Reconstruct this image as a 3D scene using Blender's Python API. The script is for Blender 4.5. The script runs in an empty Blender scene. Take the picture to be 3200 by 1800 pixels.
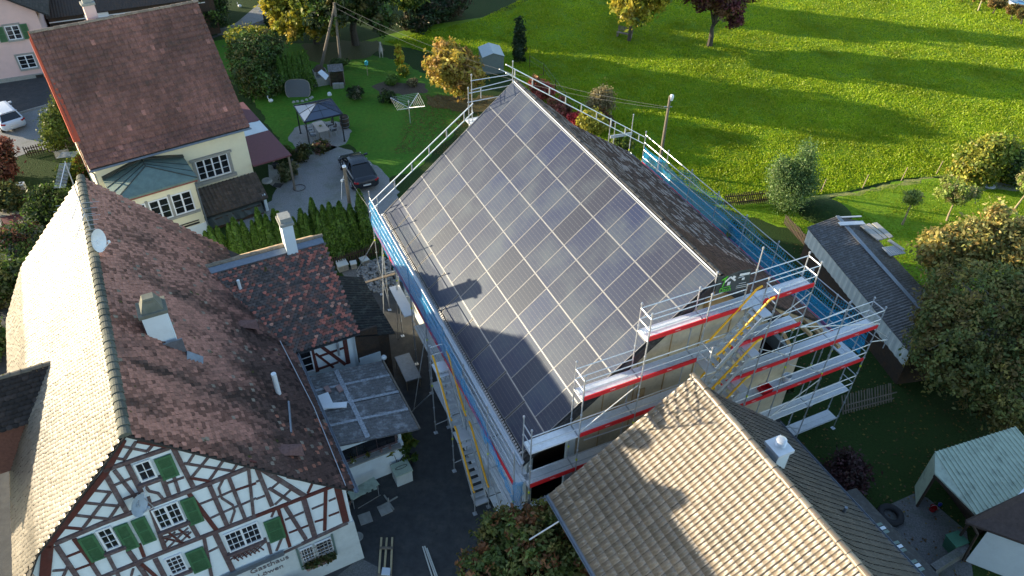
import bpy, math, random
import numpy as np
from mathutils import Vector, Matrix
random.seed(7)
sc = bpy.context.scene
COL = sc.collection
R_ = math.radians
# ---------------- camera, sky, sun, exposure ----------------
CAMH = 29.0; FPX = 2370.55; PITCH = R_(39.986); ROLL = R_(1.0586)
cam_d = bpy.data.cameras.new('camera'); cam = bpy.data.objects.new('camera', cam_d); COL.objects.link(cam); sc.camera = cam
cam_d.sensor_width = 36; cam_d.lens = FPX/3200*36; cam_d.clip_end = 2000; cam_d.clip_start = .3
_f = np.array([0, math.cos(PITCH), -math.sin(PITCH)]); _r = np.array([1., 0, 0]); _u = np.cross(_r, _f)
_r2 = math.cos(ROLL)*_r+math.sin(ROLL)*_u; _u2 = -math.sin(ROLL)*_r+math.cos(ROLL)*_u
RM = np.array([_r2, _u2, -_f])
cam.matrix_world = Matrix([[_r2[0], _u2[0], -_f[0], 0], [_r2[1], _u2[1], -_f[1], 0], [_r2[2], _u2[2], -_f[2], CAMH], [0, 0, 0, 1]])
SUN_AZ = -75.0; SUN_EL = 12.0
w = bpy.data.worlds.new('World'); sc.world = w; w.use_nodes = True
nt = w.node_tree; bg = nt.nodes['Background']
sky = nt.nodes.new('ShaderNodeTexSky'); sky.sky_type = 'NISHITA'; sky.sun_disc = False
sky.sun_elevation = R_(SUN_EL); sky.sun_rotation = R_(SUN_AZ % 360); sky.altitude = 450; sky.air_density = 1.0; sky.dust_density = .6; sky.ozone_density = 1.2
nt.links.new(sky.outputs[0], bg.inputs[0]); bg.inputs[1].default_value = .15
sl = bpy.data.lights.new('sun', 'SUN'); sl.energy = 4.3; sl.angle = R_(.55); sl.color = (1, .84, .58)
so = bpy.data.objects.new('sun', sl); COL.objects.link(so)
_sd = Vector((math.sin(R_(SUN_AZ))*math.cos(R_(SUN_EL)), math.cos(R_(SUN_AZ))*math.cos(R_(SUN_EL)), math.sin(R_(SUN_EL))))
so.rotation_euler = _sd.to_track_quat('Z', 'Y').to_euler(); so.location = (0, 0, 60)
vs = sc.view_settings; vs.view_transform = 'Standard'; vs.look = 'None'; vs.exposure = 1.55; vs.gamma = 1; vs.use_curve_mapping = False
sc.render.resolution_x = 1024; sc.render.resolution_y = 576
try: sc.cycles.max_bounces = 5; sc.cycles.transparent_max_bounces = 6
except Exception: pass

# ---------------- coordinates: ground survey of the village from sight lines ----------------
def ray(u, v): return [float(q) for q in RM.T @ np.array([(u-1600)/FPX, -(v-900)/FPX, -1.])]
def G(u, v, z=0.):
    d = ray(u, v); k = (z-CAMH)/d[2]; return Vector((d[0]*k, d[1]*k, z))
def c(cl, rw, x, y): return (cl*800+x/3.22, rw*450+y/3.22)
def g(cl, rw, x, y, z=0.): return G(*c(cl, rw, x, y), z)
class Fr:
    def __init__(s, o, a):
        s.o = Vector((o[0], o[1])); a = R_(a); s.a = a
        s.T = Vector((math.sin(a), math.cos(a))); s.S = Vector((math.cos(a), -math.sin(a)))
    def w(s, x, t, z): q = s.o+s.S*float(x)+s.T*float(t); return Vector((q.x, q.y, float(z)))
    def f(s, p): q = Vector((p[0], p[1]))-s.o; return (q@s.S, q@s.T, p[2])
    def onT(s, u, v, t=0):
        d = ray(u, v); P = s.o+s.T*float(t); k = (P@s.T)/(d[0]*s.T.x+d[1]*s.T.y); x = s.f((d[0]*k, d[1]*k, CAMH+d[2]*k)); return (x[0], x[2])
    def onS(s, u, v, x=0):
        d = ray(u, v); P = s.o+s.S*float(x); k = (P@s.S)/(d[0]*s.S.x+d[1]*s.S.y); q = s.f((d[0]*k, d[1]*k, CAMH+d[2]*k)); return (q[1], q[2])
FA = Fr(G(2602.5, 1338.5), -25.345)
FB = Fr((-6.074, 16.944), -28.4)
FC = Fr((-6.074, 16.944), 61.6)      # t = along the wing ridge, s = towards the yard
FD = Fr((-16.414, 42.205), -35.5)
FW = Fr((0, 0), 0)

# ---------------- helpers ----------------
OFF = {}
def props(o, label=None, cat=None, group=None, kind=None):
    if label: o['label'] = label
    if cat: o['category'] = cat
    if group: o['group'] = group
    if kind: o['kind'] = kind
    return o
def thing(name, label, cat, loc=(0, 0, 0), group=None):
    o = bpy.data.objects.new(name, None); COL.objects.link(o); o.location = loc; o.empty_display_size = .3
    OFF[o] = Vector(loc); return props(o, label, cat, group)
class MB:
    def __init__(s): s.v = []; s.f = []; s.c = []; s.cur = (1, 1, 1); s.m = []
    def face(s, pts, mi=0):
        n = len(s.v); s.v += [tuple(p) for p in pts]; s.f.append(tuple(range(n, n+len(pts)))); s.c += [s.cur]*len(pts); s.m.append(mi); return s
    def mesh(s, V, F, mi=0):
        n = len(s.v); s.v += [tuple(p) for p in V]; s.c += [s.cur]*len(V)
        for f in F: s.f.append(tuple(i+n for i in f)); s.m.append(mi)
        return s
    def hexa(s, b, t, mi=0):   # bottom and top rings
        k = len(b); V = list(b)+list(t); F = [tuple(range(k-1, -1, -1)), tuple(range(k, 2*k))]+[(i, (i+1) % k, k+(i+1) % k, k+i) for i in range(k)]
        return s.mesh(V, F, mi)
    def box(s, fr, x0, x1, t0, t1, z0, z1, mi=0):
        q = [(x0, t0), (x1, t0), (x1, t1), (x0, t1)]
        return s.hexa([fr.w(a, b, z0) for a, b in q], [fr.w(a, b, z1) for a, b in q], mi)
    def obox(s, p, q, wd, h, up=Vector((0, 0, 1)), mi=0):   # bar p->q, width wd, height h
        p = Vector(p); q = Vector(q); d = (q-p).normalized(); up = Vector(up)
        a = d.cross(up)
        if a.length < 1e-4: a = d.cross(Vector((1, 0, 0)))
        a.normalize(); b = a.cross(d).normalized(); a *= wd/2; b *= h/2
        return s.hexa([p-a-b, p+a-b, p+a+b, p-a+b], [q-a-b, q+a-b, q+a+b, q-a+b], mi)
    def tube(s, p, q, r, r2=None, n=6, mi=0):
        p = Vector(p); q = Vector(q); r2 = r if r2 is None else r2; d = (q-p).normalized()
        a = d.cross(Vector((0, 0, 1)))
        if a.length < 1e-3: a = Vector((1, 0, 0))
        a.normalize(); b = d.cross(a)
        B = [p+(a*math.cos(i*2*math.pi/n)+b*math.sin(i*2*math.pi/n))*r for i in range(n)]
        T = [q+(a*math.cos(i*2*math.pi/n)+b*math.sin(i*2*math.pi/n))*r2 for i in range(n)]
        return s.hexa(B, T, mi)
    def path(s, pts, r, n=6):
        for a, b in zip(pts, pts[1:]): s.tube(a, b, r, n=n)
        return s
    def lathe(s, cx, prof, n=16, mi=0):   # prof [(r,z)]
        cx = Vector(cx); V = []; F = []
        for r, z in prof:
            V += [cx+Vector((r*math.cos(i*2*math.pi/n), r*math.sin(i*2*math.pi/n), z)) for i in range(n)]
        for k in range(len(prof)-1):
            F += [(k*n+i, k*n+(i+1) % n, (k+1)*n+(i+1) % n, (k+1)*n+i) for i in range(n)]
        return s.mesh(V, F, mi)
    def build(s, name, mat, parent=None, smooth=False, label=None):
        off = OFF.get(parent, Vector((0, 0, 0)))
        me = bpy.data.meshes.new(name)
        V = [(p[0]-off.x, p[1]-off.y, p[2]-off.z) for p in s.v]
        me.from_pydata(V, [], s.f)
        for m in (mat if isinstance(mat, (list, tuple)) else [mat]): me.materials.append(m)
        if len(set(s.m)) > 1 or (s.m and s.m[0]): me.polygons.foreach_set('material_index', s.m)
        if any(k != (1, 1, 1) for k in s.c[:1]+s.c[-1:]):
            at = me.color_attributes.new('Col', 'FLOAT_COLOR', 'POINT'); at.data.foreach_set('color', np.array([(*k, 1) for k in s.c], dtype=np.float32).ravel())
        if smooth: me.polygons.foreach_set('use_smooth', [True]*len(me.polygons))
        me.update(); o = bpy.data.objects.new(name, me); COL.objects.link(o); o.parent = parent; OFF[o] = off
        if label: o['label'] = label
        return o
def npmesh(name, V, F, C, mat, parent=None, smooth=False):
    V = np.asarray(V, dtype=np.float32); F = np.asarray(F, dtype=np.int32); k = F.shape[1]
    off = OFF.get(parent, Vector((0, 0, 0))); V = V-np.array(off, dtype=np.float32)
    me = bpy.data.meshes.new(name); me.vertices.add(len(V)); me.vertices.foreach_set('co', V.ravel())
    me.loops.add(F.size); me.loops.foreach_set('vertex_index', F.ravel())
    me.polygons.add(len(F)); me.polygons.foreach_set('loop_start', np.arange(0, F.size, k, dtype=np.int32))
    try: me.polygons.foreach_set('loop_total', np.full(len(F), k, dtype=np.int32))
    except Exception: pass
    if C is not None:
        at = me.color_attributes.new('Col', 'FLOAT_COLOR', 'POINT'); CC = np.ones((len(V), 4), dtype=np.float32); CC[:, :3] = C; at.data.foreach_set('color', CC.ravel())
    if smooth: me.polygons.foreach_set('use_smooth', np.ones(len(F), dtype=bool))
    me.materials.append(mat); me.update(calc_edges=True); me.validate()
    o = bpy.data.objects.new(name, me); COL.objects.link(o); o.parent = parent; OFF[o] = off; return o
def copy_tree(o, parent=None):
    k = o.copy(); COL.objects.link(k); k.parent = parent; OFF[k] = OFF.get(o, Vector((0, 0, 0)))
    for ch in list(o.children): copy_tree(ch, k)
    return k

# ---------------- materials ----------------
def mat(name, col=(.5, .5, .5), rough=.7, var=.12, scale=6., bump=0., bscale=40., metal=0., spec=.5, vcol=False, dirt=None, dscale=1.2, damt=.5, coord='o', alpha=1., trans=0., extra=None):
    m = bpy.data.materials.new(name); m.use_nodes = True; N = m.node_tree.nodes; L = m.node_tree.links
    b = N['Principled BSDF']; b.inputs['Roughness'].default_value = rough; b.inputs['Metallic'].default_value = metal
    b.inputs['Specular IOR Level'].default_value = spec
    geo = N.new('ShaderNodeNewGeometry'); P = geo.outputs['Position']
    base = N.new('ShaderNodeRGB'); base.outputs[0].default_value = (*col, 1); src = base.outputs[0]
    if vcol:
        a = N.new('ShaderNodeAttribute'); a.attribute_name = 'Col'; mx = N.new('ShaderNodeMix'); mx.data_type = 'RGBA'; mx.blend_type = 'MULTIPLY'; mx.inputs[0].default_value = 1
        L.new(src, mx.inputs[6]); L.new(a.outputs['Color'], mx.inputs[7]); src = mx.outputs[2]
    n1 = N.new('ShaderNodeTexNoise'); n1.inputs['Scale'].default_value = scale; n1.inputs['Detail'].default_value = 6; n1.inputs['Roughness'].default_value = .65; L.new(P, n1.inputs['Vector'])
    mr = N.new('ShaderNodeMapRange'); mr.inputs[1].default_value = .25; mr.inputs[2].default_value = .75; mr.inputs[3].default_value = 1-var; mr.inputs[4].default_value = 1+var
    L.new(n1.outputs[0], mr.inputs[0]); vm = N.new('ShaderNodeVectorMath'); vm.operation = 'SCALE'; L.new(src, vm.inputs[0]); L.new(mr.outputs[0], vm.inputs['Scale']); src = vm.outputs[0]
    if dirt:
        n2 = N.new('ShaderNodeTexNoise'); n2.inputs['Scale'].default_value = dscale; n2.inputs['Detail'].default_value = 8; n2.inputs['Roughness'].default_value = .7; L.new(P, n2.inputs['Vector'])
        r2 = N.new('ShaderNodeMapRange'); r2.inputs[1].default_value = .5; r2.inputs[2].default_value = .72; r2.inputs[4].default_value = damt; L.new(n2.outputs[0], r2.inputs[0])
        mx = N.new('ShaderNodeMix'); mx.data_type = 'RGBA'; L.new(r2.outputs[0], mx.inputs[0]); L.new(src, mx.inputs[6]); mx.inputs[7].default_value = (*dirt, 1); src = mx.outputs[2]
    if extra: src = extra(N, L, P, src, b)
    L.new(src, b.inputs['Base Color'])
    if bump:
        nb = N.new('ShaderNodeTexNoise'); nb.inputs['Scale'].default_value = bscale; nb.inputs['Detail'].default_value = 5; L.new(P, nb.inputs['Vector'])
        bp = N.new('ShaderNodeBump'); bp.inputs['Strength'].default_value = 1; bp.inputs['Distance'].default_value = bump; L.new(nb.outputs[0], bp.inputs['Height']); L.new(bp.outputs[0], b.inputs['Normal'])
    if alpha < 1: b.inputs['Alpha'].default_value = alpha
    if trans: b.inputs['Transmission Weight'].default_value = trans
    return m
def leafmat(name, col, tr=.35, var=.35):
    m = bpy.data.materials.new(name); m.use_nodes = True; N = m.node_tree.nodes; L = m.node_tree.links
    out = N['Material Output']; N.remove(N['Principled BSDF'])
    a = N.new('ShaderNodeAttribute'); a.attribute_name = 'Col'
    mx = N.new('ShaderNodeMix'); mx.data_type = 'RGBA'; mx.blend_type = 'MULTIPLY'; mx.inputs[0].default_value = 1; mx.inputs[6].default_value = (*col, 1); L.new(a.outputs['Color'], mx.inputs[7])
    d = N.new('ShaderNodeBsdfDiffuse'); t = N.new('ShaderNodeBsdfTranslucent'); gl = N.new('ShaderNodeBsdfGlossy'); gl.inputs['Roughness'].default_value = .45; gl.inputs['Color'].default_value = (.5, .5, .45, 1)
    L.new(mx.outputs[2], d.inputs[0]); L.new(mx.outputs[2], t.inputs[0])
    s1 = N.new('ShaderNodeMixShader'); s1.inputs[0].default_value = tr; L.new(d.outputs[0], s1.inputs[1]); L.new(t.outputs[0], s1.inputs[2])
    s2 = N.new('ShaderNodeMixShader'); s2.inputs[0].default_value = .04; L.new(s1.outputs[0], s2.inputs[1]); L.new(gl.outputs[0], s2.inputs[2]); L.new(s2.outputs[0], out.inputs[0])
    return m
def ex_moss(N, L, P, src, b):
    n = N.new('ShaderNodeTexNoise'); n.inputs['Scale'].default_value = 3.2; n.inputs['Detail'].default_value = 3; L.new(P, n.inputs['Vector'])
    r = N.new('ShaderNodeMapRange'); r.inputs[1].default_value = .70; r.inputs[2].default_value = .74; L.new(n.outputs[0], r.inputs[0])
    mx = N.new('ShaderNodeMix'); mx.data_type = 'RGBA'; L.new(r.outputs[0], mx.inputs[0]); L.new(src, mx.inputs[6]); mx.inputs[7].default_value = (.06, .06, .012, 1); return mx.outputs[2]
def ex_spots(N, L, P, src, b):
    n = N.new('ShaderNodeTexVoronoi'); n.inputs['Scale'].default_value = 4.5; L.new(P, n.inputs['Vector'])
    r = N.new('ShaderNodeMapRange'); r.inputs[1].default_value = .10; r.inputs[2].default_value = .06; L.new(n.outputs['Distance'], r.inputs[0])
    sx = N.new('ShaderNodeSeparateColor'); L.new(n.outputs['Color'], sx.inputs[0]); t = N.new('ShaderNodeMath'); t.operation = 'GREATER_THAN'; t.inputs[1].default_value = .55; L.new(sx.outputs[0], t.inputs[0])
    k = N.new('ShaderNodeMath'); k.operation = 'MULTIPLY'; L.new(r.outputs[0], k.inputs[0]); L.new(t.outputs[0], k.inputs[1])
    mx = N.new('ShaderNodeMix'); mx.data_type = 'RGBA'; L.new(k.outputs[0], mx.inputs[0]); L.new(src, mx.inputs[6]); mx.inputs[7].default_value = (.42, .42, .38, 1); return mx.outputs[2]
def ex_grass(N, L, P, src, b):
    out = src
    for sc_, lo, hi, colr, amt in ((.35, .42, .7, (.16, .23, .014), .8), (1.6, .48, .66, (.055, .140, .010), .6), (7., .50, .68, (.18, .23, .02), .45), (.12, .45, .6, (.14, .21, .014), .5), (.5, .60, .72, (.20, .20, .06), .4)):
        n = N.new('ShaderNodeTexNoise'); n.inputs['Scale'].default_value = sc_; n.inputs['Detail'].default_value = 5; L.new(P, n.inputs['Vector'])
        r = N.new('ShaderNodeMapRange'); r.inputs[1].default_value = lo; r.inputs[2].default_value = hi; r.inputs[4].default_value = amt; L.new(n.outputs[0], r.inputs[0])
        mx = N.new('ShaderNodeMix'); mx.data_type = 'RGBA'; L.new(r.outputs[0], mx.inputs[0]); L.new(out, mx.inputs[6]); mx.inputs[7].default_value = (*colr, 1); out = mx.outputs[2]
    nb1 = N.new('ShaderNodeTexNoise'); nb1.inputs['Scale'].default_value = 3.0; nb1.inputs['Detail'].default_value = 9; nb1.inputs['Roughness'].default_value = .75; L.new(P, nb1.inputs['Vector'])
    bp = N.new('ShaderNodeBump'); bp.inputs['Distance'].default_value = .10; L.new(nb1.outputs[0], bp.inputs['Height']); L.new(bp.outputs[0], b.inputs['Normal'])
    return out
def ex_panel(N, L, P, src, b):
    tc = N.new('ShaderNodeTexCoord'); sp = N.new('ShaderNodeSeparateXYZ'); L.new(tc.outputs['Object'], sp.inputs[0])
    def line(sock, period, width):
        a = N.new('ShaderNodeMath'); a.operation = 'PINGPONG'; a.inputs[1].default_value = period/2; L.new(sock, a.inputs[0])
        q = N.new('ShaderNodeMath'); q.operation = 'LESS_THAN'; q.inputs[1].default_value = width; L.new(a.outputs[0], q.inputs[0]); return q.outputs[0]
    l1 = line(sp.outputs[1], .168, .006); l2 = line(sp.outputs[0], .182, .075)
    k = N.new('ShaderNodeMath'); k.operation = 'MULTIPLY'; L.new(l1, k.inputs[0]); L.new(l2, k.inputs[1])
    oi = N.new('ShaderNodeObjectInfo')
    n = N.new('ShaderNodeTexNoise'); n.inputs['Scale'].default_value = .55; n.inputs['Detail'].default_value = 7; n.inputs['Roughness'].default_value = .6; L.new(P, n.inputs['Vector'])
    ad = N.new('ShaderNodeMath'); ad.operation = 'MULTIPLY_ADD'; ad.inputs[1].default_value = .16; L.new(oi.outputs['Random'], ad.inputs[0]); L.new(n.outputs[0], ad.inputs[2])
    r = N.new('ShaderNodeMapRange'); r.inputs[1].default_value = .53; r.inputs[2].default_value = .80; r.inputs[3].default_value = .0; r.inputs[4].default_value = .62; L.new(ad.outputs[0], r.inputs[0])
    cr = N.new('ShaderNodeMix'); cr.data_type = 'RGBA'; cr.inputs[6].default_value = (.012, .012, .028, 1); cr.inputs[7].default_value = (.006, .012, .052, 1); L.new(oi.outputs['Random'], cr.inputs[0])
    mx = N.new('ShaderNodeMix'); mx.data_type = 'RGBA'; L.new(r.outputs[0], mx.inputs[0]); L.new(cr.outputs[2], mx.inputs[6]); mx.inputs[7].default_value = (.050, .064, .078, 1)
    m2 = N.new('ShaderNodeMix'); m2.data_type = 'RGBA'; L.new(k.outputs[0], m2.inputs[0]); L.new(mx.outputs[2], m2.inputs[6]); m2.inputs[7].default_value = (.085, .08, .085, 1)
    rr = N.new('ShaderNodeMapRange'); rr.inputs[3].default_value = .36; rr.inputs[4].default_value = .54; L.new(n.outputs[0], rr.inputs[0]); L.new(rr.outputs[0], b.inputs['Roughness'])
    b.inputs['Specular Tint'].default_value = (.72, .86, 1, 1); b.inputs['Coat Roughness'].default_value = .06
    return m2.outputs[2]
def ex_wave(ax, period, dark):
    def f(N, L, P, src, b):
        sp = N.new('ShaderNodeSeparateXYZ'); tc = N.new('ShaderNodeTexCoord'); L.new(tc.outputs['Object'], sp.inputs[0])
        a = N.new('ShaderNodeMath'); a.operation = 'PINGPONG'; a.inputs[1].default_value = period/2; L.new(sp.outputs[ax], a.inputs[0])
        q = N.new('ShaderNodeMath'); q.operation = 'LESS_THAN'; q.inputs[1].default_value = period*.06; L.new(a.outputs[0], q.inputs[0])
        mx = N.new('ShaderNodeMix'); mx.data_type = 'RGBA'; L.new(q.outputs[0], mx.inputs[0]); L.new(src, mx.inputs[6]); mx.inputs[7].default_value = (*dark, 1); return mx.outputs[2]
    return f
M = {}
M['grass'] = mat('meadow grass', (.12, .24, .010), .85, .2, 12, extra=ex_grass, spec=.15)
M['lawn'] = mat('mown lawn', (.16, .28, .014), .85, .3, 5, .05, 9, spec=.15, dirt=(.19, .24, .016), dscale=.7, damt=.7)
M['glawn'] = mat('shaded garden lawn', (.055, .15, .014), .85, .35, 4, .05, 9, spec=.15, dirt=(.11, .15, .016), dscale=.9, damt=.6)  # copy of the lawn with the garden's shade painted into a darker base
M['dry'] = mat('dry mown strip', (.24, .24, .06), .9, .4, 5, .06, 9, dirt=(.10, .16, .02), dscale=1.5, damt=.9)
M['dkgrass'] = mat('shaded lawn with leaves', (.022, .048, .010), .9, .4, 9, .06, 12, spec=.15, dirt=(.10, .05, .02), dscale=14, damt=.35)  # shade is painted into this near-black green; the brown flecks are leaves
M['asphalt'] = mat('asphalt', (.042, .044, .047), .85, .35, 3, .012, 60, dirt=(.095, .09, .082), dscale=1.1, damt=.7)
M['gravel'] = mat('gravel', (.23, .23, .23), .9, .45, 14, .03, 25, dirt=(.09, .11, .05), dscale=.6, damt=.55)
M['gravel2'] = mat('dark gravel', (.13, .13, .13), .9, .5, 14, .03, 25, dirt=(.05, .07, .03), dscale=.8, damt=.6)
M['path'] = mat('pale path', (.30, .29, .26), .9, .25, 8, .01, 30)
M['soil'] = mat('soil', (.07, .055, .04), .95, .4, 6, .05, 18)
M['leaflitter'] = mat('fallen leaves', (.08, .07, .02), .9, .5, 9, .05, 18, dirt=(.30, .16, .03), dscale=12, damt=.9)
M['concrete'] = mat('concrete', (.30, .30, .28), .85, .2, 5, .006, 30, dirt=(.16, .16, .15), dscale=1.5, damt=.6)
M['formwork'] = mat('beige facing boards', (.60, .50, .36), .8, .12, 4, .004, 20, dirt=(.30, .24, .16), dscale=.9, damt=.6)
M['osb'] = mat('raw timber board', (.45, .30, .15), .8, .2, 5)
M['white'] = mat('white plaster', (.66, .73, .77), .85, .05, 3, .004, 30, dirt=(.48, .52, .54), dscale=.9, damt=.5)
M['plaster'] = mat('pale grey plaster', (.50, .54, .54), .85, .08, 3, .004, 30, dirt=(.30, .33, .32), dscale=1.2, damt=.5)
M['yellow'] = mat('cream yellow plaster', (.70, .66, .49), .85, .05, 2, .004, 30)
M['pink'] = mat('pink plaster', (.62, .44, .42), .85, .06, 2, .006, 30)
M['stone'] = mat('grey stone', (.27, .27, .25), .85, .2, 8, .01, 20)
M['beam'] = mat('weathered dark red timber', (.100, .064, .066), .8, .4, 8, .008, 30, dirt=(.19, .18, .19), dscale=3, damt=.8)
M['beamred'] = mat('oxblood painted timber', (.095, .022, .018), .7, .3, 8, .004, 30, dirt=(.09, .05, .045), dscale=3, damt=.8)
M['shutter'] = mat('green painted wood', (.028, .090, .038), .65, .2, 12, dirt=(.08, .18, .10), dscale=5, damt=.5, extra=ex_wave(2, .07, (.015, .06, .02)))
M['shutterf'] = mat('green shutter frame', (.045, .135, .06), .65, .2, 12)
M['glass'] = mat('dark window glass', (.012, .014, .018), .08, .1, 2, spec=.7)
M['sash'] = mat('white window paint', (.70, .72, .75), .5, .05, 5)
M['tile'] = mat('clay tile', (1, 1, 1), .75, .35, 12, .006, 40, vcol=True, spec=.2, extra=ex_moss)
M['tileN'] = mat('weathered flat tile', (1, 1, 1), .9, .3, 12, .006, 40, vcol=True, spec=.06)
M['tileL'] = mat('bleached lichened clay tile', (1, 1, 1), .40, .35, 9, .008, 35, vcol=True, spec=1.0, dirt=(.10, .085, .07), dscale=1.6, damt=.5)
M['tileE'] = mat('concrete tile', (1, 1, 1), .42, .25, 14, .004, 60, vcol=True, spec=1.0, extra=ex_spots)
M['tileD'] = mat('old red pantile', (1, 1, 1), .65, .35, 12, .006, 40, vcol=True, dirt=(.05, .045, .035), dscale=2.5, damt=.7)
M['under'] = mat('dark roof underlay', (.03, .027, .025), .9)
M['panel'] = mat('dusty solar glass', (.02, .02, .03), .4, .05, 3, extra=ex_panel, spec=.34)
M['pframe'] = mat('anodised panel frame', (.20, .20, .21), .45, .05, 4, metal=.5)
M['black'] = mat('black membrane', (.012, .012, .013), .6, .3, 5, dirt=(.2, .2, .2), dscale=6, damt=.3)
M['galv'] = mat('galvanised steel', (.50, .52, .55), .42, .12, 9, metal=.65)
M['deck'] = mat('steel scaffold planking', (.72, .74, .76), .55, .12, 8, .006, 70, metal=.15, dirt=(.45, .45, .45), dscale=1.6, damt=.5)
M['red'] = mat('red toe board paint', (.62, .015, .022), .45, .08, 4, dirt=(.40, .02, .02), dscale=2, damt=.4)
M['yel'] = mat('yellow handrail paint', (.80, .40, .015), .45, .08, 4)
M['lime'] = mat('lime clip', (.65, .75, .02), .5)
M['alu'] = mat('aluminium', (.62, .64, .66), .38, .08, 4, metal=.6)
M['rail'] = mat('glint strip metal', (.30, .31, .31), .38, .05, 6, metal=.55)
M['gutter'] = mat('zinc gutter', (.20, .23, .27), .45, .2, 6, metal=.6)
M['net'] = None
M['wood'] = mat('fresh timber', (.45, .37, .22), .75, .15, 8)
M['side'] = mat('pale ribbed side sheet', (.62, .66, .64), .5, .08, 4)
M['oldwood'] = mat('old grey wood', (.17, .14, .11), .85, .3, 8, .005, 30)
M['dkwood'] = mat('dark brown wood', (.045, .03, .022), .8, .4, 8, .005, 30, dirt=(.11, .045, .012), dscale=2, damt=.5)
M['corr'] = mat('lichened fibre cement', (.13, .125, .125), .8, .5, 14, dirt=(.44, .46, .48), dscale=2.6, damt=.8)
M['corr2'] = mat('dark fibre cement', (.105, .100, .098), .75, .45, 10, dirt=(.34, .37, .40), dscale=4, damt=.5)
M['thatch'] = mat('black mossy sheet', (.022, .021, .018), .9, .5, 10, .01, 20, dirt=(.16, .16, .13), dscale=3.5, damt=.5)
M['palegreen'] = mat('pale green sheet metal', (.42, .50, .40), .5, .1, 3, dirt=(.10, .12, .09), dscale=2.0, damt=.6)
M['patina'] = mat('green copper patina', (.11, .165, .15), .6, .3, 2.5, .003, 20, dirt=(.14, .22, .19), dscale=1.3, damt=.8)
M['copperdk'] = mat('dark weathered sheet', (.035, .045, .042), .6, .3, 4)
M['maroon'] = mat('maroon bitumen sheet', (.13, .045, .055), .8, .15, 6)
M['orange'] = mat('red brown gable board', (.42, .075, .03), .6, .1, 4)
M['zincwhite'] = mat('pale corrugated sheet', (.55, .60, .66), .5, .05, 4)
M['terracotta'] = mat('terracotta', (.30, .19, .17), .8, .1, 5)
M['whitepl'] = mat('white plastic', (.72, .74, .76), .5, .05, 5)
M['dishgrey'] = mat('grey dish', (.33, .40, .47), .5)
M['carpaint'] = mat('dark grey car paint', (.045, .05, .06), .25, .05, 3, metal=.5)
M['carwhite'] = mat('white car paint', (.60, .66, .74), .3, .03, 3)
M['carglass'] = mat('car glass', (.008, .009, .011), .05, .05, 3, spec=.8)
M['rubber'] = mat('rubber', (.02, .02, .022), .8)
M['lampred'] = mat('red lamp lens', (.35, .01, .015), .25)
M['plate'] = mat('number plate', (.6, .62, .64), .5)
M['greenpl'] = mat('green plastic', (.05, .16, .10), .6)
M['bark'] = mat('bark', (.06, .05, .04), .9, .4, 10, .01, 20)
M['barkw'] = mat('pale grey branches', (.22, .20, .16), .9, .3, 10)
M['barkp'] = mat('pale stake', (.33, .26, .17), .9, .3, 10, .01, 20)
M['fur'] = mat('pale fur', (.40, .36, .30), .9, .25, 12)
M['blue'] = mat('gazebo roofing', (.06, .08, .13), .13, .06, 3, spec=.9)
M['text'] = mat('faded brown lettering', (.13, .10, .10), .8)
M['textw'] = mat('white lettering', (.75, .75, .75), .6)
M['textg'] = mat('green lettering', (.10, .50, .03), .6)
M['banner'] = mat('charcoal banner', (.055, .065, .065), .6, .08, 3)
M['stones'] = mat('rubble', (.22, .23, .24), .9, .5, 8)
M['wirem'] = mat('wire', (.16, .16, .16), .6)
M['teal'] = mat('teal paint', (.05, .40, .45), .6)
# netting: woven cover, half open, lets light through
def netmat(name, col, cell, open_):
    m = bpy.data.materials.new(name); m.use_nodes = True; N = m.node_tree.nodes; L = m.node_tree.links; N.remove(N['Principled BSDF']); out = N['Material Output']
    df = N.new('ShaderNodeBsdfDiffuse'); tl = N.new('ShaderNodeBsdfTranslucent'); tp = N.new('ShaderNodeBsdfTransparent'); df.inputs[0].default_value = (*col, 1); tl.inputs[0].default_value = (*col, 1)
    m1 = N.new('ShaderNodeMixShader'); m1.inputs[0].default_value = .45; L.new(df.outputs[0], m1.inputs[1]); L.new(tl.outputs[0], m1.inputs[2]); m2 = N.new('ShaderNodeMixShader'); L.new(tp.outputs[0], m2.inputs[1]); L.new(m1.outputs[0], m2.inputs[2]); L.new(m2.outputs[0], out.inputs[0])
    tc = N.new('ShaderNodeAttribute'); tc.attribute_name = 'Col'; sp = N.new('ShaderNodeSeparateColor'); L.new(tc.outputs['Color'], sp.inputs[0]); socks = []
    for i in (0, 1):
        mu = N.new('ShaderNodeMath'); mu.operation = 'MULTIPLY'; mu.inputs[1].default_value = 100; L.new(sp.outputs[i], mu.inputs[0])
        a = N.new('ShaderNodeMath'); a.operation = 'PINGPONG'; a.inputs[1].default_value = cell/2; L.new(mu.outputs[0], a.inputs[0])
        q = N.new('ShaderNodeMath'); q.operation = 'LESS_THAN'; q.inputs[1].default_value = cell/2*(1-open_); L.new(a.outputs[0], q.inputs[0]); socks.append(q.outputs[0])
    mxx = N.new('ShaderNodeMath'); mxx.operation = 'MAXIMUM'; L.new(socks[0], mxx.inputs[0]); L.new(socks[1], mxx.inputs[1]); L.new(mxx.outputs[0], m2.inputs[0])
    return m
M['net'] = netmat('blue debris netting', (.035, .36, .74), .05, .76)
M['netopen'] = netmat('blue knotted net', (.03, .24, .42), .16, .82)
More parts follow.
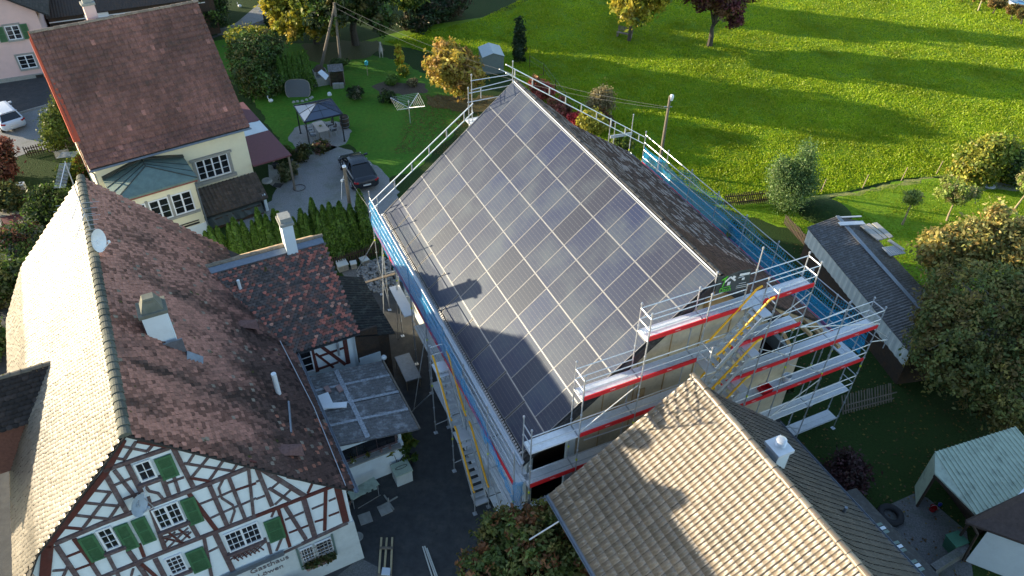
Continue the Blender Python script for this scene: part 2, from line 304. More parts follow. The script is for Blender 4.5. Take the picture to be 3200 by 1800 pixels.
# ---------------- roofs made of real tiles ----------------
def vnoise(x, y, seed=0, oct=3):
    out = 0; amp = 1; tot = 0
    for o in range(oct):
        xi = np.floor(x).astype(int); yi = np.floor(y).astype(int); fx = x-xi; fy = y-yi; fx = fx*fx*(3-2*fx); fy = fy*fy*(3-2*fy)
        def h(a, b):
            q = np.sin(a*127.1+b*311.7+seed*74.7+o*19.3)*43758.5453; return q-np.floor(q)
        out = out+amp*((h(xi, yi)*(1-fx)+h(xi+1, yi)*fx)*(1-fy)+(h(xi, yi+1)*(1-fx)+h(xi+1, yi+1)*fx)*fy); tot += amp
        amp *= .5; x = x*2.03+5; y = y*2.03+3
    return out/tot
class Prof:
    def __init__(s, pts):
        s.s = np.array([p[0] for p in pts]); s.z = np.array([p[1] for p in pts]); ds = np.hypot(np.diff(s.s), np.diff(s.z)); s.d = np.concatenate([[0], np.cumsum(ds)]); s.len = s.d[-1]
        sg = np.sign(s.s[-1]-s.s[0]); nx = -np.diff(s.z)/ds; nz = sg*np.diff(s.s)/ds; s.nx = nx*sg; s.nz = nz
    def at(s, d):
        S = np.interp(d, s.d, s.s); Z = np.interp(d, s.d, s.z); k = np.clip(np.searchsorted(s.d, d, side='right')-1, 0, len(s.nx)-1)
        ov = np.maximum(d-s.len, 0); ds = s.s[-1]-s.s[-2]; dz = s.z[-1]-s.z[-2]; l = math.hypot(ds, dz)
        return S+ov*ds/l, Z+ov*dz/l, s.nx[k], s.nz[k]
    def zat(s, x): return float(np.interp(x, s.s, s.z) if s.s[-1] > s.s[0] else np.interp(x, s.s[::-1], s.z[::-1]))
TT = {
 'beaver': ([0, .25, .5, .75, 1], [0, 0, 0, 0, 0], [.84, .97, 1, .97, .84]),
 'scale': ([0, .2, .4, .6, .8, 1], [0]*6, [.60, .90, 1, 1, .90, .60]),
 'flat': ([0, .33, .66, 1], [0, 0, 0, 0], [.97, 1, 1, .97]),
 'pan': ([0, .10, .24, .5, .85, 1], [.06, .10, .03, 0, .012, .06], [1]*6),
 'inter': ([0, .08, .16, .2, .5, .54, .6, .64, 1], [.03, .034, .03, 0, .0, .022, .022, 0, 0], [1]*9)}
def tiles(name, fr, prof, t0, t1, tw, ex, kind, colfn, m, parent, lift=.03, clip=None, sag=0., seed=1, d0=0., jit=.004, stag=True):
    rng = np.random.RandomState(seed); A, H, EN = [np.array(q, float) for q in TT[kind]]; k = len(A)
    nr = int((prof.len-d0)/ex+.6); nc = int((t1-t0)/tw+.5); tw = (t1-t0)/nc
    R, Cc = np.meshgrid(np.arange(nr), np.arange(nc), indexing='ij'); R = R.ravel(); Cc = Cc.ravel()
    tt = t0+(Cc+(.5*(R % 2) if stag else 0))*tw; dd = d0+R*ex
    S, Z, _, _ = prof.at(dd+ex/2); keep = (tt+tw*.5 <= t1+.02)
    if clip is not None: keep &= clip(S, tt+tw/2, Z)
    tt = tt[keep]; dd = dd[keep]; n = len(tt); col = colfn(rng, tt, dd, n)
    le = ex*1.12; a = A[None, :]*(tw*.97); skew = rng.uniform(-jit, jit, (n, 1))*2
    V = np.zeros((n, 3*k, 3)); a = A[None, :]*(tw*(1.0 if kind in ('inter', 'pan') else .97))
    jl = rng.uniform(-jit, jit, (n, 1)); jh = rng.uniform(0, jit*1.5, (n, 1))
    rows = ((np.zeros((1, k)), H[None, :]), (EN[None, :], H[None, :]+lift+jh), (EN[None, :], H[None, :]*0-.004))
    o = np.array([fr.o.x, fr.o.y])
    for j, (b, h) in enumerate(rows):
        d = dd[:, None]+b*(le+jl)+0*a; h = h+0*d; t = tt[:, None]+a+skew*b
        S, Z, nx, nz = prof.at(d); S = S+nx*h; Z = Z+nz*h
        if sag: Z = Z+sag*(vnoise(t*.35, d*.4, seed)-.5)
        V[:, j*k:(j+1)*k, 0] = o[0]+S*fr.S.x+t*fr.T.x; V[:, j*k:(j+1)*k, 1] = o[1]+S*fr.S.y+t*fr.T.y; V[:, j*k:(j+1)*k, 2] = Z
    q = []
    for j in (0, 1):
        for i in range(k-1): q.append((j*k+i, j*k+i+1, (j+1)*k+i+1, (j+1)*k+i))
    F = (np.array(q)[None]+(np.arange(n)*3*k)[:, None, None]).reshape(-1, 4)
    C = np.repeat(col, 3*k, axis=0)
    return npmesh(name, V.reshape(-1, 3), F, C, m, parent)
def underlay(name, fr, prof, t0, t1, parent, th=.12, m=None, drop=.01):
    b = MB(); P = list(zip(prof.s, prof.z))
    for (s0, z0), (s1, z1) in zip(P, P[1:]):
        b.hexa([fr.w(s0, t0, z0-th), fr.w(s1, t0, z1-th), fr.w(s1, t1, z1-th), fr.w(s0, t1, z0-th)], [fr.w(s0, t0, z0-drop), fr.w(s1, t0, z1-drop), fr.w(s1, t1, z1-drop), fr.w(s0, t1, z0-drop)])
    return b.build(name, m or M['under'], parent)
def ridgecap(fr, s, z, t0, t1, r, step, m, parent, name='ridge_cap', cols=((1, 1, 1),)):
    b = MB(); n = int((t1-t0)/step+.5); step = (t1-t0)/n; K = 8
    for i in range(n):
        a = t0+i*step; b.cur = random.choice(cols); V = []; dz = random.uniform(-.01, .01)
        for (t, rr) in ((a, r*1.0), (a+step*1.04, r*.84)):
            for k in range(K+1):
                th = math.pi*k/K; V.append(fr.w(s+rr*math.cos(th), t, z+dz+rr*.8*math.sin(th)-.03))
        F = [(k, k+1, K+2+k, K+1+k) for k in range(K)]+[tuple(range(K, -1, -1))]
        b.mesh(V, F)
    b.cur = cols[0]; return b.build(name, m, parent)
def cmix(rng, n, cols, wts, v=.15):
    cols = np.array(cols); i = rng.choice(len(cols), n, p=np.array(wts)/sum(wts)); return cols[i]*(1+rng.uniform(-v, v, (n, 1)))
# windows on a plane t = const: s0..s1, z0..z1
def window(fr, t, s0, s1, z0, z1, parent, nx=2, nz=2, out=-1, frame=None, fw=.04, bars=None, depth=.05, sill=None, name='window', casements=1):
    b = MB(); e = .02*out; b.box(fr, s0, s1, min(t, t+e), max(t, t+e), z0, z1); wo = b.build(name, M['glass'], parent)
    f = MB(); a, c2 = (t+out*.02, t+out*(.02+depth)) if out > 0 else (t+out*(.02+depth), t+out*.02)
    f.box(fr, s0-.02, s0+fw, a, c2, z0-.02, z1+.02); f.box(fr, s1-fw, s1+.02, a, c2, z0-.02, z1+.02); f.box(fr, s0+fw, s1-fw, a, c2, z0-.02, z0+fw); f.box(fr, s0+fw, s1-fw, a, c2, z1-fw, z1+.02)
    for i in range(1, nx):
        x = s0+(s1-s0)*i/nx; wd = fw*1.0 if casements > 1 and i % (nx//casements) == 0 else .010; f.box(fr, x-wd/1.0, x+wd, a+.006, c2-.006, z0+fw, z1-fw)
    for i in range(1, nz):
        z = z0+(z1-z0)*i/nz; f.box(fr, s0+fw, s1-fw, a+.012, c2-.012, z-.010, z+.010)
    f.build('frame', frame or M['sash'], wo)
    if sill: 
        q = MB(); q.box(fr, s0-.12, s1+.12, min(t, t+out*.16), max(t, t+out*.16), z0-.16, z0-.03); q.build('sill', sill, wo)
    return wo
def shutter(fr, t, s0, s1, z0, z1, parent):
    b = MB(); b.box(fr, s0+.07, s1-.07, t-.07, t-.04, z0+.07, z1-.07); so_ = b.build('shutter', M['shutter'], parent)
    f = MB(); f.box(fr, s0, s0+.08, t-.085, t-.035, z0, z1); f.box(fr, s1-.08, s1, t-.085, t-.035, z0, z1); f.box(fr, s0+.08, s1-.08, t-.085, t-.035, z0, z0+.08); f.box(fr, s0+.08, s1-.08, t-.085, t-.035, z1-.08, z1)
    f.box(fr, s0+.08, s1-.08, t-.082, t-.038, (z0+z1)/2-.03, (z0+z1)/2+.03); f.build('frame', M['shutterf'], so_); return so_
def gutter(fr, s, z, t0, t1, parent, r=.07, m=None):
    b = MB(); K = 6; V = []
    for t in (t0, t1):
        for rr in (r, r*.8):
            for k in range(K+1): th = math.pi*k/K; V.append(fr.w(s+rr*math.cos(th), t, z-rr*math.sin(th)))
    n = K+1; F = []
    for k in range(K): F += [(k, k+1, 2*n+k+1, 2*n+k), (n+k, 3*n+k, 3*n+k+1, n+k+1)]
    b.mesh(V, F); b.tube(fr.w(s+r, t0, z), fr.w(s+r, t1, z), .014); b.tube(fr.w(s-r, t0, z), fr.w(s-r, t1, z), .014)
    return b.build('gutter', m or M['gutter'], parent)
def text(s, size, loc, xd, yd, m, parent, depth=.004, name='lettering', align='CENTER'):
    cu = bpy.data.curves.new(name, 'FONT'); cu.body = s; cu.size = size; cu.extrude = depth; cu.align_x = align; cu.align_y = 'CENTER'
    t = bpy.data.objects.new(name, cu); COL.objects.link(t); dg = bpy.context.evaluated_depsgraph_get(); dg.update()
    me = bpy.data.meshes.new_from_object(t.evaluated_get(dg)); bpy.data.objects.remove(t); bpy.data.curves.remove(cu)
    xd = Vector(xd).normalized(); yd = Vector(yd).normalized(); zd = xd.cross(yd); off = OFF.get(parent, Vector((0, 0, 0))); l = Vector(loc)-off
    me.transform(Matrix([[xd.x, yd.x, zd.x, l.x], [xd.y, yd.y, zd.y, l.y], [xd.z, yd.z, zd.z, l.z], [0, 0, 0, 1]]))
    me.materials.clear(); me.materials.append(m); o = bpy.data.objects.new(name, me); COL.objects.link(o); o.parent = parent; OFF[o] = off; return o
def corr(name, fr, q, nwave, m, parent, amp=.03, along='u', seg=2):
    # corrugated sheet over the quad q[0..3]; ribs run from q0->q3 direction; waves across q0->q1
    q = [Vector(p) for p in q]; nn = (q[1]-q[0]).cross(q[3]-q[0]).normalized(); nn = nn if nn.z > 0 else -nn; V = []; F = []; nu = nwave*4
    for j in (0, 1):
        for i in range(nu+1):
            u = i/nu; a = q[0].lerp(q[1], u); b_ = q[3].lerp(q[2], u); V.append(a.lerp(b_, j)+nn*amp*math.sin(2*math.pi*i/4+.4))
    for i in range(nu): F.append((i, i+1, nu+2+i, nu+1+i))
    b = MB(); b.mesh(V, F); e = [p-nn*(amp+.03) for p in q]; e2 = [p-nn*(amp+.01) for p in q]; b.hexa(e, e2); return b.build(name, m, parent)

# ================= A: farmhouse with the solar roof =================
A = thing('farmhouse', 'large farmhouse with a solar panel roof wrapped in scaffolding', 'house', FA.w(-9, 9, 0))
PL = Prof([(-9.0, 12.05), (-16.65, 5.71)]); PR_ = Prof([(-9.0, 12.05), (-5.2, 8.6), (-1.35, 6.08)])
underlay('roof', FA, PL, .72, 18.28, A, .18, M['black'])
def colA(rng, t, d, n):
    c_ = cmix(rng, n, [(.075, .052, .048), (.095, .062, .056), (.055, .041, .040)], [5, 3, 3], .25)
    rw = np.round(d/.165); sg_ = np.floor(t/.52+rw*.37); hs = np.sin(rw*12.9898+sg_*78.233)*43758.5453; hs = hs-np.floor(hs); k = vnoise(t*.5, d*.7, 4, 2); lt = (hs < .16+.9*np.clip(k-.42, 0, 1)) & (t > 6.0); c_[lt] = np.array([.25, .215, .215])*(1+rng.uniform(-.15, .15, (lt.sum(), 1)))
    br = (t < 6.5); c_[br] = c_[br]*np.array([1.2, 1.05, .95]); return c_
rr = tiles('roof', FA, PR_, .75, 18.3, .17, .165, 'beaver', colA, M['tileN'], A, clip=lambda S, t, Z: t > np.where(S > -5.0, 1.9, .75), lift=.03)
underlay('underlay', FA, Prof([(-9.0, 12.05), (-5.2, 8.6), (-4.9, 8.4)]), .78, 18.28, rr); underlay('underlay', FA, Prof([(-4.9, 8.4), (-1.35, 6.08)]), 1.92, 18.28, rr)
ridgecap(FA, -8.93, 12.04, .75, 18.3, .10, .42, M['black'], A)
# lowest row of dark sheets + the 5 x 16 field of panels
slp = math.atan2(6.34, 7.65); ux = Vector((FA.S.x*-math.cos(slp), FA.S.y*-math.cos(slp), -math.sin(slp))); uT = Vector((FA.T.x, FA.T.y, 0)); un = Vector((-FA.S.x*math.sin(slp), -FA.S.y*math.sin(slp), math.cos(slp)))
def panel_mesh(L, W):   # x along ridge (L), y down slope (W)
    b = MB(); b.hexa([(x, y, -.02) for x, y in ((-L/2+.014, -W/2+.014), (L/2-.014, -W/2+.014), (L/2-.014, W/2-.014), (-L/2+.014, W/2-.014))], [(x, y, .028) for x, y in ((-L/2+.014, -W/2+.014), (L/2-.014, -W/2+.014), (L/2-.014, W/2-.014), (-L/2+.014, W/2-.014))])
    me = bpy.data.meshes.new('solar_panel'); me.from_pydata(b.v, [], b.f); me.materials.append(M['panel'])
    f = MB(); z0, z1, e = -.02, .034, .014
    for x0, x1, y0, y1 in ((-L/2, -L/2+e, -W/2, W/2), (L/2-e, L/2, -W/2, W/2), (-L/2+e, L/2-e, -W/2, -W/2+e), (-L/2+e, L/2-e, W/2-e, W/2)):
        f.hexa([(x0, y0, z0), (x1, y0, z0), (x1, y1, z0), (x0, y1, z0)], [(x0, y0, z1), (x1, y0, z1), (x1, y1, z1), (x0, y1, z1)])
    fe = bpy.data.meshes.new('frame'); fe.from_pydata(f.v, [], f.f); fe.materials.append(M['pframe']); return me, fe
def put_panel(mes, t, d):
    p = Vector(FA.w(-9.0, t, 12.05))+ux*d+un*.045-OFF[A]
    o = bpy.data.objects.new('solar_panel', mes[0]); COL.objects.link(o); o.parent = A; o.matrix_local = Matrix([[uT.x, ux.x, un.x, p.x], [uT.y, ux.y, un.y, p.y], [uT.z, ux.z, un.z, p.z], [0, 0, 0, 1]])
    f = bpy.data.objects.new('frame', mes[1]); COL.objects.link(f); f.parent = o
pm = panel_mesh(1.085, 1.675); pm0 = panel_mesh(.90, 1.675); pl = panel_mesh(1.66, 1.10)
for r in range(5):
    for k in range(16):
        if k == 0: put_panel(pm0, 1.65-.455, .17+1.7*r+.85)
        else: put_panel(pm, .55+1.1*k+.55, .17+1.7*r+.85)
for k in range(10): put_panel(pl, .85+1.745*k+.83, 9.24)
for k in range(11): b = MB(); t = .85+1.745*k-.05; a = Vector(FA.w(-9, t, 12.05))+un*.05; b.obox(a+ux*8.72, a+ux*9.78, .07, .05, un); b.build('cover_strip', M['black'], A)

b = MB(); b.obox(Vector(FA.w(-9, .8, 12.05))+ux*.09+un*.07, Vector(FA.w(-9, 18.2, 12.05))+ux*.09+un*.07, .05, .03, un); b.build('ridge_rail', M['alu'], A)
for r in range(0, 6):
    b = MB(); b.obox(Vector(FA.w(-9, .8, 12.05))+ux*(.17+1.7*r)+un*.07, Vector(FA.w(-9, 18.15, 12.05))+ux*(.17+1.7*r)+un*.07, .012 if r else .04, .012, un); b.build('glint_strip', M['rail'], A)  # added bright metal strips that stand in for glints along the row joints
b = MB()   # snow hooks / eave comb
for i in range(118): t = .9+i*.148; a = Vector(FA.w(-9, t, 12.05))+un*.05; b.obox(a+ux*9.84, a+ux*9.95, .09, .05, un)
b.build('eave_comb', M['pframe'], A)
gutter(FA, -16.78, 5.70, .5, 18.4, A, .09, M['galv'])
b = MB(); b.box(FA, -16.92, -16.88, .4, 18.5, 5.66, 5.74); b.build('gutter_edge', M['galv'], A)
gutter(FA, -1.25, 6.0, 1.9, 18.3, A, .07)
# gable walls
b = MB(); T0, T1 = 1.25, 1.5
def prism(b, fr, pts, t0, t1, mi=0): return b.hexa([fr.w(x, t0, z) for x, z in pts], [fr.w(x, t1, z) for x, z in pts], mi)
prism(b, FA, [(-14.1, 0), (-5.3, 0), (-5.3, 8.4), (-9.0, 11.75), (-14.1, 7.55)], T0, T1)
prism(b, FA, [(-16.05, 5.15), (-14.1, 5.15), (-14.1, 7.55), (-16.05, 5.95)], T0, T1); prism(b, FA, [(-5.3, 0), (-2.65, 0), (-2.65, 5.05), (-5.3, 5.05)], T0, T1)
prism(b, FA, [(-16.05, 0), (-14.1, 0), (-14.1, .5), (-16.05, .5)], T0, T1)
b.build('wall', M['formwork'], A)
b = MB(); b.box(FA, -16.05, -15.8, 1.5, 17.9, 0, 5.6); b.box(FA, -2.9, -2.65, 1.5, 17.9, 0, 5.05); prism(b, FA, [(-16.05, 0), (-2.65, 0), (-2.65, 6.6), (-5.2, 8.3), (-9, 11.7), (-16.05, 5.8)], 17.65, 17.9); b.build('wall', M['plaster'], A)
b = MB(); b.box(FA, -15.7, -2.95, 4.0, 4.1, .1, 5.9); b.box(FA, -15.7, -2.95, 1.6, 17.6, 4.3, 4.4); b.build('inner_wall', M['dkwood'], A)
b = MB(); b.box(FA, -14.5, -14.12, 1.12, 1.25, 0, 5.1); b.build('door_post', M['white'], A)
b = MB()
for z in (9.6, 7.7): b.box(FA, -12.2 if z < 9 else -10.2, -5.6 if z < 9 else -7.2, 1.215, 1.25, z, z+.04)
for x in (-13.0, -11.6, -10.2, -8.8, -7.4, -6.0): b.box(FA, x, x+.03, 1.22, 1.25, 2, 12.0-abs(x+9)*.86-.9 if 12.0-abs(x+9)*.86-.9 > 2 else 3)
for x, z0, z1 in ((-13.2, 5.0, 6.0), (-12.6, 5.1, 6.3), (-12.1, 5.0, 5.9), (-11.4, 5.2, 6.6)): b.box(FA, x, x+.34, 1.17, 1.25, z0, z1)
b.build('wall_batten', M['osb'], A)
b = MB()
for sg, P_ in ((1, PL), (1, PR_)):
    pts = list(zip(P_.s, P_.z))
    if P_ is PR_: pts = pts[:2]+[(-5.0, 8.46)]
    for (s0, z0), (s1, z1) in zip(pts, pts[1:]): b.hexa([FA.w(s0, .66, z0-.50), FA.w(s1, .66, z1-.50), FA.w(s1, .72, z1-.50), FA.w(s0, .72, z0-.50)], [FA.w(s0, .66, z0-.01), FA.w(s1, .66, z1-.01), FA.w(s1, .72, z1-.01), FA.w(s0, .72, z0-.01)])
    for (s0, z0), (s1, z1) in zip(pts, pts[1:]): b.hexa([FA.w(s0, .72, z0-.50), FA.w(s1, .72, z1-.50), FA.w(s1, 1.25, z1-.50), FA.w(s0, 1.25, z0-.50)], [FA.w(s0, .72, z0-.44), FA.w(s1, .72, z1-.44), FA.w(s1, 1.25, z1-.44), FA.w(s0, 1.25, z0-.44)])
b.build('verge_membrane', M['black'], A)
b = MB()
prism(b, FA, [(-8.4, 11.35), (-7.2, 10.35), (-7.2, 9.9), (-9.0, 9.9), (-9.0, 11.55)], 1.0, 1.2); b.build('gable_board', M['osb'], A)
for x in (-4.7, -3.5, -2.4): z = PR_.zat(x)-.1; b = MB(); b.obox(FA.w(x, .4, z-.1), FA.w(x, 4, z-.1), .12, .16); b.build('rafter', M['osb'], A)
for p_, q_ in (((-5.2, 1.85, 8.35), (-1.5, 1.85, 5.95)), ((-4.6, 1.3, 7.6), (-3.0, 1.3, 5.2)), ((-1.55, .3, 5.9), (-1.55, 2.2, 5.95))): b = MB(); b.obox(FA.w(*p_), FA.w(*q_), .15, .15); b.build('rafter', M['osb'], A)

# ================= B: half-timbered inn =================
B = thing('half_timbered_inn', 'old half-timbered inn with green shutters, sunlit pale left roof and red-brown right roof', 'inn', FB.w(-5, 7, 0))
BR = Prof([(-5.85, 11.55), (-1.2, 6.35), (.18, 4.95)]); BL = Prof([(-5.85, 11.55), (-9.4, 7.9), (-10.95, 5.3)])
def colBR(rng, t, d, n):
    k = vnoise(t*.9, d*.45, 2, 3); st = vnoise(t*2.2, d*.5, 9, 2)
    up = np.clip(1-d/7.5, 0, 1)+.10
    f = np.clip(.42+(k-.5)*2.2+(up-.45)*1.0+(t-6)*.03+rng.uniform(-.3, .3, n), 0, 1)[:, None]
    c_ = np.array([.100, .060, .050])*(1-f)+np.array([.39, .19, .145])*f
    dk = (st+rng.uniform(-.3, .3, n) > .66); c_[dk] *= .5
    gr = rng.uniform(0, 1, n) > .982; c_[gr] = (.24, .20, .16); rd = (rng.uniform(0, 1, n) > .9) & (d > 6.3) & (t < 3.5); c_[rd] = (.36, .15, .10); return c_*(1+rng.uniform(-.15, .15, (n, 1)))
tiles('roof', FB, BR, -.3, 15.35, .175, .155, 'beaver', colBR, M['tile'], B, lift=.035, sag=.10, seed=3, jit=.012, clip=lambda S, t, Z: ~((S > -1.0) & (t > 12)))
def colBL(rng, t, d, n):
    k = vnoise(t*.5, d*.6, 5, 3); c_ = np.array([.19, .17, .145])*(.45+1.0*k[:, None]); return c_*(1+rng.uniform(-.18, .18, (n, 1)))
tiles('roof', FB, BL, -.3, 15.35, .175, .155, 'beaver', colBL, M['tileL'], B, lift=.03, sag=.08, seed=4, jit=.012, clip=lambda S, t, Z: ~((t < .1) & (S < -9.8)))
underlay('underlay', FB, BR, -.28, 15.3, B, .14, drop=.045); underlay('underlay', FB, BL, -.28, 15.3, B, .14, drop=.045)
ridgecap(FB, -5.85, 11.56, -.35, 15.4, .19, .36, M['tile'], B, cols=((.085, .09, .075), (.105, .11, .09), (.07, .075, .06)))
b = MB(); prism(b, FB, [(-9.9, 2.7), (-.05, 2.7), (-.05, 4.95), (-5.85, 11.4), (-9.3, 7.9), (-9.9, 6.8)], 0, .3); prism(b, FB, [(-9.9, 0), (-.05, 0), (-.05, 4.9), (-5.85, 11.3), (-9.9, 6.8)], 14.9, 15.2)
b.build('wall', M['white'], B)
b = MB(); b.hexa([FB.w(*p) for p in ((-9.95, -.10, 0), (.10, -.10, 0), (.10, .3, 0), (-9.95, .3, 0))], [FB.w(*p) for p in ((-9.92, -.04, 2.7), (.0, -.04, 2.7), (.0, .3, 2.7), (-9.92, .3, 2.7))])
b.box(FB, -.3, -.03, .3, 14.9, 0, 4.9); b.box(FB, -9.9, -9.6, .3, 14.9, 0, 5.8); b.build('wall', M['plaster'], B)
# timbers digitised from the facade
TB = MB(); TR = MB()
def LC(x, y): return c(0, 3, x, y)
def RC(x, y): return c(1, 3, x, y)
def beam(pts, wd=.17, red=False, cc=LC, dep=.045):
    wd = wd*.76
    P_ = [FB.onT(*cc(*p), 0) for p in pts]; m_ = TR if red else TB
    for (a, za), (b_, zb) in zip(P_, P_[1:]): m_.obox(FB.w(a, -dep/2, za), FB.w(b_, -dep/2, zb), dep, wd, Vector((FB.S.x*0, 0, 1)) if abs(b_-a) > abs(zb-za)*.3 else FB.S.to_3d())
D_ = .045
for p, w_, r_ in [([(1040, 380), (1700, 150)], .2, 0), ([(550, 1115), (1040, 905), (1480, 745), (2100, 510), (2576, 320)], .22, 0), ([(1010, 1460), (1640, 1200), (2576, 838)], .22, 0),
  ([(1235, 75), (1060, 400), (470, 1150)], .26, 1), ([(480, 1130), (440, 1560)], .42, 1), ([(1380, 85), (1740, 150), (2576, 300)], .12, 1)]: beam(p, w_, r_, dep=.07)
for p, w_ in [([(1370, 90), (1245, 280)], .13), ([(1540, 120), (1480, 190)], .12), ([(1215, 135), (1480, 190)], .1), ([(1130, 250), (1260, 275)], .1), ([(1745, 160), (1830, 330), (1950, 560)], .2),
  ([(1285, 330), (1420, 600)], .2), ([(1150, 380), (1370, 660)], .15), ([(1060, 420), (1280, 810)], .2), ([(1150, 530), (1330, 455)], .11), ([(1240, 670), (1410, 605)], .11),
  ([(920, 580), (1110, 600)], .1), ([(1110, 600), (830, 970)], .13), ([(840, 705), (1190, 740)], .11), ([(1200, 720), (1085, 890)], .12), ([(750, 830), (1090, 870)], .11),
  ([(1640, 480), (1700, 640)], .2), ([(1750, 450), (1800, 600)], .14), ([(1680, 510), (1850, 450)], .1), ([(1470, 550), (1500, 590), (1590, 610), (1650, 680)], .11),
  ([(1850, 310), (2350, 390)], .11), ([(1960, 200), (1890, 310)], .11), ([(2110, 230), (1930, 450)], .12), ([(2260, 260), (2100, 490)], .12), ([(2400, 290), (2340, 390)], .11),
  ([(2110, 540), (2290, 950)], .2), ([(2300, 450), (2470, 880)], .17), ([(2500, 370), (2550, 840)], .14),
  ([(2240, 480), (2200, 560), (2230, 660), (2340, 730), (2360, 790), (2320, 910)], .10), ([(2010, 720), (2150, 665)], .1), ([(2190, 650), (2370, 570)], .1), ([(2120, 860), (2250, 800)], .1), ([(2250, 800), (2400, 735)], .1), ([(2420, 730), (2576, 660)], .1),
  ([(1480, 650), (1550, 850), (1660, 1180)], .2), ([(1920, 920), (2000, 1060)], .2), ([(1640, 1130), (1760, 1000)], .07), ([(1690, 1160), (1890, 960)], .07), ([(1620, 1060), (1900, 1000)], .1), ([(1610, 1030), (1880, 930)], .12), ([(1760, 1160), (1920, 1000)], .07),
  ([(565, 1140), (780, 1460)], .2), ([(920, 1320), (1010, 1460)], .17), ([(1085, 1240), (1200, 1460)], .15), ([(1290, 1190), (1480, 1460)], .2), ([(530, 1390), (670, 1380)], .1), ([(680, 1350), (630, 1460)], .12),
  ([(1560, 1270), (1660, 1460)], .22), ([(2050, 1050), (2130, 1460)], .16), ([(2160, 1010), (2360, 1430)], .25), ([(2100, 1200), (2200, 1150)], .1), ([(1340, 1370), (1320, 1440)], .1)]: beam(p, w_)
for p, w_ in [([(660, 955), (820, 970)], .12), ([(1900, 455), (2110, 490)], .12), ([(2370, 580), (2576, 510)], .11), ([(1890, 600), (2190, 1000)], .19), ([(745, 1070), (930, 1320)], .17), ([(1400, 1120), (1450, 1250)], .15), ([(670, 1250), (810, 1195)], .1), ([(760, 1380), (910, 1325)], .1),
  ([(1420, 1320), (1580, 1460)], .15), ([(1640, 1060), (1850, 1110)], .07), ([(1700, 1010), (1830, 1110)], .08), ([(1800, 975), (1910, 1060)], .08)]: beam(p, w_, True)
for p, w_ in [([(0, 838), (800, 525)], .2)]: beam(p, w_, True, RC, .07)
for p, w_ in [([(-340, 1460), (0, 1330), (920, 905)], .2)]: beam(p, w_, False, RC, .07)
for p, w_ in [([(10, 370), (160, 740)], .2), ([(60, 370), (490, 640)], .24), ([(130, 560), (340, 690)], .15), ([(0, 495), (45, 480)], .1), ([(160, 560), (230, 500)], .1), ([(190, 725), (350, 575)], .11), ([(0, 670), (90, 635)], .1), ([(290, 740), (500, 1075)], .2), ([(475, 660), (590, 1050)], .27), ([(290, 880), (480, 800)], .1), ([(560, 770), (680, 720)], .1), ([(730, 690), (800, 660)], .1), ([(180, 790), (155, 850)], .1), ([(255, 1070), (205, 1190)], .12), ([(120, 1110), (150, 1220)], .15)]: beam(p, w_, False, RC)
for p, w_ in [([(570, 500), (520, 610)], .12), ([(220, 760), (340, 1150)], .17), ([(700, 570), (690, 985)], .17), ([(815, 540), (905, 905)], .34), ([(330, 1010), (540, 930)], .1), ([(590, 900), (690, 870)], .1), ([(730, 840), (835, 800)], .1), ([(310, 450), (740, 530)], .1)]: beam(p, w_, True, RC)
for a in range(7): beam([(2310+a*42, 1290-a*14), (2420+a*42, 1195-a*16)], .05); beam([(2320+a*42, 1225-a*16), (2400+a*42, 1290-a*18)], .05, True)
TB.build('timber_frame', M['beam'], B); TR.build('timber_frame', M['beamred'], B)
def rect(q, cc=LC, t=0):
    P_ = [FB.onT(*cc(*p), t) for p in q]; P_.sort(); s0 = (P_[0][0]+P_[1][0])/2; s1 = (P_[2][0]+P_[3][0])/2; Z_ = sorted(p[1] for p in P_); return s0, s1, (Z_[0]+Z_[1])/2, (Z_[2]+Z_[3])/2
for q, nx, nz, ca in [([(1345, 310), (1510, 270), (1575, 450), (1410, 480)], 2, 2, 1), ([(1530, 780), (1780, 685), (1860, 880), (1610, 975)], 4, 3, 2), ([(960, 995), (1110, 940), (1210, 1130), (1080, 1180)], 2, 3, 1), ([(1650, 1280), (1810, 1210), (1890, 1370), (1730, 1425)], 3, 4, 1), ([(2250, 1035), (2581, 885), (2640, 1070), (2310, 1195)], 6, 3, 2)]:
    s0, s1, z0, z1 = rect(q); window(FB, 0, s0, s1, z0, z1, B, nx, nz, casements=ca, fw=.038, sill=M['beam'])
for q, cc in [([(1545, 265), (1720, 210), (1800, 410), (1640, 480)], LC), ([(1805, 680), (1950, 635), (2055, 880), (1910, 925)], LC), ([(1310, 890), (1460, 830), (1570, 1070), (1440, 1120)], LC), ([(1130, 950), (1290, 900), (1400, 1140), (1270, 1180)], LC), ([(780, 1070), (930, 1015), (1085, 1230), (920, 1305)], LC), ([(1860, 1210), (2040, 1140), (2130, 1350), (1945, 1405)], LC), ([(65, 905), (235, 835), (300, 1040), (145, 1105)], RC), ([(1290, 1480), (1420, 1430), (1500, 1620), (1370, 1660)], LC)]:
    s0, s1, z0, z1 = rect(q, cc); shutter(FB, 0, s0, s1, z0, z1, B)
for q in [[(440, 1170), (560, 1130), (590, 1250), (470, 1300)], [(590, 1110), (745, 1050), (775, 1180), (615, 1235)]]:
    s0, s1, z0, z1 = rect(q, RC, -.05); wo = window(FB, -.07, s0, s1, z0, z1, B, 4, 4)
b = MB(); s0, s1, z0, z1 = rect([(390, 1180), (765, 1020), (820, 1215), (460, 1370)], RC, -.05)
for a in range(9): x = s0+.15+(s1-s0-.3)*a/8; b.tube(FB.w(x, -.2, z0+.1), FB.w(x, -.2, z1-.1), .012)
for a in range(4): z = z0+.2+(z1-z0-.4)*a/3; b.tube(FB.w(s0+.1, -.2, z), FB.w(s1-.1, -.2, z), .012)
b.build('window_grille', M['oldwood'], B); sill_info = (s0, s1, z0, z1)
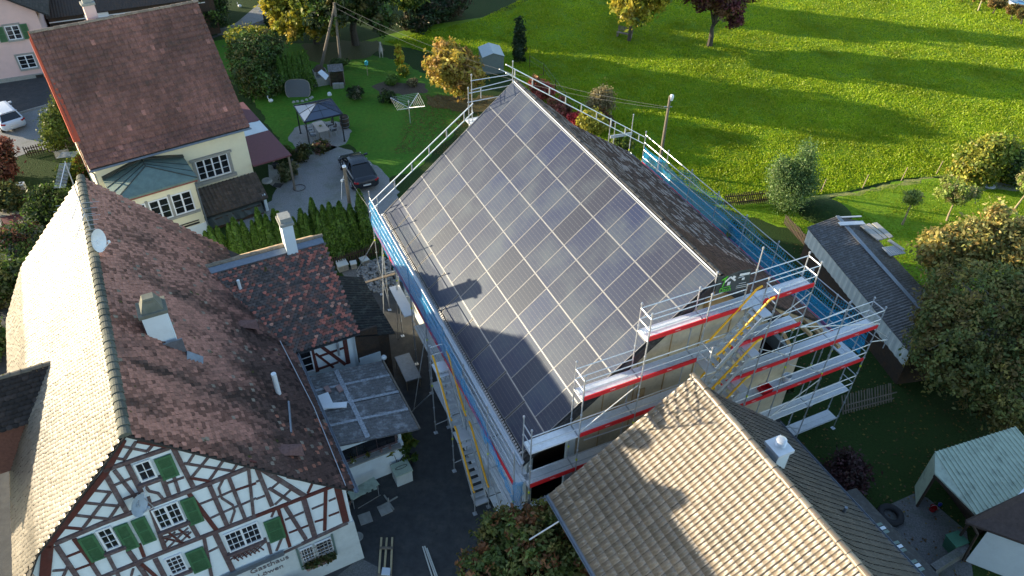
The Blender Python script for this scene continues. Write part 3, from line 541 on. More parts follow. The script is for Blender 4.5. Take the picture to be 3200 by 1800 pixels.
b = MB(); b.box(FB, s0, s1, -.11, -.06, z0-.05, z0+.02); b.box(FB, s0, s0+.08, -.11, -.06, z0+.02, z1); b.box(FB, s1-.08, s1, -.11, -.06, z0+.02, z1); b.build('window_surround', M['patina'], B)
b = MB(); a0 = FB.onT(*RC(-380, 1430), -.05); a1 = FB.onT(*RC(283, 1218), -.05); b.obox(FB.w(a0[0], -.10, a1[1]+.10), FB.w(a1[0], -.10, a1[1]+.10), .08, .24); b.build('sign_board', M['gutter'], B)
p = FB.onT(*RC(135, 1325), -.05); pz = p[1]
text('Gasthaus', .40, FB.w(p[0], -.075, pz-.02), FB.S.to_3d(), (0, 0, 1), M['text'], B); p = FB.onT(*RC(145, 1388), -.05); text('Löwen', .36, FB.w(p[0], -.08, p[1]-.03), FB.S.to_3d(), (0, 0, 1), M['text'], B)
def dish(fr, parent, ctr, face, r, m, name='satellite_dish'):
    b = MB(); face = Vector(face).normalized(); a = face.cross(Vector((0, 0, 1))).normalized(); u = a.cross(face); n = 20; V = [Vector(ctr)-face*.12]; F = []
    for j, (rr_, d_) in enumerate(((.5, -.09), (1, 0))):
        V += [Vector(ctr)+face*d_+(a*math.cos(i*2*math.pi/n)+u*math.sin(i*2*math.pi/n)*1.08)*r*rr_ for i in range(n)]
    for i in range(n): F.append((0, 1+i, 1+(i+1) % n)); F.append((1+i, 1+n+i, 1+n+(i+1) % n, 1+(i+1) % n))
    b.mesh(V, F); b.tube(Vector(ctr)-u*r, Vector(ctr)+face*r*.9-u*r*.2, .018); b.obox(Vector(ctr)+face*r*.9-u*r*.25, Vector(ctr)+face*r*.9-u*r*.02, .07, .07)
    b.tube(Vector(ctr)-face*.1, Vector(ctr)-face*.1-Vector((0, 0, r*1.1)), .03); return b.build(name, m, parent, smooth=False)
dish(FB, B, FB.w(-5.52, 9.35, 12.02), (.99, -.08, .10), .42, M['whitepl'])
p = FB.onT(*LC(1400, 715), -.35); dish(FB, B, FB.w(p[0], -.45, p[1]), (.96, -.22, .15), .34, M['dishgrey'])
b = MB(); q = FB.onT(*LC(1440, 560), -.02)
b.path([FB.w(p[0], -.05, p[1]+.05), FB.w(p[0], -.5, p[1]+.05)], .02); b.path([FB.w(p[0]+.35, -.05, p[1]+.5), FB.w(p[0]+.2, -.4, p[1]+.2), FB.w(p[0]+.3, -.3, p[1]-.5), FB.w(p[0]-.5, -.3, p[1]-.7)], .015); b.build('dish_bracket', M['galv'], B)
# ridge antenna: mast with long comb aerials
b = MB(); t0_, _ = FB.onS(290, 715, -5.85); base = FB.w(-5.8, 10.9, 11.45); top = G(203, 505, 14.5); b.tube(base, top, .025, .02)
def yagi(b, a, d, L, n_, half, r=.008):
    a = Vector(a); d = Vector(d).normalized(); s_ = d.cross(Vector((0, 0, 1))).normalized(); b.tube(a, a+d*L, .018)
    for i in range(n_): q = a+d*L*(i+.5)/n_; b.tube(q-s_*half, q+s_*half, r, n=4)
_ye = G(185, 584, 14.2); yagi(b, top-Vector((0, 0, .05)), _ye-top, (_ye-top).length, 18, .20); [b.tube(top+Vector((-.3, .1+k*.09, .1)), top+Vector((.3, .2+k*.09, .1)), .008, n=4) for k in range(5)]
yagi(b, Vector(base)+Vector((0, 0, 1.5)), (.25, -1, 0), 1.2, 3, .75); yagi(b, Vector(base)+Vector((0, 0, .9)), (.25, -1, 0), 1.6, 5, .6)
b.build('antenna_mast', M['galv'], B)
# chimney on the right slope
def chimney(fr, parent, s, t, z0, z1, ws, wt, m, cap=None, hood=True, name='chimney'):
    b = MB(); b.box(fr, s-ws/2, s+ws/2, t-wt/2, t+wt/2, z0, z1); ch_ = b.build(name, m, parent)
    q = MB(); q.box(fr, s-ws/2-.07, s+ws/2+.07, t-wt/2-.07, t+wt/2+.07, z1, z1+.14)
    if hood:
        A_ = [fr.w(s+sx*ws*.45, t+sy*wt*.45, z1+.14) for sx, sy in ((-1, -1), (1, -1), (1, 1), (-1, 1))]; B_ = [fr.w(s+sx*ws*.22, t+sy*wt*.22, z1+.62) for sx, sy in ((-1, -1), (1, -1), (1, 1), (-1, 1))]; q.hexa(A_, B_)
        q.cur = (.05, .05, .05); q.box(fr, s-ws*.13, s+ws*.13, t-wt*.30, t+wt*.12, z1+.42, z1+.56); q.cur = (1, 1, 1)
    q.build('cap', cap or M['stone'], ch_); return ch_
chimney(FB, B, -4.4, 5.5, 8.9, 11.2, .82, .72, M['white'], cap=mat('dark mossy cement', (.15, .15, .12), .9, .4, 6, dirt=(.05, .06, .03), dscale=3, damt=.7))
b = MB(); b.obox(FB.w(-3.85, 4.7, BR.zat(-3.85)+.03), FB.w(-3.4, 4.7, BR.zat(-3.4)+.03), .5, .04, (.6, 0, .7)); b.box(FB, -4.9, -3.8, 4.94, 5.0, 9.0, 10.0); b.build('flashing', M['gutter'], B)
b = MB(); zz = BR.zat(-1.15); b.tube(FB.w(-1.15, 4.4, zz), FB.w(-1.15, 4.4, zz+1.15), .10, n=12); b.build('vent_pipe', M['whitepl'], B)
gutter(FB, .27, 4.93, -.4, 7.9, B, .08); b = MB(); b.path([FB.w(-.25, 8.2, 5.55), FB.w(.0, 4, 5.3), FB.w(-.05, -.2, 5.28)], .018); b.build('lightning_wire', M['galv'], B)
b = MB(); b.path([FB.w(-.9, 4.0, BR.zat(-.9)+.06), FB.w(-1.25, 2.1, BR.zat(-1.25)+.06)], .05); b.build('roof_pipe', M['gutter'], B)
# loading dormer stubs low on the right slope
for t_, s_ in ((1.0, -1.4), (8.6, -1.25)):
    z_ = BR.zat(s_); b = MB(); b.cur = (.16, .09, .08); b.hexa([FB.w(s_-.5, t_-.28, z_+.50), FB.w(s_+.3, t_-.30, z_+.05), FB.w(s_+.3, t_+.30, z_+.05), FB.w(s_-.5, t_+.28, z_+.50)], [FB.w(s_-.5, t_-.05, z_+.56), FB.w(s_+.3, t_-.05, z_+.34), FB.w(s_+.3, t_+.05, z_+.34), FB.w(s_-.5, t_+.05, z_+.56)]); o = b.build('roof_hatch', M['tile'], B); q = MB(); q.box(FB, s_+.3, s_+.32, t_-.2, t_+.2, z_+.0, z_+.2); q.build('opening', M['black'], o)
for t_, s_ in ():
    z_ = BR.zat(s_); b = MB(); prism(b, FB, [(s_-.5, z_+.5), (s_+.5, z_+.05), (s_+.55, z_-.45), (s_-.5, z_+.3)], t_-.45, t_+.45); b.build('roof_hatch', M['tileD'] if 0 else M['terracotta'], B)
# dark dormer on the sunlit side
dm = MB(); zr = 9.05; s_in = -8.26
dm.face([FB.w(-8.2, 6.9, zr), FB.w(-14, 6.9, zr), FB.w(-14, 5.65, 7.85), FB.w(-9.45, 5.65, 7.85)]); dm.face([FB.w(-8.2, 6.9, zr-.05), FB.w(-14, 6.9, zr-.05), FB.w(-14, 5.65, 7.78), FB.w(-9.45, 5.65, 7.78)][::-1])
b = MB(); PD = Prof([(0, 0), (1.73, 0)])
FDm = Fr(FB.w(0, 6.9, 0), 90-28.4+180)   # t runs towards -s of the inn, s towards the yard side reversed
def colDm(rng, t, d, n): return cmix(rng, n, [(.030, .027, .028), (.045, .038, .038)], [3, 1], .2)
DP = Prof([(0, 9.07), (-1.28, 7.85)]); DP2 = Prof([(0, 9.07), (1.28, 7.85)])
dmo = tiles('dormer_roof', FDm, DP, 8.15, 14, .2, .17, 'beaver', colDm, M['tile'], B, clip=lambda S, t, Z: t > 8.2+(9.05-Z)*.98)
tiles('dormer_roof', FDm, DP2, 8.15, 14, .2, .17, 'beaver', colDm, M['tile'], B, clip=lambda S, t, Z: t > 8.2+(9.05-Z)*.98)
underlay('underlay', FDm, DP, 9.3, 14, dmo); underlay('underlay', FDm, DP2, 9.3, 14, dmo)
ridgecap(FDm, 0, 9.08, 8.2, 14, .12, .35, M['tile'], B, cols=((.16, .14, .11), (.13, .12, .10)))
b = MB(); prism(b, FDm, [(-1.0, 5.5), (1.0, 5.5), (1.0, 7.9), (0, 8.95), (-1.0, 7.9)], 9.0, 9.4); b.box(FDm, -1.0, 1.0, 9.4, 14, 5.5, 7.85); b.build('dormer_wall', mat('red tile hanging', (.17, .07, .05), .8, .35, 10), B)

# ================= C: rear wing with the fish-scale roof =================
C = thing('inn_rear_wing', 'small rear wing with red and black fish-scale tiles and a tall white chimney', 'outbuilding', FC.w(-10, 1.5, 0))
CN = Prof([(-12.3, 7.5), (-7.8, 4.98)]); CB = Prof([(-12.3, 7.5), (-15.6, 5.3)])
def colC(rng, t, d, n):
    k = vnoise(t*.8, d*.8, 7, 2); p_ = .22+.25*(t > 1.5)*(t < 3.3)*.6; c_ = cmix(rng, n, [(.12, .10, .095), (.165, .10, .085), (.085, .076, .076)], [5, 3, 3], .2)
    rd = rng.uniform(0, 1, n) < p_*k*1.8; c_[rd] = cmix(rng, rd.sum(), [(.46, .16, .12), (.36, .13, .10), (.50, .26, .19), (.22, .10, .08)], [3, 3, 1, 3], .2); return c_
tiles('roof', FC, CN, -2.6, 3.15, .175, .13, 'scale', colC, M['tile'], C, lift=.03, sag=.05, seed=8, d0=.25)
def colCb(rng, t, d, n): return cmix(rng, n, [(.30, .22, .15), (.36, .27, .18)], [1, 1], .2)
tiles('roof', FC, CB, -2.0, 3.15, .165, .15, 'beaver', colCb, M['tile'], C, lift=.03)
underlay('underlay', FC, CN, -2.6, 3.1, C, drop=.045); underlay('underlay', FC, CB, -2.4, 3.1, C, drop=.045)
b = MB(); b.obox(FC.w(-12.05, -2.3, 7.40), FC.w(-12.05, 3.15, 7.40), .36, .05, (0, -.3, 1)); b.build('ridge_flashing', M['gutter'], C)
ridgecap(FC, -12.35, 7.5, -2.3, 3.2, .13, .42, M['tile'], C, cols=((.24, .19, .14), (.20, .17, .13)))
b = MB(); b.box(FC, -8.6, -8.3, .15, 3.0, 0, 5.05); prism(b, FC, [(-15.2, 0), (-8.3, 0), (-8.3, 5.1), (-12.3, 7.3), (-15.2, 5.4)], 2.85, 3.05); b.build('wall', M['white'], C)
b = MB()
def cb(p, wd): 
    P_ = [(FB.onT(*RC0(*q), 8.27)) for q in p]
    for (a, za), (a2, zb) in zip(P_, P_[1:]): b.obox(FB.w(a, 8.27, za), FB.w(a2, 8.27, zb), .06, wd, (0, 0, 1) if abs(a2-a) > abs(zb-za)*.3 else FB.S.to_3d())
def RC0(x, y): return c(1, 2, x, y)
for p, wd in (([(560, 620), (620, 840)], .17), ([(890, 510), (930, 760)], .2), ([(660, 590), (900, 770)], .15), ([(600, 660), (780, 800)], .1), ([(630, 690), (890, 600)], .09), ([(630, 815), (830, 745)], .1)): cb(p, wd)
b.build('timber_frame', M['beamred'], C)
window(FB, 8.28, .32, .95, 3.1, 4.5, C, 1, 3)
b = MB(); b.box(FB, 3.05, 4.15, 8.25, 8.35, 2.6, 4.55); b.build('board_cladding', M['dkwood'], C); b = MB(); b.box(FB, 3.05, 4.15, 8.22, 8.4, 0, 2.6); b.box(FB, 3.1, 4.15, 8.2, 8.25, 2.3, 2.9); b.build('lower_wall', M['white'], C)
gutter(FC, -7.72, 4.93, .3, 3.2, C, .07, M['black'])
chimney(FC, C, -12.2, 1.62, 6.8, 8.85, .72, .5, M['pink'] if 0 else M['white'], hood=False)
b = MB(); b.box(FC, -12.5, -11.9, 1.37, 1.87, 8.98, 9.2); b.build('chimney_crown', M['stone'], C)
b = MB(); zz = CN.zat(-11.0); b.tube(FC.w(-11.0, -1.1, zz), FC.w(-11.0, -1.1, zz+.5), .07, n=10); b.build('vent_pipe', M['whitepl'], C)
b = MB(); b.tube(FB.w(2.15, 8.0, 4.5), FB.w(2.15, 8.05, 3.7), .06, n=10); b.tube(FB.w(2.15, 8.3, 4.55), FB.w(2.15, 8.0, 4.5), .06, n=10); b.build('flue_pipe', M['galv'], C)
S1 = thing('black_shed', 'low lean-to with a black mossy sheet roof beside the fish-scale wing', 'shed', FB.w(4, 11, 0))
corr('roof', FB, [FB.w(3.12, 13.3, 4.35), FB.w(3.12, 8.2, 4.35), FB.w(5.0, 8.2, 3.75), FB.w(5.0, 13.0, 3.75)], 24, M['thatch'], S1, .02)
b = MB(); b.box(FB, 3.15, 4.75, 8.5, 13, 0, 3.7); b.build('wall', M['dkwood'], S1)
# lean-to in the yard
S2 = thing('yard_lean_to', 'lean-to with a frosted corrugated roof on the yard side of the inn', 'shed', FB.w(2, 5.5, 0))
Q = [FB.w(.38, 7.55, 3.55), FB.w(.38, 3.1, 3.55), FB.w(3.88, 2.6, 3.3), FB.w(3.88, 7.2, 3.3)]
corr('roof', FB, Q, 26, M['corr'], S2, .025)
b = MB()
for k in range(1, 4): a = Vector(Q[0]).lerp(Vector(Q[1]), k/4-.02); b2 = Vector(Q[3]).lerp(Vector(Q[2]), k/4-.02); b.obox(a+Vector((0, 0, .045)), b2+Vector((0, 0, .045)), .13, .02)
for x in (1.75,): b.obox(FB.w(x, 7.4, 3.50), FB.w(x, 3.0, 3.50), .2, .02)
b.build('sheet_overlap', mat('lichen strip', (.30, .32, .35), .9, .6, 14, dirt=(.13, .125, .125), dscale=4, damt=.8), S2)
b = MB(); b.box(FB, .4, 1.0, 5.2, 6.1, 3.6, 3.66); b.obox(FB.w(.5, 5.4, 3.68), FB.w(1.5, 5.0, 3.66), .3, .05); b.build('loose_board', M['whitepl'], S2)
b = MB(); b.obox(FB.w(1.0, 6.5, 3.62), FB.w(1.05, 6.1, 3.62), .22, .07); b.obox(FB.w(1.5, 6.35, 3.58), FB.w(1.55, 5.95, 3.58), .22, .07); b.build('brick', M['terracotta'], S2)
b = MB(); b.box(FB, .2, 3.35, 3.4, 3.6, 0, 1.85); b.box(FB, 3.2, 3.35, 3.6, 7.6, 0, 3.0); b.box(FB, .2, 3.4, 3.35, 3.6, 2.85, 3.15); b.build('wall', M['white'], S2)
window(FB, 3.5, .35, 3.1, 1.9, 2.85, S2, 3, 1, frame=M['beam'], fw=.09)
b = MB(); b.box(FB, .2, 3.2, 3.15, 3.42, 1.78, 1.86); b.build('shelf', M['stone'], S2)
b = MB(); b.tube(FB.w(3.95, 7.15, 3.3), FB.w(3.95, 2.7, 3.2), .05); b.build('gutter', M['oldwood'], S2)
b = MB(); b.lathe(FB.w(4.05, 7.35, 3.3), [(.02, -.12), (.12, -.06), (.14, .03), (.08, .12), (.01, .15)], 10); b.build('lamp_globe', M['whitepl'], S2, smooth=True)
# ================= D: yellow house =================
D = thing('yellow_house', 'cream yellow house with a big red-brown pantile roof and green copper bay', 'house', FD.w(-4.5, 6, 0))
DF = Fr(FD.w(0, 6.9, 0), -35.5+90)     # t along ridge (to the right), s towards the camera
DN = Prof([(0, 11.8), (4.9, 6.2), (5.75, 5.62)]); DB = Prof([(0, 11.8), (-4.9, 6.2), (-5.7, 5.6)])
def colD(rng, t, d, n):
    k = vnoise(t*.5, d*.6, 12, 3)[:, None]; c_ = np.array([.205, .098, .080])*(.5+1.0*k); c_ = c_*(1+rng.uniform(-.20, .20, (n, 1))); lt = rng.uniform(0, 1, n) > .985; c_[lt] *= 1.7; return c_
tiles('roof', DF, DN, -9.25, .3, .215, .335, 'pan', colD, M['tileD'], D, lift=.07, stag=False, sag=.05, seed=6, jit=.01)
tiles('roof', DF, DB, -9.25, .3, .215, .335, 'pan', colD, M['tileD'], D, lift=.04, stag=False, seed=7)
underlay('underlay', DF, DN, -9.2, .28, D); underlay('underlay', DF, DB, -9.2, .28, D)
ridgecap(DF, 0, 11.86, -9.3, .35, .15, .33, M['tile'], D, cols=((.26, .20, .15), (.20, .15, .11)))
b = MB(); prism(b, FD, [(-9.0, 0), (0, 0), (0, 5.6), (-9.0, 5.6)], 1.7, 2.0); b.box(FD, -.3, 0, 2.0, 11.9, 0, 5.7); b.box(FD, -9.0, -8.7, 2.0, 11.9, 0, 5.7); b.box(FD, -9, 0, 11.9, 12.2, 0, 5.6)
for x in (-9.0, -.3): b.hexa([FD.w(x, 1.9, 5.6), FD.w(x, 12, 5.6), FD.w(x, 6.9, 11.5)], [FD.w(x+.3, 1.9, 5.6), FD.w(x+.3, 12, 5.6), FD.w(x+.3, 6.9, 11.5)])
b.build('wall', M['yellow'], D)
b = MB(); b.hexa([FD.w(-9.33, 1.15, 5.45), FD.w(-9.33, 1.15, 5.66), FD.w(-9.33, 6.9, 11.95), FD.w(-9.33, 6.9, 11.7)], [FD.w(-9.27, 1.15, 5.45), FD.w(-9.27, 1.15, 5.66), FD.w(-9.27, 6.9, 11.95), FD.w(-9.27, 6.9, 11.7)])
b.hexa([FD.w(-9.40, 2.4, 6.9), FD.w(-9.40, 6.8, 11.6), FD.w(-9.40, 6.9, 11.1), FD.w(-9.40, 3.2, 6.6)], [FD.w(-9.05, 2.4, 6.9), FD.w(-9.05, 6.8, 11.6), FD.w(-9.05, 6.9, 11.1), FD.w(-9.05, 3.2, 6.6)])
b.build('verge_board', M['orange'], D)
b = MB(); b.box(FD, -9.2, .2, 1.3, 1.7, 5.42, 5.5); b.build('eave_board', mat('brick red fascia', (.20, .055, .04), .7), D)
gutter(DF, 5.85, 5.58, -9.3, .35, D, .07)
window(FD, 1.7, -3.42, -1.42, 2.65, 4.05, D, 4, 3, casements=4, fw=.045, depth=.06)
b = MB(); b.box(FD, -3.65, -3.46, 1.62, 1.7, 2.5, 4.1); b.box(FD, -1.38, -1.2, 1.62, 1.7, 2.5, 4.1); b.box(FD, -3.75, -1.1, 1.5, 1.7, 4.1, 4.22); b.box(FD, -3.75, -1.1, 1.5, 1.7, 2.36, 2.56); b.build('window_surround', M['stone'], D)
# bay with the copper roof
bay = MB(); bay.box(FD, -8.5, -4.25, -.9, 1.7, 0, 4.5); bay.build('bay_wall', M['yellow'], D)
b = MB(); b.box(FD, -8.52, -4.23, -.94, -.9, 0, 1.25); b.box(FD, -4.25, -4.2, -.93, 1.7, 0, 1.2); b.build('plinth', M['white'], D)
e = [FD.w(-8.75, -1.15, 4.52), FD.w(-4.0, -1.15, 4.52), FD.w(-4.0, 1.7, 4.6), FD.w(-8.75, 1.7, 4.6)]; ap = FD.w(-6.35, .75, 5.15); apw = FD.w(-6.35, 1.7, 5.2)
b = MB(); b.face([e[0], e[1], ap]); b.face([e[1], e[2], apw, ap]); b.face([e[3], e[0], ap, apw]); b.hexa([p-Vector((0, 0, .12)) for p in e], [p-Vector((0, 0, .004)) for p in e]); br = b.build('bay_roof', M['patina'], D)
b = MB()
for p, q in ((e[0], ap), (e[1], ap), (ap, apw)): b.obox(Vector(p)+Vector((0, 0, .02)), Vector(q)+Vector((0, 0, .02)), .05, .05)
for k in (.3, .6):
    b.obox(Vector(e[1]).lerp(Vector(e[2]), k)+Vector((0, 0, .02)), Vector(ap).lerp(Vector(apw), k)+Vector((0, 0, .02)), .03, .03); b.obox(Vector(e[0]).lerp(Vector(e[3]), k)+Vector((0, 0, .02)), Vector(ap).lerp(Vector(apw), k)+Vector((0, 0, .02)), .03, .03)
b.obox(FD.w(-8.75, 1.55, 4.72), FD.w(-6.4, 1.55, 5.3), .34, .06); b.obox(FD.w(-6.3, 1.55, 5.3), FD.w(-4.0, 1.55, 4.72), .34, .06); b.build('seam', M['copperdk'], br)
b = MB(); b.box(FD, -8.7, -4.05, -1.14, -1.08, 4.3, 4.42); b.build('bay_fascia', mat('rust fascia', (.20, .06, .045), .7), D)
window(FD, -.9, -7.05, -5.95, 2.35, 3.75, D, 2, 3, casements=2, fw=.05); window(FD, -.9, -5.75, -4.6, 2.35, 3.75, D, 2, 3, casements=2, fw=.05); window(FD, -.9, -8.2, -7.25, 2.35, 3.75, D, 2, 3, casements=2, fw=.05)
b = MB(); b.box(FD, -8.4, -4.35, -1.02, -.9, 2.15, 2.3); b.box(FD, -5.93, -5.77, -.96, -.9, 2.3, 3.85); b.box(FD, -7.23, -7.07, -.96, -.9, 2.3, 3.85); b.build('bay_stone', M['stone'], D)
b = MB(); b.path([FD.w(-4.0, -1.1, 4.45), FD.w(-4.18, -.95, 4.1), FD.w(-4.18, -.97, .2)], .045); b.build('downpipe', M['gutter'], D); b = MB(); b.path([FD.w(-9.2, 1.2, 5.5), FD.w(-9.05, 1.6, 5.1), FD.w(-9.05, 1.62, .2)], .045); b.build('downpipe', M['gutter'], D)
b = MB(); b.box(FD, -5.9, -4.6, -.98, -.93, 1.35, 1.45); b.box(FD, -5.9, -4.6, -.98, -.93, 1.55, 1.6); b.build('vent_grille', M['black'], D)
# tiled lean-to and its wall
PN = Prof([(5.25, 2.14), (7.05, 1.12)])
lt = tiles('lean_to_roof', DF, PN, -4.1, .1, .24, .26, 'pan', lambda rng, t, d, n: cmix(rng, n, [(.075, .058, .045), (.095, .07, .055)], [1, 1], .2), M['tileD'], D, stag=False); underlay('underlay', DF, PN, -4.05, .08, lt)
b = MB(); b.box(FD, -.2, 0, 0, 1.7, 0, 1.3); b.build('lean_to_wall', M['white'], D)
b = MB(); b.box(FD, -3.9, -.4, -.15, .3, 0, .75); b.build('woodpile', M['dkwood'], D)
b = MB(); V = []; nx_ = 14
for i in range(nx_+1):
    for j, (t_, z_) in enumerate(((.2, 1.0), (-.1, .85), (-.3, .3))): V.append(FD.w(-4.0+3.6*i/nx_, t_+random.uniform(-.06, .06), z_+random.uniform(-.07, .07)))
b.mesh(V, [(i*3+j, i*3+j+1, (i+1)*3+j+1, (i+1)*3+j) for i in range(nx_) for j in (0, 1)]); b.build('tarpaulin', mat('grey tarpaulin', (.045, .06, .06), .5), D)
# maroon canopy
b = MB(); b.box(FD, 0, 2.62, 1.3, 5.4, 2.72, 2.82); b.box(FD, 0, 2.62, 7.2, 10.6, 2.74, 2.84); b.build('canopy', M['maroon'], D)
corr('skylight', FD, [FD.w(.02, 5.42, 2.80), FD.w(2.6, 5.42, 2.80), FD.w(2.6, 7.18, 2.80), FD.w(.02, 7.18, 2.80)][::1], 3, M['zincwhite'], D, .02)
b = MB()
for t_ in (1.5, 5.3, 10.4): b.box(FD, 2.4, 2.52, t_-.06, t_+.06, 0, 2.72)
b.build('canopy_post', M['oldwood'], D)
b = MB(); b.lathe(FD.w(.75, 1.75, 1.2), [(.0, .02), (.12, .0), (.14, .05), (.32, .05), (.34, .0), (.34, -.1), (0, -.1)], 18); b.build('millstone', M['stone'], D)
chimney(FD, D, -5.75, 7.6, 10.2, 12.6, .62, .5, M['pink'], hood=False); b = MB(); b.box(FD, -6.0, -5.5, 7.4, 7.8, 12.74, 13.05); b.build('chimney_crown', M['stone'], D)
# ================= pink house and barn =================
FP_ = Fr((-41.38, 62.07), -26)
P = thing('pink_house', 'pink plastered house with green shutters at the top left corner', 'house', FP_.w(-3, 4, 0))
b = MB(); prism(b, FP_, [(-9.5, .35), (1.45, .35), (1.45, 5.75), (-4.0, 9.2), (-9.5, 5.7)], 0, .3); b.box(FP_, 1.15, 1.45, .3, 9, .35, 5.7); b.build('wall', M['pink'], P)
b = MB(); b.box(FP_, -9.6, 1.5, -.08, .3, -.1, .35); b.box(FP_, 1.15, 1.5, .3, 9, -.1, .35); b.build('plinth', M['stone'], P)
b = MB(); b.box(FP_, -.4, .2, -.1, -.02, -.02, .25); b.build('cellar_window', M['black'], P)
PPR = Prof([(-4, 9.45), (2.35, 5.2)]); PPL = Prof([(-4, 9.45), (-10.2, 5.3)]); cdk = lambda rng, t, d, n: cmix(rng, n, [(.03, .028, .03), (.045, .04, .04)], [2, 1], .2)
for q in (PPR, PPL): ro = tiles('roof', FP_, q, -.5, 9.3, .25, .2, 'beaver', cdk, M['tile'], P); underlay('underlay', FP_, q, -.48, 9.2, ro)
for s0, s1, z0, z1, sh in ((-1.2, -.2, 3.5, 4.62, 1), (-1.2, .0, .95, 2.05, 0)):
    window(FP_, 0, s0, s1, z0, z1, P, 2, 3, sill=M['stone'], casements=2, fw=.04); b = MB(); b.box(FP_, s0-.16, s0-.04, -.06, 0, z0-.05, z1+.15); b.box(FP_, s1+.04, s1+.16, -.06, 0, z0-.05, z1+.15); b.box(FP_, s0-.16, s1+.16, -.07, 0, z1+.06, z1+.18); b.build('window_surround', M['stone'], P)
    if sh: shutter(FP_, -.04, s1+.12, s1+.66, z0-.1, z1+.05, P); shutter(FP_, -.04, s0-.66, s0-.12, z0-.1, z1+.05, P)
Bn = thing('wooden_barn', 'long dark timber barn behind the ridge of the yellow house', 'barn', FP_.w(7, 5, 0))
corr('roof', FP_, [FP_.w(1.6, 7.4, 4.9), FP_.w(16, 7.4, 4.9), FP_.w(16, 3.6, 3.6), FP_.w(1.6, 3.6, 3.6)], 60, M['dkwood'], Bn, .02)
corr('roof', FP_, [FP_.w(1.6, 7.4, 4.9), FP_.w(16, 7.4, 4.9), FP_.w(16, 12, 3.4), FP_.w(1.6, 12, 3.4)], 60, M['corr2'], Bn, .02)
corr('lean_to_roof', FP_, [FP_.w(1.7, 3.5, 3.0), FP_.w(14, 3.5, 3.0), FP_.w(14, 1.6, 2.5), FP_.w(1.7, 1.6, 2.5)], 50, M['dkwood'], Bn, .02)
b = MB(); b.box(FP_, 1.7, 15.8, 3.9, 11.5, 0, 3.45); b.build('wall', M['dkwood'], Bn)
b = MB(); b.box(FP_, 4.6, 6.6, 3.82, 3.9, 3.05, 3.45); b.box(FP_, 1.7, 15, 3.86, 3.9, 3.1, 3.18); b.build('pale_band', M['sash'], Bn)
Wg = thing('white_box_trailer', 'pale blue-white box trailer roof between the pink house and the barn', 'trailer', G(180, 30, 0))
b = MB(); q = [G(142, 10, 2.3), G(212, 2, 2.3), G(216, 28, 2.3), G(150, 40, 2.3)]; b.hexa([Vector((p.x, p.y, .6)) for p in q], q); b.build('body', M['zincwhite'], Wg)
b = MB()
for p in q: b.tube(Vector((p.x, p.y, .3))-Vector((.1, 0, 0)), Vector((p.x, p.y, .3))+Vector((.1, 0, 0)), .3, n=14)
b.build('wheel', M['rubber'], Wg)
# ================= E: house bottom right =================
E_ = thing('tiled_house', 'house with sunlit beige concrete tiles on its left slope and a dark right slope', 'house', FA.w(-11, -8, 0))
EL = Prof([(-10.9, 9.35), (-16.37, 5.48)]); ER = Prof([(-10.9, 9.35), (-9.2, 7.5), (-5.45, 4.15)])
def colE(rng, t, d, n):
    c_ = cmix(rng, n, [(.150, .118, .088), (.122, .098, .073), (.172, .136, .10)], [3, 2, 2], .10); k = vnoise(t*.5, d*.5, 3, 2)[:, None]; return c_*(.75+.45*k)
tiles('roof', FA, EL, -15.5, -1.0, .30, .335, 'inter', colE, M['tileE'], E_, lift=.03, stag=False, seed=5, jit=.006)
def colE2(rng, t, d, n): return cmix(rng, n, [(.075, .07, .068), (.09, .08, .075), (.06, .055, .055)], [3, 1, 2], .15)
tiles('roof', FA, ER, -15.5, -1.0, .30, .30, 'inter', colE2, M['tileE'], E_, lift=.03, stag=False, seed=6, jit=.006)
underlay('underlay', FA, EL, -15.4, -1.02, E_); underlay('underlay', FA, ER, -15.4, -1.02, E_)
ridgecap(FA, -10.85, 9.40, -15.5, -.95, .14, .40, M['tileE'], E_, cols=((.19, .14, .09), (.16, .12, .075), (.22, .18, .125)))
b = MB(); b.box(FA, -15.9, -15.6, -15, -1.5, 0, 5.6); b.box(FA, -6.1, -5.8, -15, -1.5, 0, 4.3); prism(b, FA, [(-15.9, 0), (-5.8, 0), (-5.8, 4.3), (-9.2, 7.3), (-10.9, 9.1), (-15.9, 5.6)], -1.8, -1.5); b.build('wall', M['plaster'], E_)
b = MB(); b.box(FA, -16.15, -15.9, -5.4, -5.0, 0, 5.2); b.box(FA, -16.05, -15.95, -6.5, -2.5, 2.9, 5.0); b.build('shutter_board', M['beamred'], E_)
gutter(FA, -16.48, 5.44, -15.4, -.95, E_, .08); gutter(FA, -5.35, 4.1, -15.4, -.95, E_, .07)
b = MB(); b.tube(FA.w(-17.6, -1.9, 4.6), FA.w(-16.5, -2.0, 5.2), .03); b.build('bracket', M['galv'], E_)
# chimney with the metal cowl
pc = G(2437, 1392, 9.0); s_, t_, _ = FA.f(pc); ch = chimney(FA, E_, s_, t_, 6.4, 8.85, .52, .58, M['white'], hood=False, cap=M['whitepl'])
b = MB(); b.lathe(FA.w(s_, t_, 9.0), [(.12, 0), (.12, .05), (.18, .06), (.12, .1), (.18, .12), (.12, .16), (.18, .18), (.12, .22), (.18, .24), (.12, .28), (.17, .31), (.10, .34), (0, .35)], 18); b.build('cowl', M['alu'], ch)
b = MB(); pv = G(2640, 1595, 6.1); s2_, t2_, _ = FA.f(pv); z2_ = ER.zat(s2_); b.tube(FA.w(s2_, t2_, z2_-.1), FA.w(s2_, t2_, z2_+.35), .06, n=10); b.build('vent_pipe', M['gutter'], E_)
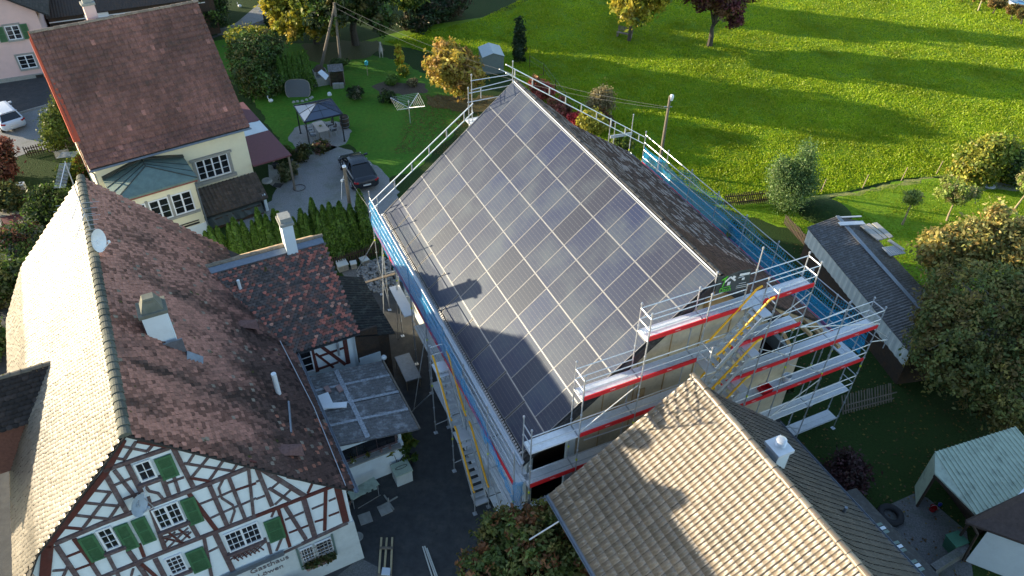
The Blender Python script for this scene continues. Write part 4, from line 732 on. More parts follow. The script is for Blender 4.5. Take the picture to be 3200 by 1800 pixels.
# flat tile extension with glass tiles
b = MB(); ea = [FA.w(-5.5, -4.5, 3.6), FA.w(-4.15, -4.5, 3.3), FA.w(-4.15, -15.4, 3.3), FA.w(-5.5, -15.4, 3.6)]; b.hexa([p-Vector((0, 0, .15)) for p in ea], ea); b.box(FA, -5.7, -4.35, -15.3, -4.7, 0, 3.2); b.build('side_annex', M['black'], E_)
for k, t_ in enumerate((-6.2, -6.9, -7.6)):
    for j in range(3): b = MB(); q = FA.w(-4.95, t_-j*.17-k*.15, 3.50); b.obox(q, Vector(q)+Vector((FA.S.x*.42, FA.S.y*.42, -.09)), .12, .03); b.build('glass_tile', M['zincwhite'] if j % 2 else M['patina'], E_)
# ================= sheds on the right =================
S3 = thing('corrugated_shed', 'long shed with a dark corrugated roof and white metal side', 'shed', G(2600, 800, 0))
c0 = G(2522, 710, 2.4); c1 = G(2680, 902, 2.4); dr = (c1-c0).normalized(); c1 = c0+dr*11.0; ac = math.degrees(math.atan2(dr.x, dr.y)); FS = Fr(c0, ac+180)   # t from near corner backwards
FS = Fr(c0, ac); r0 = FS.f(G(2662, 717, 3.0))[0]
# s axis = perpendicular; left edge at s=0, ridge at s=hw
hw = abs(FS.f(G(2700, 770, 3.0))[0]); sg = 1 if FS.f(G(2700, 770, 3.0))[0] > 0 else -1
e0, e1 = 0, 11.0
corr('roof', FS, [FS.w(0, e0, 2.4), FS.w(0, e1, 2.4), FS.w(sg*hw, e1, 3.0), FS.w(sg*hw, e0, 3.0)], 60, M['corr2'], S3, .035)
corr('roof', FS, [FS.w(sg*hw*2, e0, 2.4), FS.w(sg*hw*2, e1, 2.4), FS.w(sg*hw, e1, 3.0), FS.w(sg*hw, e0, 3.0)], 60, M['corr2'], S3, .035)
b = MB(); b.obox(FS.w(sg*hw, e0, 3.04), FS.w(sg*hw, e1, 3.04), .22, .04); b.obox(FS.w(sg*hw+.15, e0+.2, 3.07), FS.w(sg*hw+.1, e1, 3.07), .06, .04); b.build('ridge_flashing', M['gutter'], S3)
b = MB(); n_ = 90; V = []
for i in range(n_+1):
    for z_ in (2.34, 1.35): V.append(FS.w(.06*sg+.02*math.sin(i*1.6), e0+.1+(e1-e0-.2)*i/n_, z_))
b.mesh(V, [(i*2, i*2+1, i*2+3, i*2+2) for i in range(n_)]); b.build('side_sheet', M['side'], S3)
b = MB(); b.box(FS, min(.12*sg, sg*(2*hw-.1)), max(.12*sg, sg*(2*hw-.1)), e0+.1, e1-.1, 0, 2.3); b.build('wall', M['dkwood'], S3)
S4 = thing('plank_stack', 'bundle of pale planks and metal rails lying on the corrugated shed roof', 'planks', FS.w(sg*hw*1.5, 2, 2.75))
b = MB()
for k, (a_, b2_) in enumerate((((2692, 705), (2748, 750)), ((2697, 700), (2756, 749)), ((2712, 700), (2768, 745)), ((2729, 698), (2783, 743)), ((2735, 697), (2786, 741)), ((2777, 750), (2824, 782)))): b.obox(G(*a_, 2.82), G(*b2_, 2.72), .22, .08)
b.build('plank', M['wood'] if 0 else mat('silvered planks', (.42, .40, .36), .8, .15, 6), S4)
b = MB(); b.obox(G(2622, 700, 3.1), G(2700, 696, 3.1), .35, .05); b.obox(G(2611, 680, 2.9), G(2692, 676, 2.9), .12, .05); b.obox(G(2608, 686, 2.8), G(2616, 676, 2.8), .1, .1); b.build('rail', M['alu'], S4)
S5 = thing('wooden_pallet', 'pale slatted pallet on the far end of the corrugated shed roof', 'pallet', G(2790, 785, 2.7))
b = MB(); pa, pb, pc_, pd = G(2758, 773, 2.8), G(2800, 767, 2.7), G(2828, 792, 2.65), G(2785, 800, 2.8)
for k in range(8): u = k/7; b.obox(pa.lerp(pb, u), pd.lerp(pc_, u), .1, .04)
b.build('slat', mat('grey pallet wood', (.36, .38, .40), .8), S5)
b = MB()
for u in (.3, .7): b.obox(pa.lerp(pd, u)-Vector((0, 0, .04)), pb.lerp(pc_, u)-Vector((0, 0, .04)), .1, .04)
b.build('crossbar', M['oldwood'], S5)
S6 = thing('green_roof_carport', 'open carport with a pale green ribbed metal roof at the right edge', 'carport', G(2990, 1560, 0))
def g4(x, y, z=0): return g(3, 3, x, y, z)
q1, q2, q3, q4, q5 = g4(1680, 200, 2.5), g4(1680, 420, 2.3), g4(2100, 840, 2.3), g4(2900, 440, 2.5), g4(2480, -50, 2.7)
corr('roof', FW, [q1, q5, q4, q3][::1], 1, M['palegreen'], S6, .001)
b = MB(); dv = (q3-q2)
nr_ = 20
for k in range(nr_+1):
    u = k/nr_; a_ = q1.lerp(q5, u) if 1 else 0; b_ = q3.lerp(q4, u); b.obox(a_+Vector((0, 0, .03)), b_+Vector((0, 0, .03)), .05, .045)
b.face([q1+Vector((0, 0, .015)), q2+Vector((0, 0, .015)), q3+Vector((0, 0, .015))]); b.face([q1-Vector((0, 0, .05)), q3-Vector((0, 0, .05)), q2-Vector((0, 0, .05))])
for k in range(1, 5): u = k/5; b.obox(q1.lerp(q2, u)+Vector((0, 0, .03)), q1.lerp(q3, u)*0+(q1.lerp(q2, u)+(q3-q2)*(1-u*.05))+Vector((0, 0, .03)), .05, .045) if k < 1 else None
b.build('rib', M['palegreen'], S6)
b = MB(); w1 = g4(1590, 660, 0); q1g = Vector((q1.x, q1.y, 0)); b.hexa([q1g, Vector((q2.x, q2.y, 0)), Vector((q2.x+.06, q2.y, 0)), q1g+Vector((.06, 0, 0))], [q1-Vector((0, 0, .1)), q2-Vector((0, 0, .1)), q2+Vector((.06, 0, -.1)), q1+Vector((.06, 0, -.1))])
b.build('side_sheet', M['palegreen'], S6)
b = MB()
for p_ in (q2.lerp(q3, .03), q2.lerp(q3, .97), q5): b.tube(Vector((p_.x, p_.y, 0)), p_-Vector((0, 0, .12)), .06)
b.obox(q2-Vector((0, 0, .12)), q3-Vector((0, 0, .12)), .08, .14); b.build('post', M['dkwood'], S6)
b = MB(); b.hexa([Vector((p.x, p.y, 0)) for p in (q1.lerp(q5, .3), q3.lerp(q4, .3), q3.lerp(q4, 1), q5)], [Vector((p.x, p.y, 2.1)) for p in (q1.lerp(q5, .3), q3.lerp(q4, .3), q3.lerp(q4, 1), q5)]); b.build('back_wall', M['dkwood'], S6)
W_ = thing('white_house', 'white house corner with a dark brown roof at the bottom right', 'house', g4(2300, 1300, 0))
a1 = g4(1985, 1310, 0); a2 = g4(2520, 1560, 0); a3 = g4(2100, 960, 3.0); rt = (a2-a1).normalized(); zc = 3.0
top_l = g4(2110, 960, 3.1)
b = MB(); base = [g4(1985, 1300, .0), g4(3000, 1700, 0), g4(3400, 900, 0), g4(2500, 700, 0)]
tl = [Vector((p.x, p.y, 2.9)) for p in base]; b.hexa(base, tl); b.build('wall', M['white'], W_)
b = MB(); rq = [g4(1990, 905, 3.1), g4(2620, 1130, 3.1), g4(3300, 700, 4.6), g4(2620, 590, 4.6)]; b.hexa([p-Vector((0, 0, .12)) for p in rq], rq); b.build('roof', mat('brown ribbed roof', (.06, .042, .04), .8, .35, 8, .01, 30), W_)
b = MB(); b.path([g4(2040, 900, 3.0), g4(2110, 1030, 2.6), g4(1990, 1230, .9), g4(1960, 1290, .1)], .05); b.build('downpipe', M['dkwood'], W_); b = MB(); b.path([g4(1990, 900, 3.05), g4(2620, 600, 3.3)], .06); b.build('gutter', M['dkwood'], W_)
# ================= scaffolding =================
def U3(p): return Vector(p)
_meshcache = {}
def post(par, fr, s, t, z0, z1, base=False):
    b = MB(); b.tube(fr.w(s, t, z0), fr.w(s, t, z1), .026, n=7)
    z = z1-.06
    while z > z0+.3: b.tube(fr.w(s, t, z-.03), fr.w(s, t, z+.03), .045, n=7); z -= 1.0
    o = b.build('post', M['galv'], par)
    if base: q = MB(); q.box(fr, s-.09, s+.09, t-.09, t+.09, 0.01, .03); q.tube(fr.w(s, t, .03), fr.w(s, t, z0), .018); q.build('base_plate', M['galv'], o)
    if z1-z0 > 2.5: q = MB(); q.tube(fr.w(s, t, (z0+z1)/2+.2), fr.w(s, t, (z0+z1)/2+.30), .040, n=7); q.build('marker_clip', M['lime'], o)
    return o
def bar(par, p, q, r=.022, m=None, name='guardrail'):
    b = MB(); b.tube(p, q, r, n=6); return b.build(name, m or M['galv'], par)
def deck(par, fr, s0, s1, t0, t1, z, along='s'):
    b = MB(); g_ = .02
    L0, L1, W0, W1 = (s0, s1, t0, t1) if along == 's' else (t0, t1, s0, s1); mid = (W0+W1)/2
    for a, c_ in ((W0+.01, mid-g_/2), (mid+g_/2, W1-.01)):
        if along == 's': b.box(fr, L0+.03, L1-.03, a, c_, z-.05, z)
        else: b.box(fr, a, c_, L0+.03, L1-.03, z-.05, z)
        n = int(abs(L1-L0)/.085)
        for i in range(n):
            x = L0+.08+(L1-L0-.16)*i/max(n-1, 1)
            if along == 's': b.box(fr, x-.012, x+.012, a+.04, c_-.04, z, z+.012)
            else: b.box(fr, a+.04, c_-.04, x-.012, x+.012, z, z+.012)
        for e in (a, c_-.015):
            if along == 's': b.box(fr, L0+.03, L1-.03, e, e+.015, z, z+.018)
            else: b.box(fr, e, e+.015, L0+.03, L1-.03, z, z+.018)
    return b.build('deck', M['deck'], par)
def toe(par, fr, p0, p1, z, txt=True):   # p=(s,t)
    a = fr.w(*p0, z+.085); b2 = fr.w(*p1, z+.085); b = MB(); b.obox(a, b2, .045, .19); o = b.build('toe_board', M['red'], par)
    if txt:
        d = (b2-a).normalized(); nn = d.cross(Vector((0, 0, 1)))
        if nn.y > 0: nn = -nn; 
        xd = Vector((0, 0, 1)).cross(nn)*-1
        xd = nn.cross(Vector((0, 0, 1)))*-1
        text('Tobler', .085, (a+b2)/2+nn*.02+Vector((0, 0, .0)), xd, (0, 0, 1), M['textw'], o)
    return o
def frame_end(par, fr, p0, p1, z):   # end guard: rounded U frame between two posts
    b = MB(); A_ = fr.w(*p0, z+1.0); B_ = fr.w(*p1, z+1.0); b.tube(A_, B_, .024); b.tube(fr.w(*p0, z+.5), fr.w(*p1, z+.5), .02); return b.build('end_guard', M['galv'], par)
def stairs(par, fr, horiz, s0, s1, z0, z1, w0, w1):
    # horiz: 's' flights run along s (w = t range) or 't' (w = s range)
    pt = (lambda a, w_, z: fr.w(a, w_, z)) if horiz == 's' else (lambda a, w_, z: fr.w(w_, a, z))
    b = MB(); n = 8
    for w_ in (w0+.02, w1-.02): b.obox(pt(s0, w_, z0+.02), pt(s1, w_, z1-.04), .04, .16)
    for i in range(n):
        u = (i+.5)/n; a = s0+(s1-s0)*u; z = z0+(z1-z0)*u
        if horiz == 's': b.box(fr, a-.10, a+.10, w0+.05, w1-.05, z-.015, z+.015)
        else: b.box(fr, w0+.05, w1-.05, a-.10, a+.10, z-.015, z+.015)
    o = b.build('stair_flight', M['alu'], par); h = MB()
    for w_ in (w0-.03, w1+.03):
        for dz in (.55, 1.0): h.path([pt(s0-(s1-s0)*.14, w_, z0+dz-.12), pt(s0, w_, z0+dz), pt(s1, w_, z1+dz-.15), pt(s1+(s1-s0)*.14, w_, z1+dz-.08)], .045) if dz > .9 else None
    h.build('handrail', M['yel'], o); return o
def landing(par, fr, s0, s1, t0, t1, z):
    b = MB(); b.box(fr, s0, s1, t0, t1, z-.06, z); return b.build('landing', M['alu'], par)
def net(par, fr, ptsT, ptsB, m, name='safety_net', nz=6, wob=.05):
    # ptsT / ptsB: lists of (s,t,z)
    b = MB(); n = len(ptsT); V = []; Cc = []; acc = 0
    for i in range(n):
        a = Vector(fr.w(*ptsT[i])); e = Vector(fr.w(*ptsB[i]))
        if i: acc += (a-pa).length
        pa = a; L = (a-e).length
        for j in range(nz+1):
            u = j/nz; p = a.lerp(e, u)+Vector((random.uniform(-wob, wob), random.uniform(-wob, wob), random.uniform(-wob, wob)*.5))*(1 if 0 < j else .3); V.append(p); Cc.append((acc/100, u*L/100, 0))
    b.v = [tuple(p) for p in V]; b.c = Cc
    for i in range(n-1):
        for j in range(nz): b.f.append((i*(nz+1)+j, i*(nz+1)+j+1, (i+1)*(nz+1)+j+1, (i+1)*(nz+1)+j)); b.m.append(0)
    return b.build(name, m, par)
# --- gable scaffold (stepped) ---
SG = thing('gable_scaffold', 'stepped scaffold with red toe boards and yellow-railed stairs in front of the farmhouse gable', 'scaffolding', FA.w(-8, 0, 0))
XS = [-16.7, -14.72, -12.32, -9.88, -7.38, -4.93, -2.46, 0.0]
TOPo = [8.15, 10.05, 12.05, 12.1, 12.0, 11.95, 9.1, 7.97]; TOPi = [8.2, 10.15, 12.0, 11.9, 12.9, 11.95, 9.0, 8.0]
for x, a, b_ in zip(XS, TOPo, TOPi):
    post(SG, FA, x, 0, .3, a, True); post(SG, FA, x, .65, .3, b_)
post(SG, FA, -7.4, .65, 8.8, 11.98) if 0 else None
post(SG, FA, -9.22, .68, 10.6, 12.35)
for x, z1 in ((-9.9, 10.1), (-7.43, 11.96)): post(SG, FA, x, -.66, .3, z1, True)
Z0 = .75
levels = {0: (0, 7), 1: (0, 7), 2: (0, 7), 3: (0, 7), 4: (1, 6), 5: (2, 5)}   # level k -> posts range
levels = {0: [(i, i+1) for i in range(7)], 1: [(i, i+1) for i in range(7)], 2: [(i, i+1) for i in range(7)], 3: [(i, i+1) for i in range(7)], 4: [(i, i+1) for i in (1, 2, 3, 4)], 5: [(i, i+1) for i in (2, 3, 4)]}
for k, bays in levels.items():
    z = Z0+2*k
    for i, j in bays:
        deck(SG, FA, XS[i], XS[j], 0.02, .63, z)
        stair_bay = (i == 3)
        if k >= 2 and not (k == 3 and i == 0):
            if stair_bay:
                if k in (2, 3, 4, 5): toe(SG, FA, (XS[i]+.03, 0), (-8.4, 0), z, False) if k in (5,) else toe(SG, FA, (-8.3, 0), (XS[j], 0), z, False)
            else: toe(SG, FA, (XS[i]+.03, -.0), (XS[j]-.03, -.0), z)
        for dz in ((.5, 1.0) if k > 0 else (.1,)):
            if k == 5 and i == 3: bar(SG, FA.w(XS[i], 0, z+dz), FA.w(-8.35, 0, z+dz)); continue
            bar(SG, FA.w(XS[i], 0, z+dz), FA.w(XS[j], 0, z+dz))
        if (k == 5) or (k == 4 and i == 1) or (k == 3 and i in (5, 6)):
            for dz in (.5, 1.0): bar(SG, FA.w(XS[i], .65, z+dz), FA.w(XS[j], .65, z+dz))
    for i in sorted(set([q for bb in bays for q in bb])):
        b = MB(); b.tube(FA.w(XS[i], 0, z-.04), FA.w(XS[i], .65, z-.04), .024); b.build('transom', M['galv'], SG)
bar(SG, FA.w(-8.35, 0, 10.75), FA.w(-8.35, 0, 12.0), .026, name='post')
for a in ((0, 3), (1, 4), (2, 5)): frame_end(SG, FA, (XS[a[0]], 0), (XS[a[0]], .65), Z0+2*a[1])
for a in ((7, 3), (7, 2), (7, 1), (5, 5), (5, 4)): frame_end(SG, FA, (XS[a[0]], 0), (XS[a[0]], .65), Z0+2*a[1])
for a in (((-9.86, -.66, 8.75), (-9.86, 0, 8.75)), ((-7.43, -.66, 10.75), (-7.43, 0, 10.75))):
    for dz in (.5, 1.0): bar(SG, FA.w(a[0][0], a[0][1], a[0][2]+dz), FA.w(a[1][0], a[1][1], a[1][2]+dz), .026)
for (s0, z0, s1, z1) in ((-14.7, 7.1, -12.45, 8.6), (-7.3, 9.1, -4.98, 10.5), (-4.85, 8.6, -2.5, 8.75), (-4.8, 6.5, -2.5, 5.05), (-2.5, 4.6, -4.9, 3.2), (-3.7, 2.0, -2.5, 1.2), (-6.8, 8.2, -5.0, 7.1), (-14.5, 6.5, -12.4, 6.4), (-4.9, 8.65, 0, 7.0)):
    bar(SG, FA.w(s0, -.03, z0), FA.w(s1, -.03, z1), .022, name='brace')
for k in range(0, 5):
    z = Z0+2*k; stairs(SG, FA, 's', -9.45, -7.85, z, z+2, -.66, -.04); landing(SG, FA, -7.84, -7.42, -.66, -.02, z+2); landing(SG, FA, -9.87, -9.45, -.66, -.02, z)
b = MB(); b.tube(FA.w(.0, 0, 6.6), FA.w(1.05, 0, 5.75), .022); b.tube(FA.w(0, 0, 5.9), FA.w(1.1, 0, 5.6), .022); b.tube(FA.w(1.05, 0, 5.1), FA.w(1.05, 0, 6.1), .026); b.tube(FA.w(0, 0, 6.3), FA.w(.8, 0, 5.6), .02); b.build('outrigger_bracket', M['galv'], SG)
# --- yard side (left eave) scaffold ---
SL = thing('yard_side_scaffold', 'scaffold with bright blue netting and a long stair along the eave facing the inn yard', 'scaffolding', FA.w(-17.2, 9, 0))
TL = [.32, 2.8, 5.27, 7.72, 10.15, 12.4, 14.75, 17.1, 18.62]
for i, t_ in enumerate(TL):
    post(SL, FA, -17.2, t_, .3, 7.15 if i > 4 else 6.72, True); post(SL, FA, -16.5, t_, .3, 5.3)
for i in range(len(TL)-1):
    for z in ((2.75, 4.75) if i < 5 else (4.75,)): deck(SL, FA, -17.18, -16.48, TL[i], TL[i+1], z, 't')
    if i < 4: deck(SL, FA, -17.18, -16.48, TL[i], TL[i+1], .78, 't')
    toe(SL, FA, (-17.2, TL[i]+.05), (-17.2, TL[i+1]-.05), 4.75, i in (1, 3, 5)); 
    for dz in (.5, 1.0, 1.5, 2.0): bar(SL, FA.w(-17.2, TL[i], 4.75+dz), FA.w(-17.2, TL[i+1], 4.75+dz), .024)
    if i < 5: bar(SL, FA.w(-17.2, TL[i], 3.75), FA.w(-17.2, TL[i+1], 3.75)); bar(SL, FA.w(-17.2, TL[i], 3.25), FA.w(-17.2, TL[i+1], 3.25))
for t_ in TL[:-1]: b = MB(); b.tube(FA.w(-17.2, t_, 4.70), FA.w(-16.5, t_, 4.70), .024); b.tube(FA.w(-17.2, t_, 2.70), FA.w(-16.5, t_, 2.70), .024); b.build('transom', M['galv'], SL)
for t_, z1 in ((7.65, 5.9), (5.2, 3.9), (2.72, 1.9)): post(SL, FA, -17.88, t_, .3, z1, True)
for (t0, z0) in ((7.0, 4.75), (4.55, 2.75)): stairs(SL, FA, 't', t0-1.65, t0, z0-2, z0, -17.86, -17.26)
for t0, z in ((7.0, 4.75), (4.6, 2.75), (2.6, .75)): b = MB(); b.box(FA, -17.86, -17.26, t0, t0+.62, z-.06, z); b.build('landing', M['alu'], SL)
for z in (5.25, 5.75): bar(SL, FA.w(-17.88, 7.65, z), FA.w(-17.2, 7.65, z)); 
for p, q in (((-17.2, 10.1, 4.6), (-18.4, 9.4, .05)), ((-17.88, 7.6, 3.0), (-18.5, 9.4, .0)), ((-17.2, 18.6, 4.0), (-18.0, 21.2, .05)), ((-17.2, 17.1, 4.5), (-18.3, 14.6, .1)), ((-17.2, 14.8, 4.5), (-17.5, 14.6, .05)), ((-17.2, 5.3, 4.4), (-17.2, 2.9, .9)), ((-17.2, 2.8, 2.6), (-17.2, .4, .9)), ((-17.2, 17.1, .5), (-17.2, 18.6, 2.5)), ((-17.88, 5.2, .6), (-17.2, 5.27, .6)), ((-17.88, 7.65, .6), (-17.2, 7.72, .6))): bar(SL, FA.w(*p), FA.w(*q), .022, name='brace')
b = MB(); b.obox(FA.w(-18.9, 16.4, 3.0), FA.w(-16.5, 16.35, 3.15), .16, .05); b.build('plank', M['oldwood'], SL)
# netting draped on the outer face
pT = []; pB = []
for i in range(45):
    t_ = 18.6-i*.30; pT.append((-17.24, t_, 6.75-.10*abs(math.sin((t_-.32)/2.45*math.pi))-(.4 if t_ < 8.5 else 0)*(8.5-t_)/3)); pB.append((-17.26, t_, (4.72 if t_ > 12 else 4.95)+.05*math.sin(t_*3)))
net(SL, FA, pT, pB, M['net'])
pT = [(-17.26, t_, 6.0-.9*(5.2-t_)/5 if t_ > 2.9 else 5.4-(2.9-t_)*.4) for t_ in [5.2-.3*i for i in range(17)]]; pB = [(-17.30, t_, z-.35-.55*(t_ > 2.8)) for (_, t_, z) in pT]; net(SL, FA, pT, pB, M['net'], nz=4, wob=.09)
net(SL, FA, [(-17.3+.12*i, .25, 5.1-.05*i) for i in range(5)], [(-17.35+.1*i, .1, 2.9+.1*math.sin(i*2)) for i in range(5)], M['net'], nz=8, wob=.10)
b = MB(); b.box(FA, -17.55, -17.0, 12.6, 15.1, 3.3, 3.36); b.build('white_sheet', M['sash'], SL)
# --- meadow side (right eave) scaffold ---
SR = thing('meadow_side_scaffold', 'scaffold with dark blue knotted netting along the eave facing the meadow', 'scaffolding', FA.w(0, 9, 0))
TRR = [1.63, 4.08, 6.52, 9.0, 11.4, 13.85, 16.2, 18.62]
for t_ in TRR: post(SR, FA, 0, t_, .3, 7.0, True); post(SR, FA, -.68, t_, .3, 5.1)
for i in range(len(TRR)-1):
    deck(SR, FA, -.66, -.02, TRR[i], TRR[i+1], 4.75, 't'); toe(SR, FA, (0, TRR[i]+.05), (0, TRR[i+1]-.05), 4.75, False)
    for dz in (.5, 1.0, 1.5, 2.0): bar(SR, FA.w(0, TRR[i], 4.75+dz), FA.w(0, TRR[i+1], 4.75+dz), .024)
deck(SR, FA, -.66, -.02, .65, 1.63, 4.75, 't')
for z in (5.25, 5.75, 6.25, 6.75): bar(SR, FA.w(0, 0, z), FA.w(0, 1.63, z), .024)
pT = []; pB = []
for i in range(62):
    t_ = 18.6-i*.30; pT.append((.03, t_, 5.95+.12*math.sin(t_*1.3)+(.1 if t_ > 16 else -.1))); pB.append((-.02, t_, 4.80+.03*math.sin(t_*4)))
net(SR, FA, pT, pB, M['net'])
pT = []; pB = []
for i in range(50):
    t_ = 15.0-i*.30; u = abs(math.sin((t_-1.6)/2.45*math.pi)); pT.append((.05, t_, 6.85-.42*u)); pB.append((.05, t_, 5.4))
net(SR, FA, pT, pB, M['netopen'])
# --- far gable ---
SF = thing('far_gable_scaffold', 'bare aluminium girders and posts rising over the far end of the solar roof', 'scaffolding', FA.w(-9, 18.8, 0))
def girder(p, q, depth=.45):
    p = Vector(p); q = Vector(q); b = MB(); dn = Vector((0, 0, -depth)); b.tube(p, q, .03); b.tube(p+dn, q+dn, .03); L_ = (q-p).length; n = int(L_/1.25)
    for i in range(n): u = (i+.5)/n; b.obox(p.lerp(q, u), p.lerp(q, u)+dn, .035, .06, (q-p))
    return b.build('lattice_girder', M['alu'], SF)
girder(FA.w(-9.3, 18.7, 12.75), FA.w(.1, 18.7, 6.5)); girder(FA.w(-10.95, 18.6, 12.0) if 0 else FA.w(-11.2, 18.6, 11.0), FA.w(-17.3, 18.6, 6.35), .5)
for s_, t_, z0, z1 in ((-8.95, 18.6, 4, 12.95), (-11.45, 18.6, 4, 11.95), (-11.2, 18.75, 4, 12.55), (-10.75, 18.6, 11.2, 11.8), (-2.5, 18.8, 2, 8.3), (-2.15, 18.8, 2, 7.95), (-.95, 18.8, 3, 8.25), (.02, 18.65, .3, 7.0)): post(SF, FA, s_, t_, z0, z1)
for s0, z0, s1, z1 in ((-9.0, 12.2, -11.3, 12.25), (-9.0, 11.9, -11.3, 11.75), (-9.0, 11.6, -11.45, 11.6), (-9.6, 11.1, -11.5, 11.1), (-8.9, 12.1, -9.7, 12.6)): bar(SF, FA.w(s0, 18.62, z0), FA.w(s1, 18.62, z1))
b = MB(); b.obox(FA.w(-2.4, 18.8, 7.05), FA.w(-.9, 18.8, 6.95), .05, .18); b.build('bracket_beam', M['alu'], SF)
deck(SF, FA, -11.5, -9.9, 18.45, 19.1, 9.9)
# banner, bucket, crate
BA = thing('banner', 'dark company banner with green and white lettering tied to the top guardrail', 'banner', FA.w(-8.45, .64, 11.7))
b = MB(); ba = [FA.w(-9.18, .62, 11.30), FA.w(-7.66, .60, 11.12), FA.w(-7.72, .62, 12.06), FA.w(-9.18, .62, 12.12)]; n_ = 10; V = []
for j in range(7):
    for i in range(n_+1): u, v = i/n_, j/6; V.append(ba[0].lerp(ba[1], u).lerp(ba[3].lerp(ba[2], u), v)+Vector((0, .03*math.sin(u*9+v*2), 0)))
b.mesh(V, [(j*(n_+1)+i, j*(n_+1)+i+1, (j+1)*(n_+1)+i+1, (j+1)*(n_+1)+i) for j in range(6) for i in range(n_)]); b.build('cloth', M['banner'], BA)
xd = (ba[1]-ba[0]).normalized(); yd = (ba[3]-ba[0]).normalized(); bo = ba[0]-FA.T.to_3d()*.045
def bp_(u, v): return bo+xd*(u*1.5)+yd*(v*.88)
text('Dach', .26, bp_(.27, .20), xd, yd, M['textg'], BA)
b = MB()
for u0, v0, u1, v1, wd in ((.20, .62, .34, .86, .07), (.34, .86, .52, .62, .07), (.42, .86, .50, .78, .09), (.29, .52, .38, .52, .16)): b.obox(bp_(u0, v0), bp_(u1, v1), .004, wd, yd)
for v, a, e in ((.90, .62, .92), (.84, .62, .92), (.66, .72, .80), (.60, .72, .80), (.40, .66, .88), (.28, .60, .92), (.18, .60, .92)): b.obox(bp_(a, v), bp_(e, v), .004, .05 if v > .5 else .02, yd)
b.build('white_print', M['textw'], BA)
b = MB()
for u0, v0, u1, v1, wd in ((.16, .40, .21, .85, .05), (.10, .76, .26, .92, .06), (.12, .33, .42, .36, .03)): b.obox(bp_(u0, v0), bp_(u1, v1), .004, wd, yd)
b.build('green_print', M['textg'], BA)
def bucket(loc, r, h, m, name, label, cat):
    t = thing(name, label, cat, loc); b = MB(); b.lathe(loc, [(0, .01), (r*.8, .01), (r, h), (r*.93, h), (r*.75, .03)], 16); b.build('body', m, t); b = MB(); P_ = [Vector(loc)+Vector((r*math.cos(a), 0, h+r*.9*math.sin(a))) for a in [math.pi*i/8 for i in range(9)]]; b.path(P_, .008, 4); b.build('handle', M['galv'], t); return t
bucket(FA.w(-4.05, .4, 4.77), .19, .34, M['whitepl'], 'bucket', 'white plastic bucket standing on the scaffold deck', 'bucket')
CR = thing('tool_crate', 'small red crate on the scaffold beside the stairs', 'crate', FA.w(-5.3, .32, 4.77)); b = MB(); o_ = FA.w(-5.3, .32, 4.77)
for a in (((-5.55, -5.05, .12, .14)), ((-5.55, -5.05, .5, .52)), ((-5.55, -5.53, .14, .5)), ((-5.07, -5.05, .14, .5))): b.box(FA, *a, 4.77, 5.02)
b.box(FA, -5.53, -5.07, .14, .5, 4.77, 4.79); b.build('body', M['red'], CR)

# ================= ground =================
def sheet(name, pts, z, m, kind='structure', label=None, sub=0, jit=0.):
    me = bpy.data.meshes.new(name); P_ = [Vector(p) for p in pts]
    if jit:   # ragged outline
        Q_ = []
        for a, b2 in zip(P_, P_[1:]+P_[:1]):
            n = max(1, int((b2-a).length/.5))
            for i in range(n): p = a.lerp(b2, i/n); Q_.append(p+Vector((random.uniform(-jit, jit), random.uniform(-jit, jit), 0)) if i else p)
        P_ = Q_
    me.from_pydata([(p.x, p.y, z) for p in P_], [], [tuple(range(len(P_)))]); me.materials.append(m); o = bpy.data.objects.new(name, me); COL.objects.link(o); o['kind'] = kind; OFF[o] = Vector((0, 0, 0))
    if me.polygons[0].normal.z < 0: me.flip_normals()
    return o
def gp(*q): return [G(u, v) for u, v in q]
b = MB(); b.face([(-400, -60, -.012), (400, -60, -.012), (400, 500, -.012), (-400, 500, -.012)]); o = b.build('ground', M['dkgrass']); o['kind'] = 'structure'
sheet('meadow', gp((1130, 130), (1300, 85), (1500, 55), (1600, 30), (1750, -60), (2600, -400), (5200, -400), (5200, 700), (2990, 545), (2800, 560), (2640, 600), (2530, 628), (2300, 640), (2230, 620), (2100, 560), (1960, 480), (1830, 430), (1700, 330), (1590, 230), (1430, 190), (1280, 150)), 0, M['grass'])
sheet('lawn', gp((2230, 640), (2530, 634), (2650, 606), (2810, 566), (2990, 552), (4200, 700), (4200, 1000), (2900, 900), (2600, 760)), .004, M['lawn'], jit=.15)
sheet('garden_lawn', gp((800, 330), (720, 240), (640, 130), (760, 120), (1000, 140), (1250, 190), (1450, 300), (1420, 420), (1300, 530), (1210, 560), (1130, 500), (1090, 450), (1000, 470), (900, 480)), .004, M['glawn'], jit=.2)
sheet('meadow_edge', gp((2560, 610), (2690, 596), (2820, 570), (2900, 548), (2990, 545), (3000, 553), (2910, 558), (2830, 580), (2700, 606), (2570, 624), (2480, 640), (2480, 632)), .008, M['dry'], jit=.22)
sheet('street', [FB.w(-11.3, -12, 0), FB.w(-11.3, 19, 0), FB.w(-14, 30, 0), FB.w(-19, 30, 0), FB.w(-18, -12, 0)], .005, M['asphalt'])
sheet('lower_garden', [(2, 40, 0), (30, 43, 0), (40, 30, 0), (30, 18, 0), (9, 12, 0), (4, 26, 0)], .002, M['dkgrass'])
sheet('yard', [(-9, 33.5, 0), (-3.5, 36.5, 0), (0, 36, 0), (9, 18, 0), (9, 4, 0), (-9, 2, 0), (-9, 14, 0), (-4, 24, 0), (-8, 32, 0)], .004, M['asphalt'])
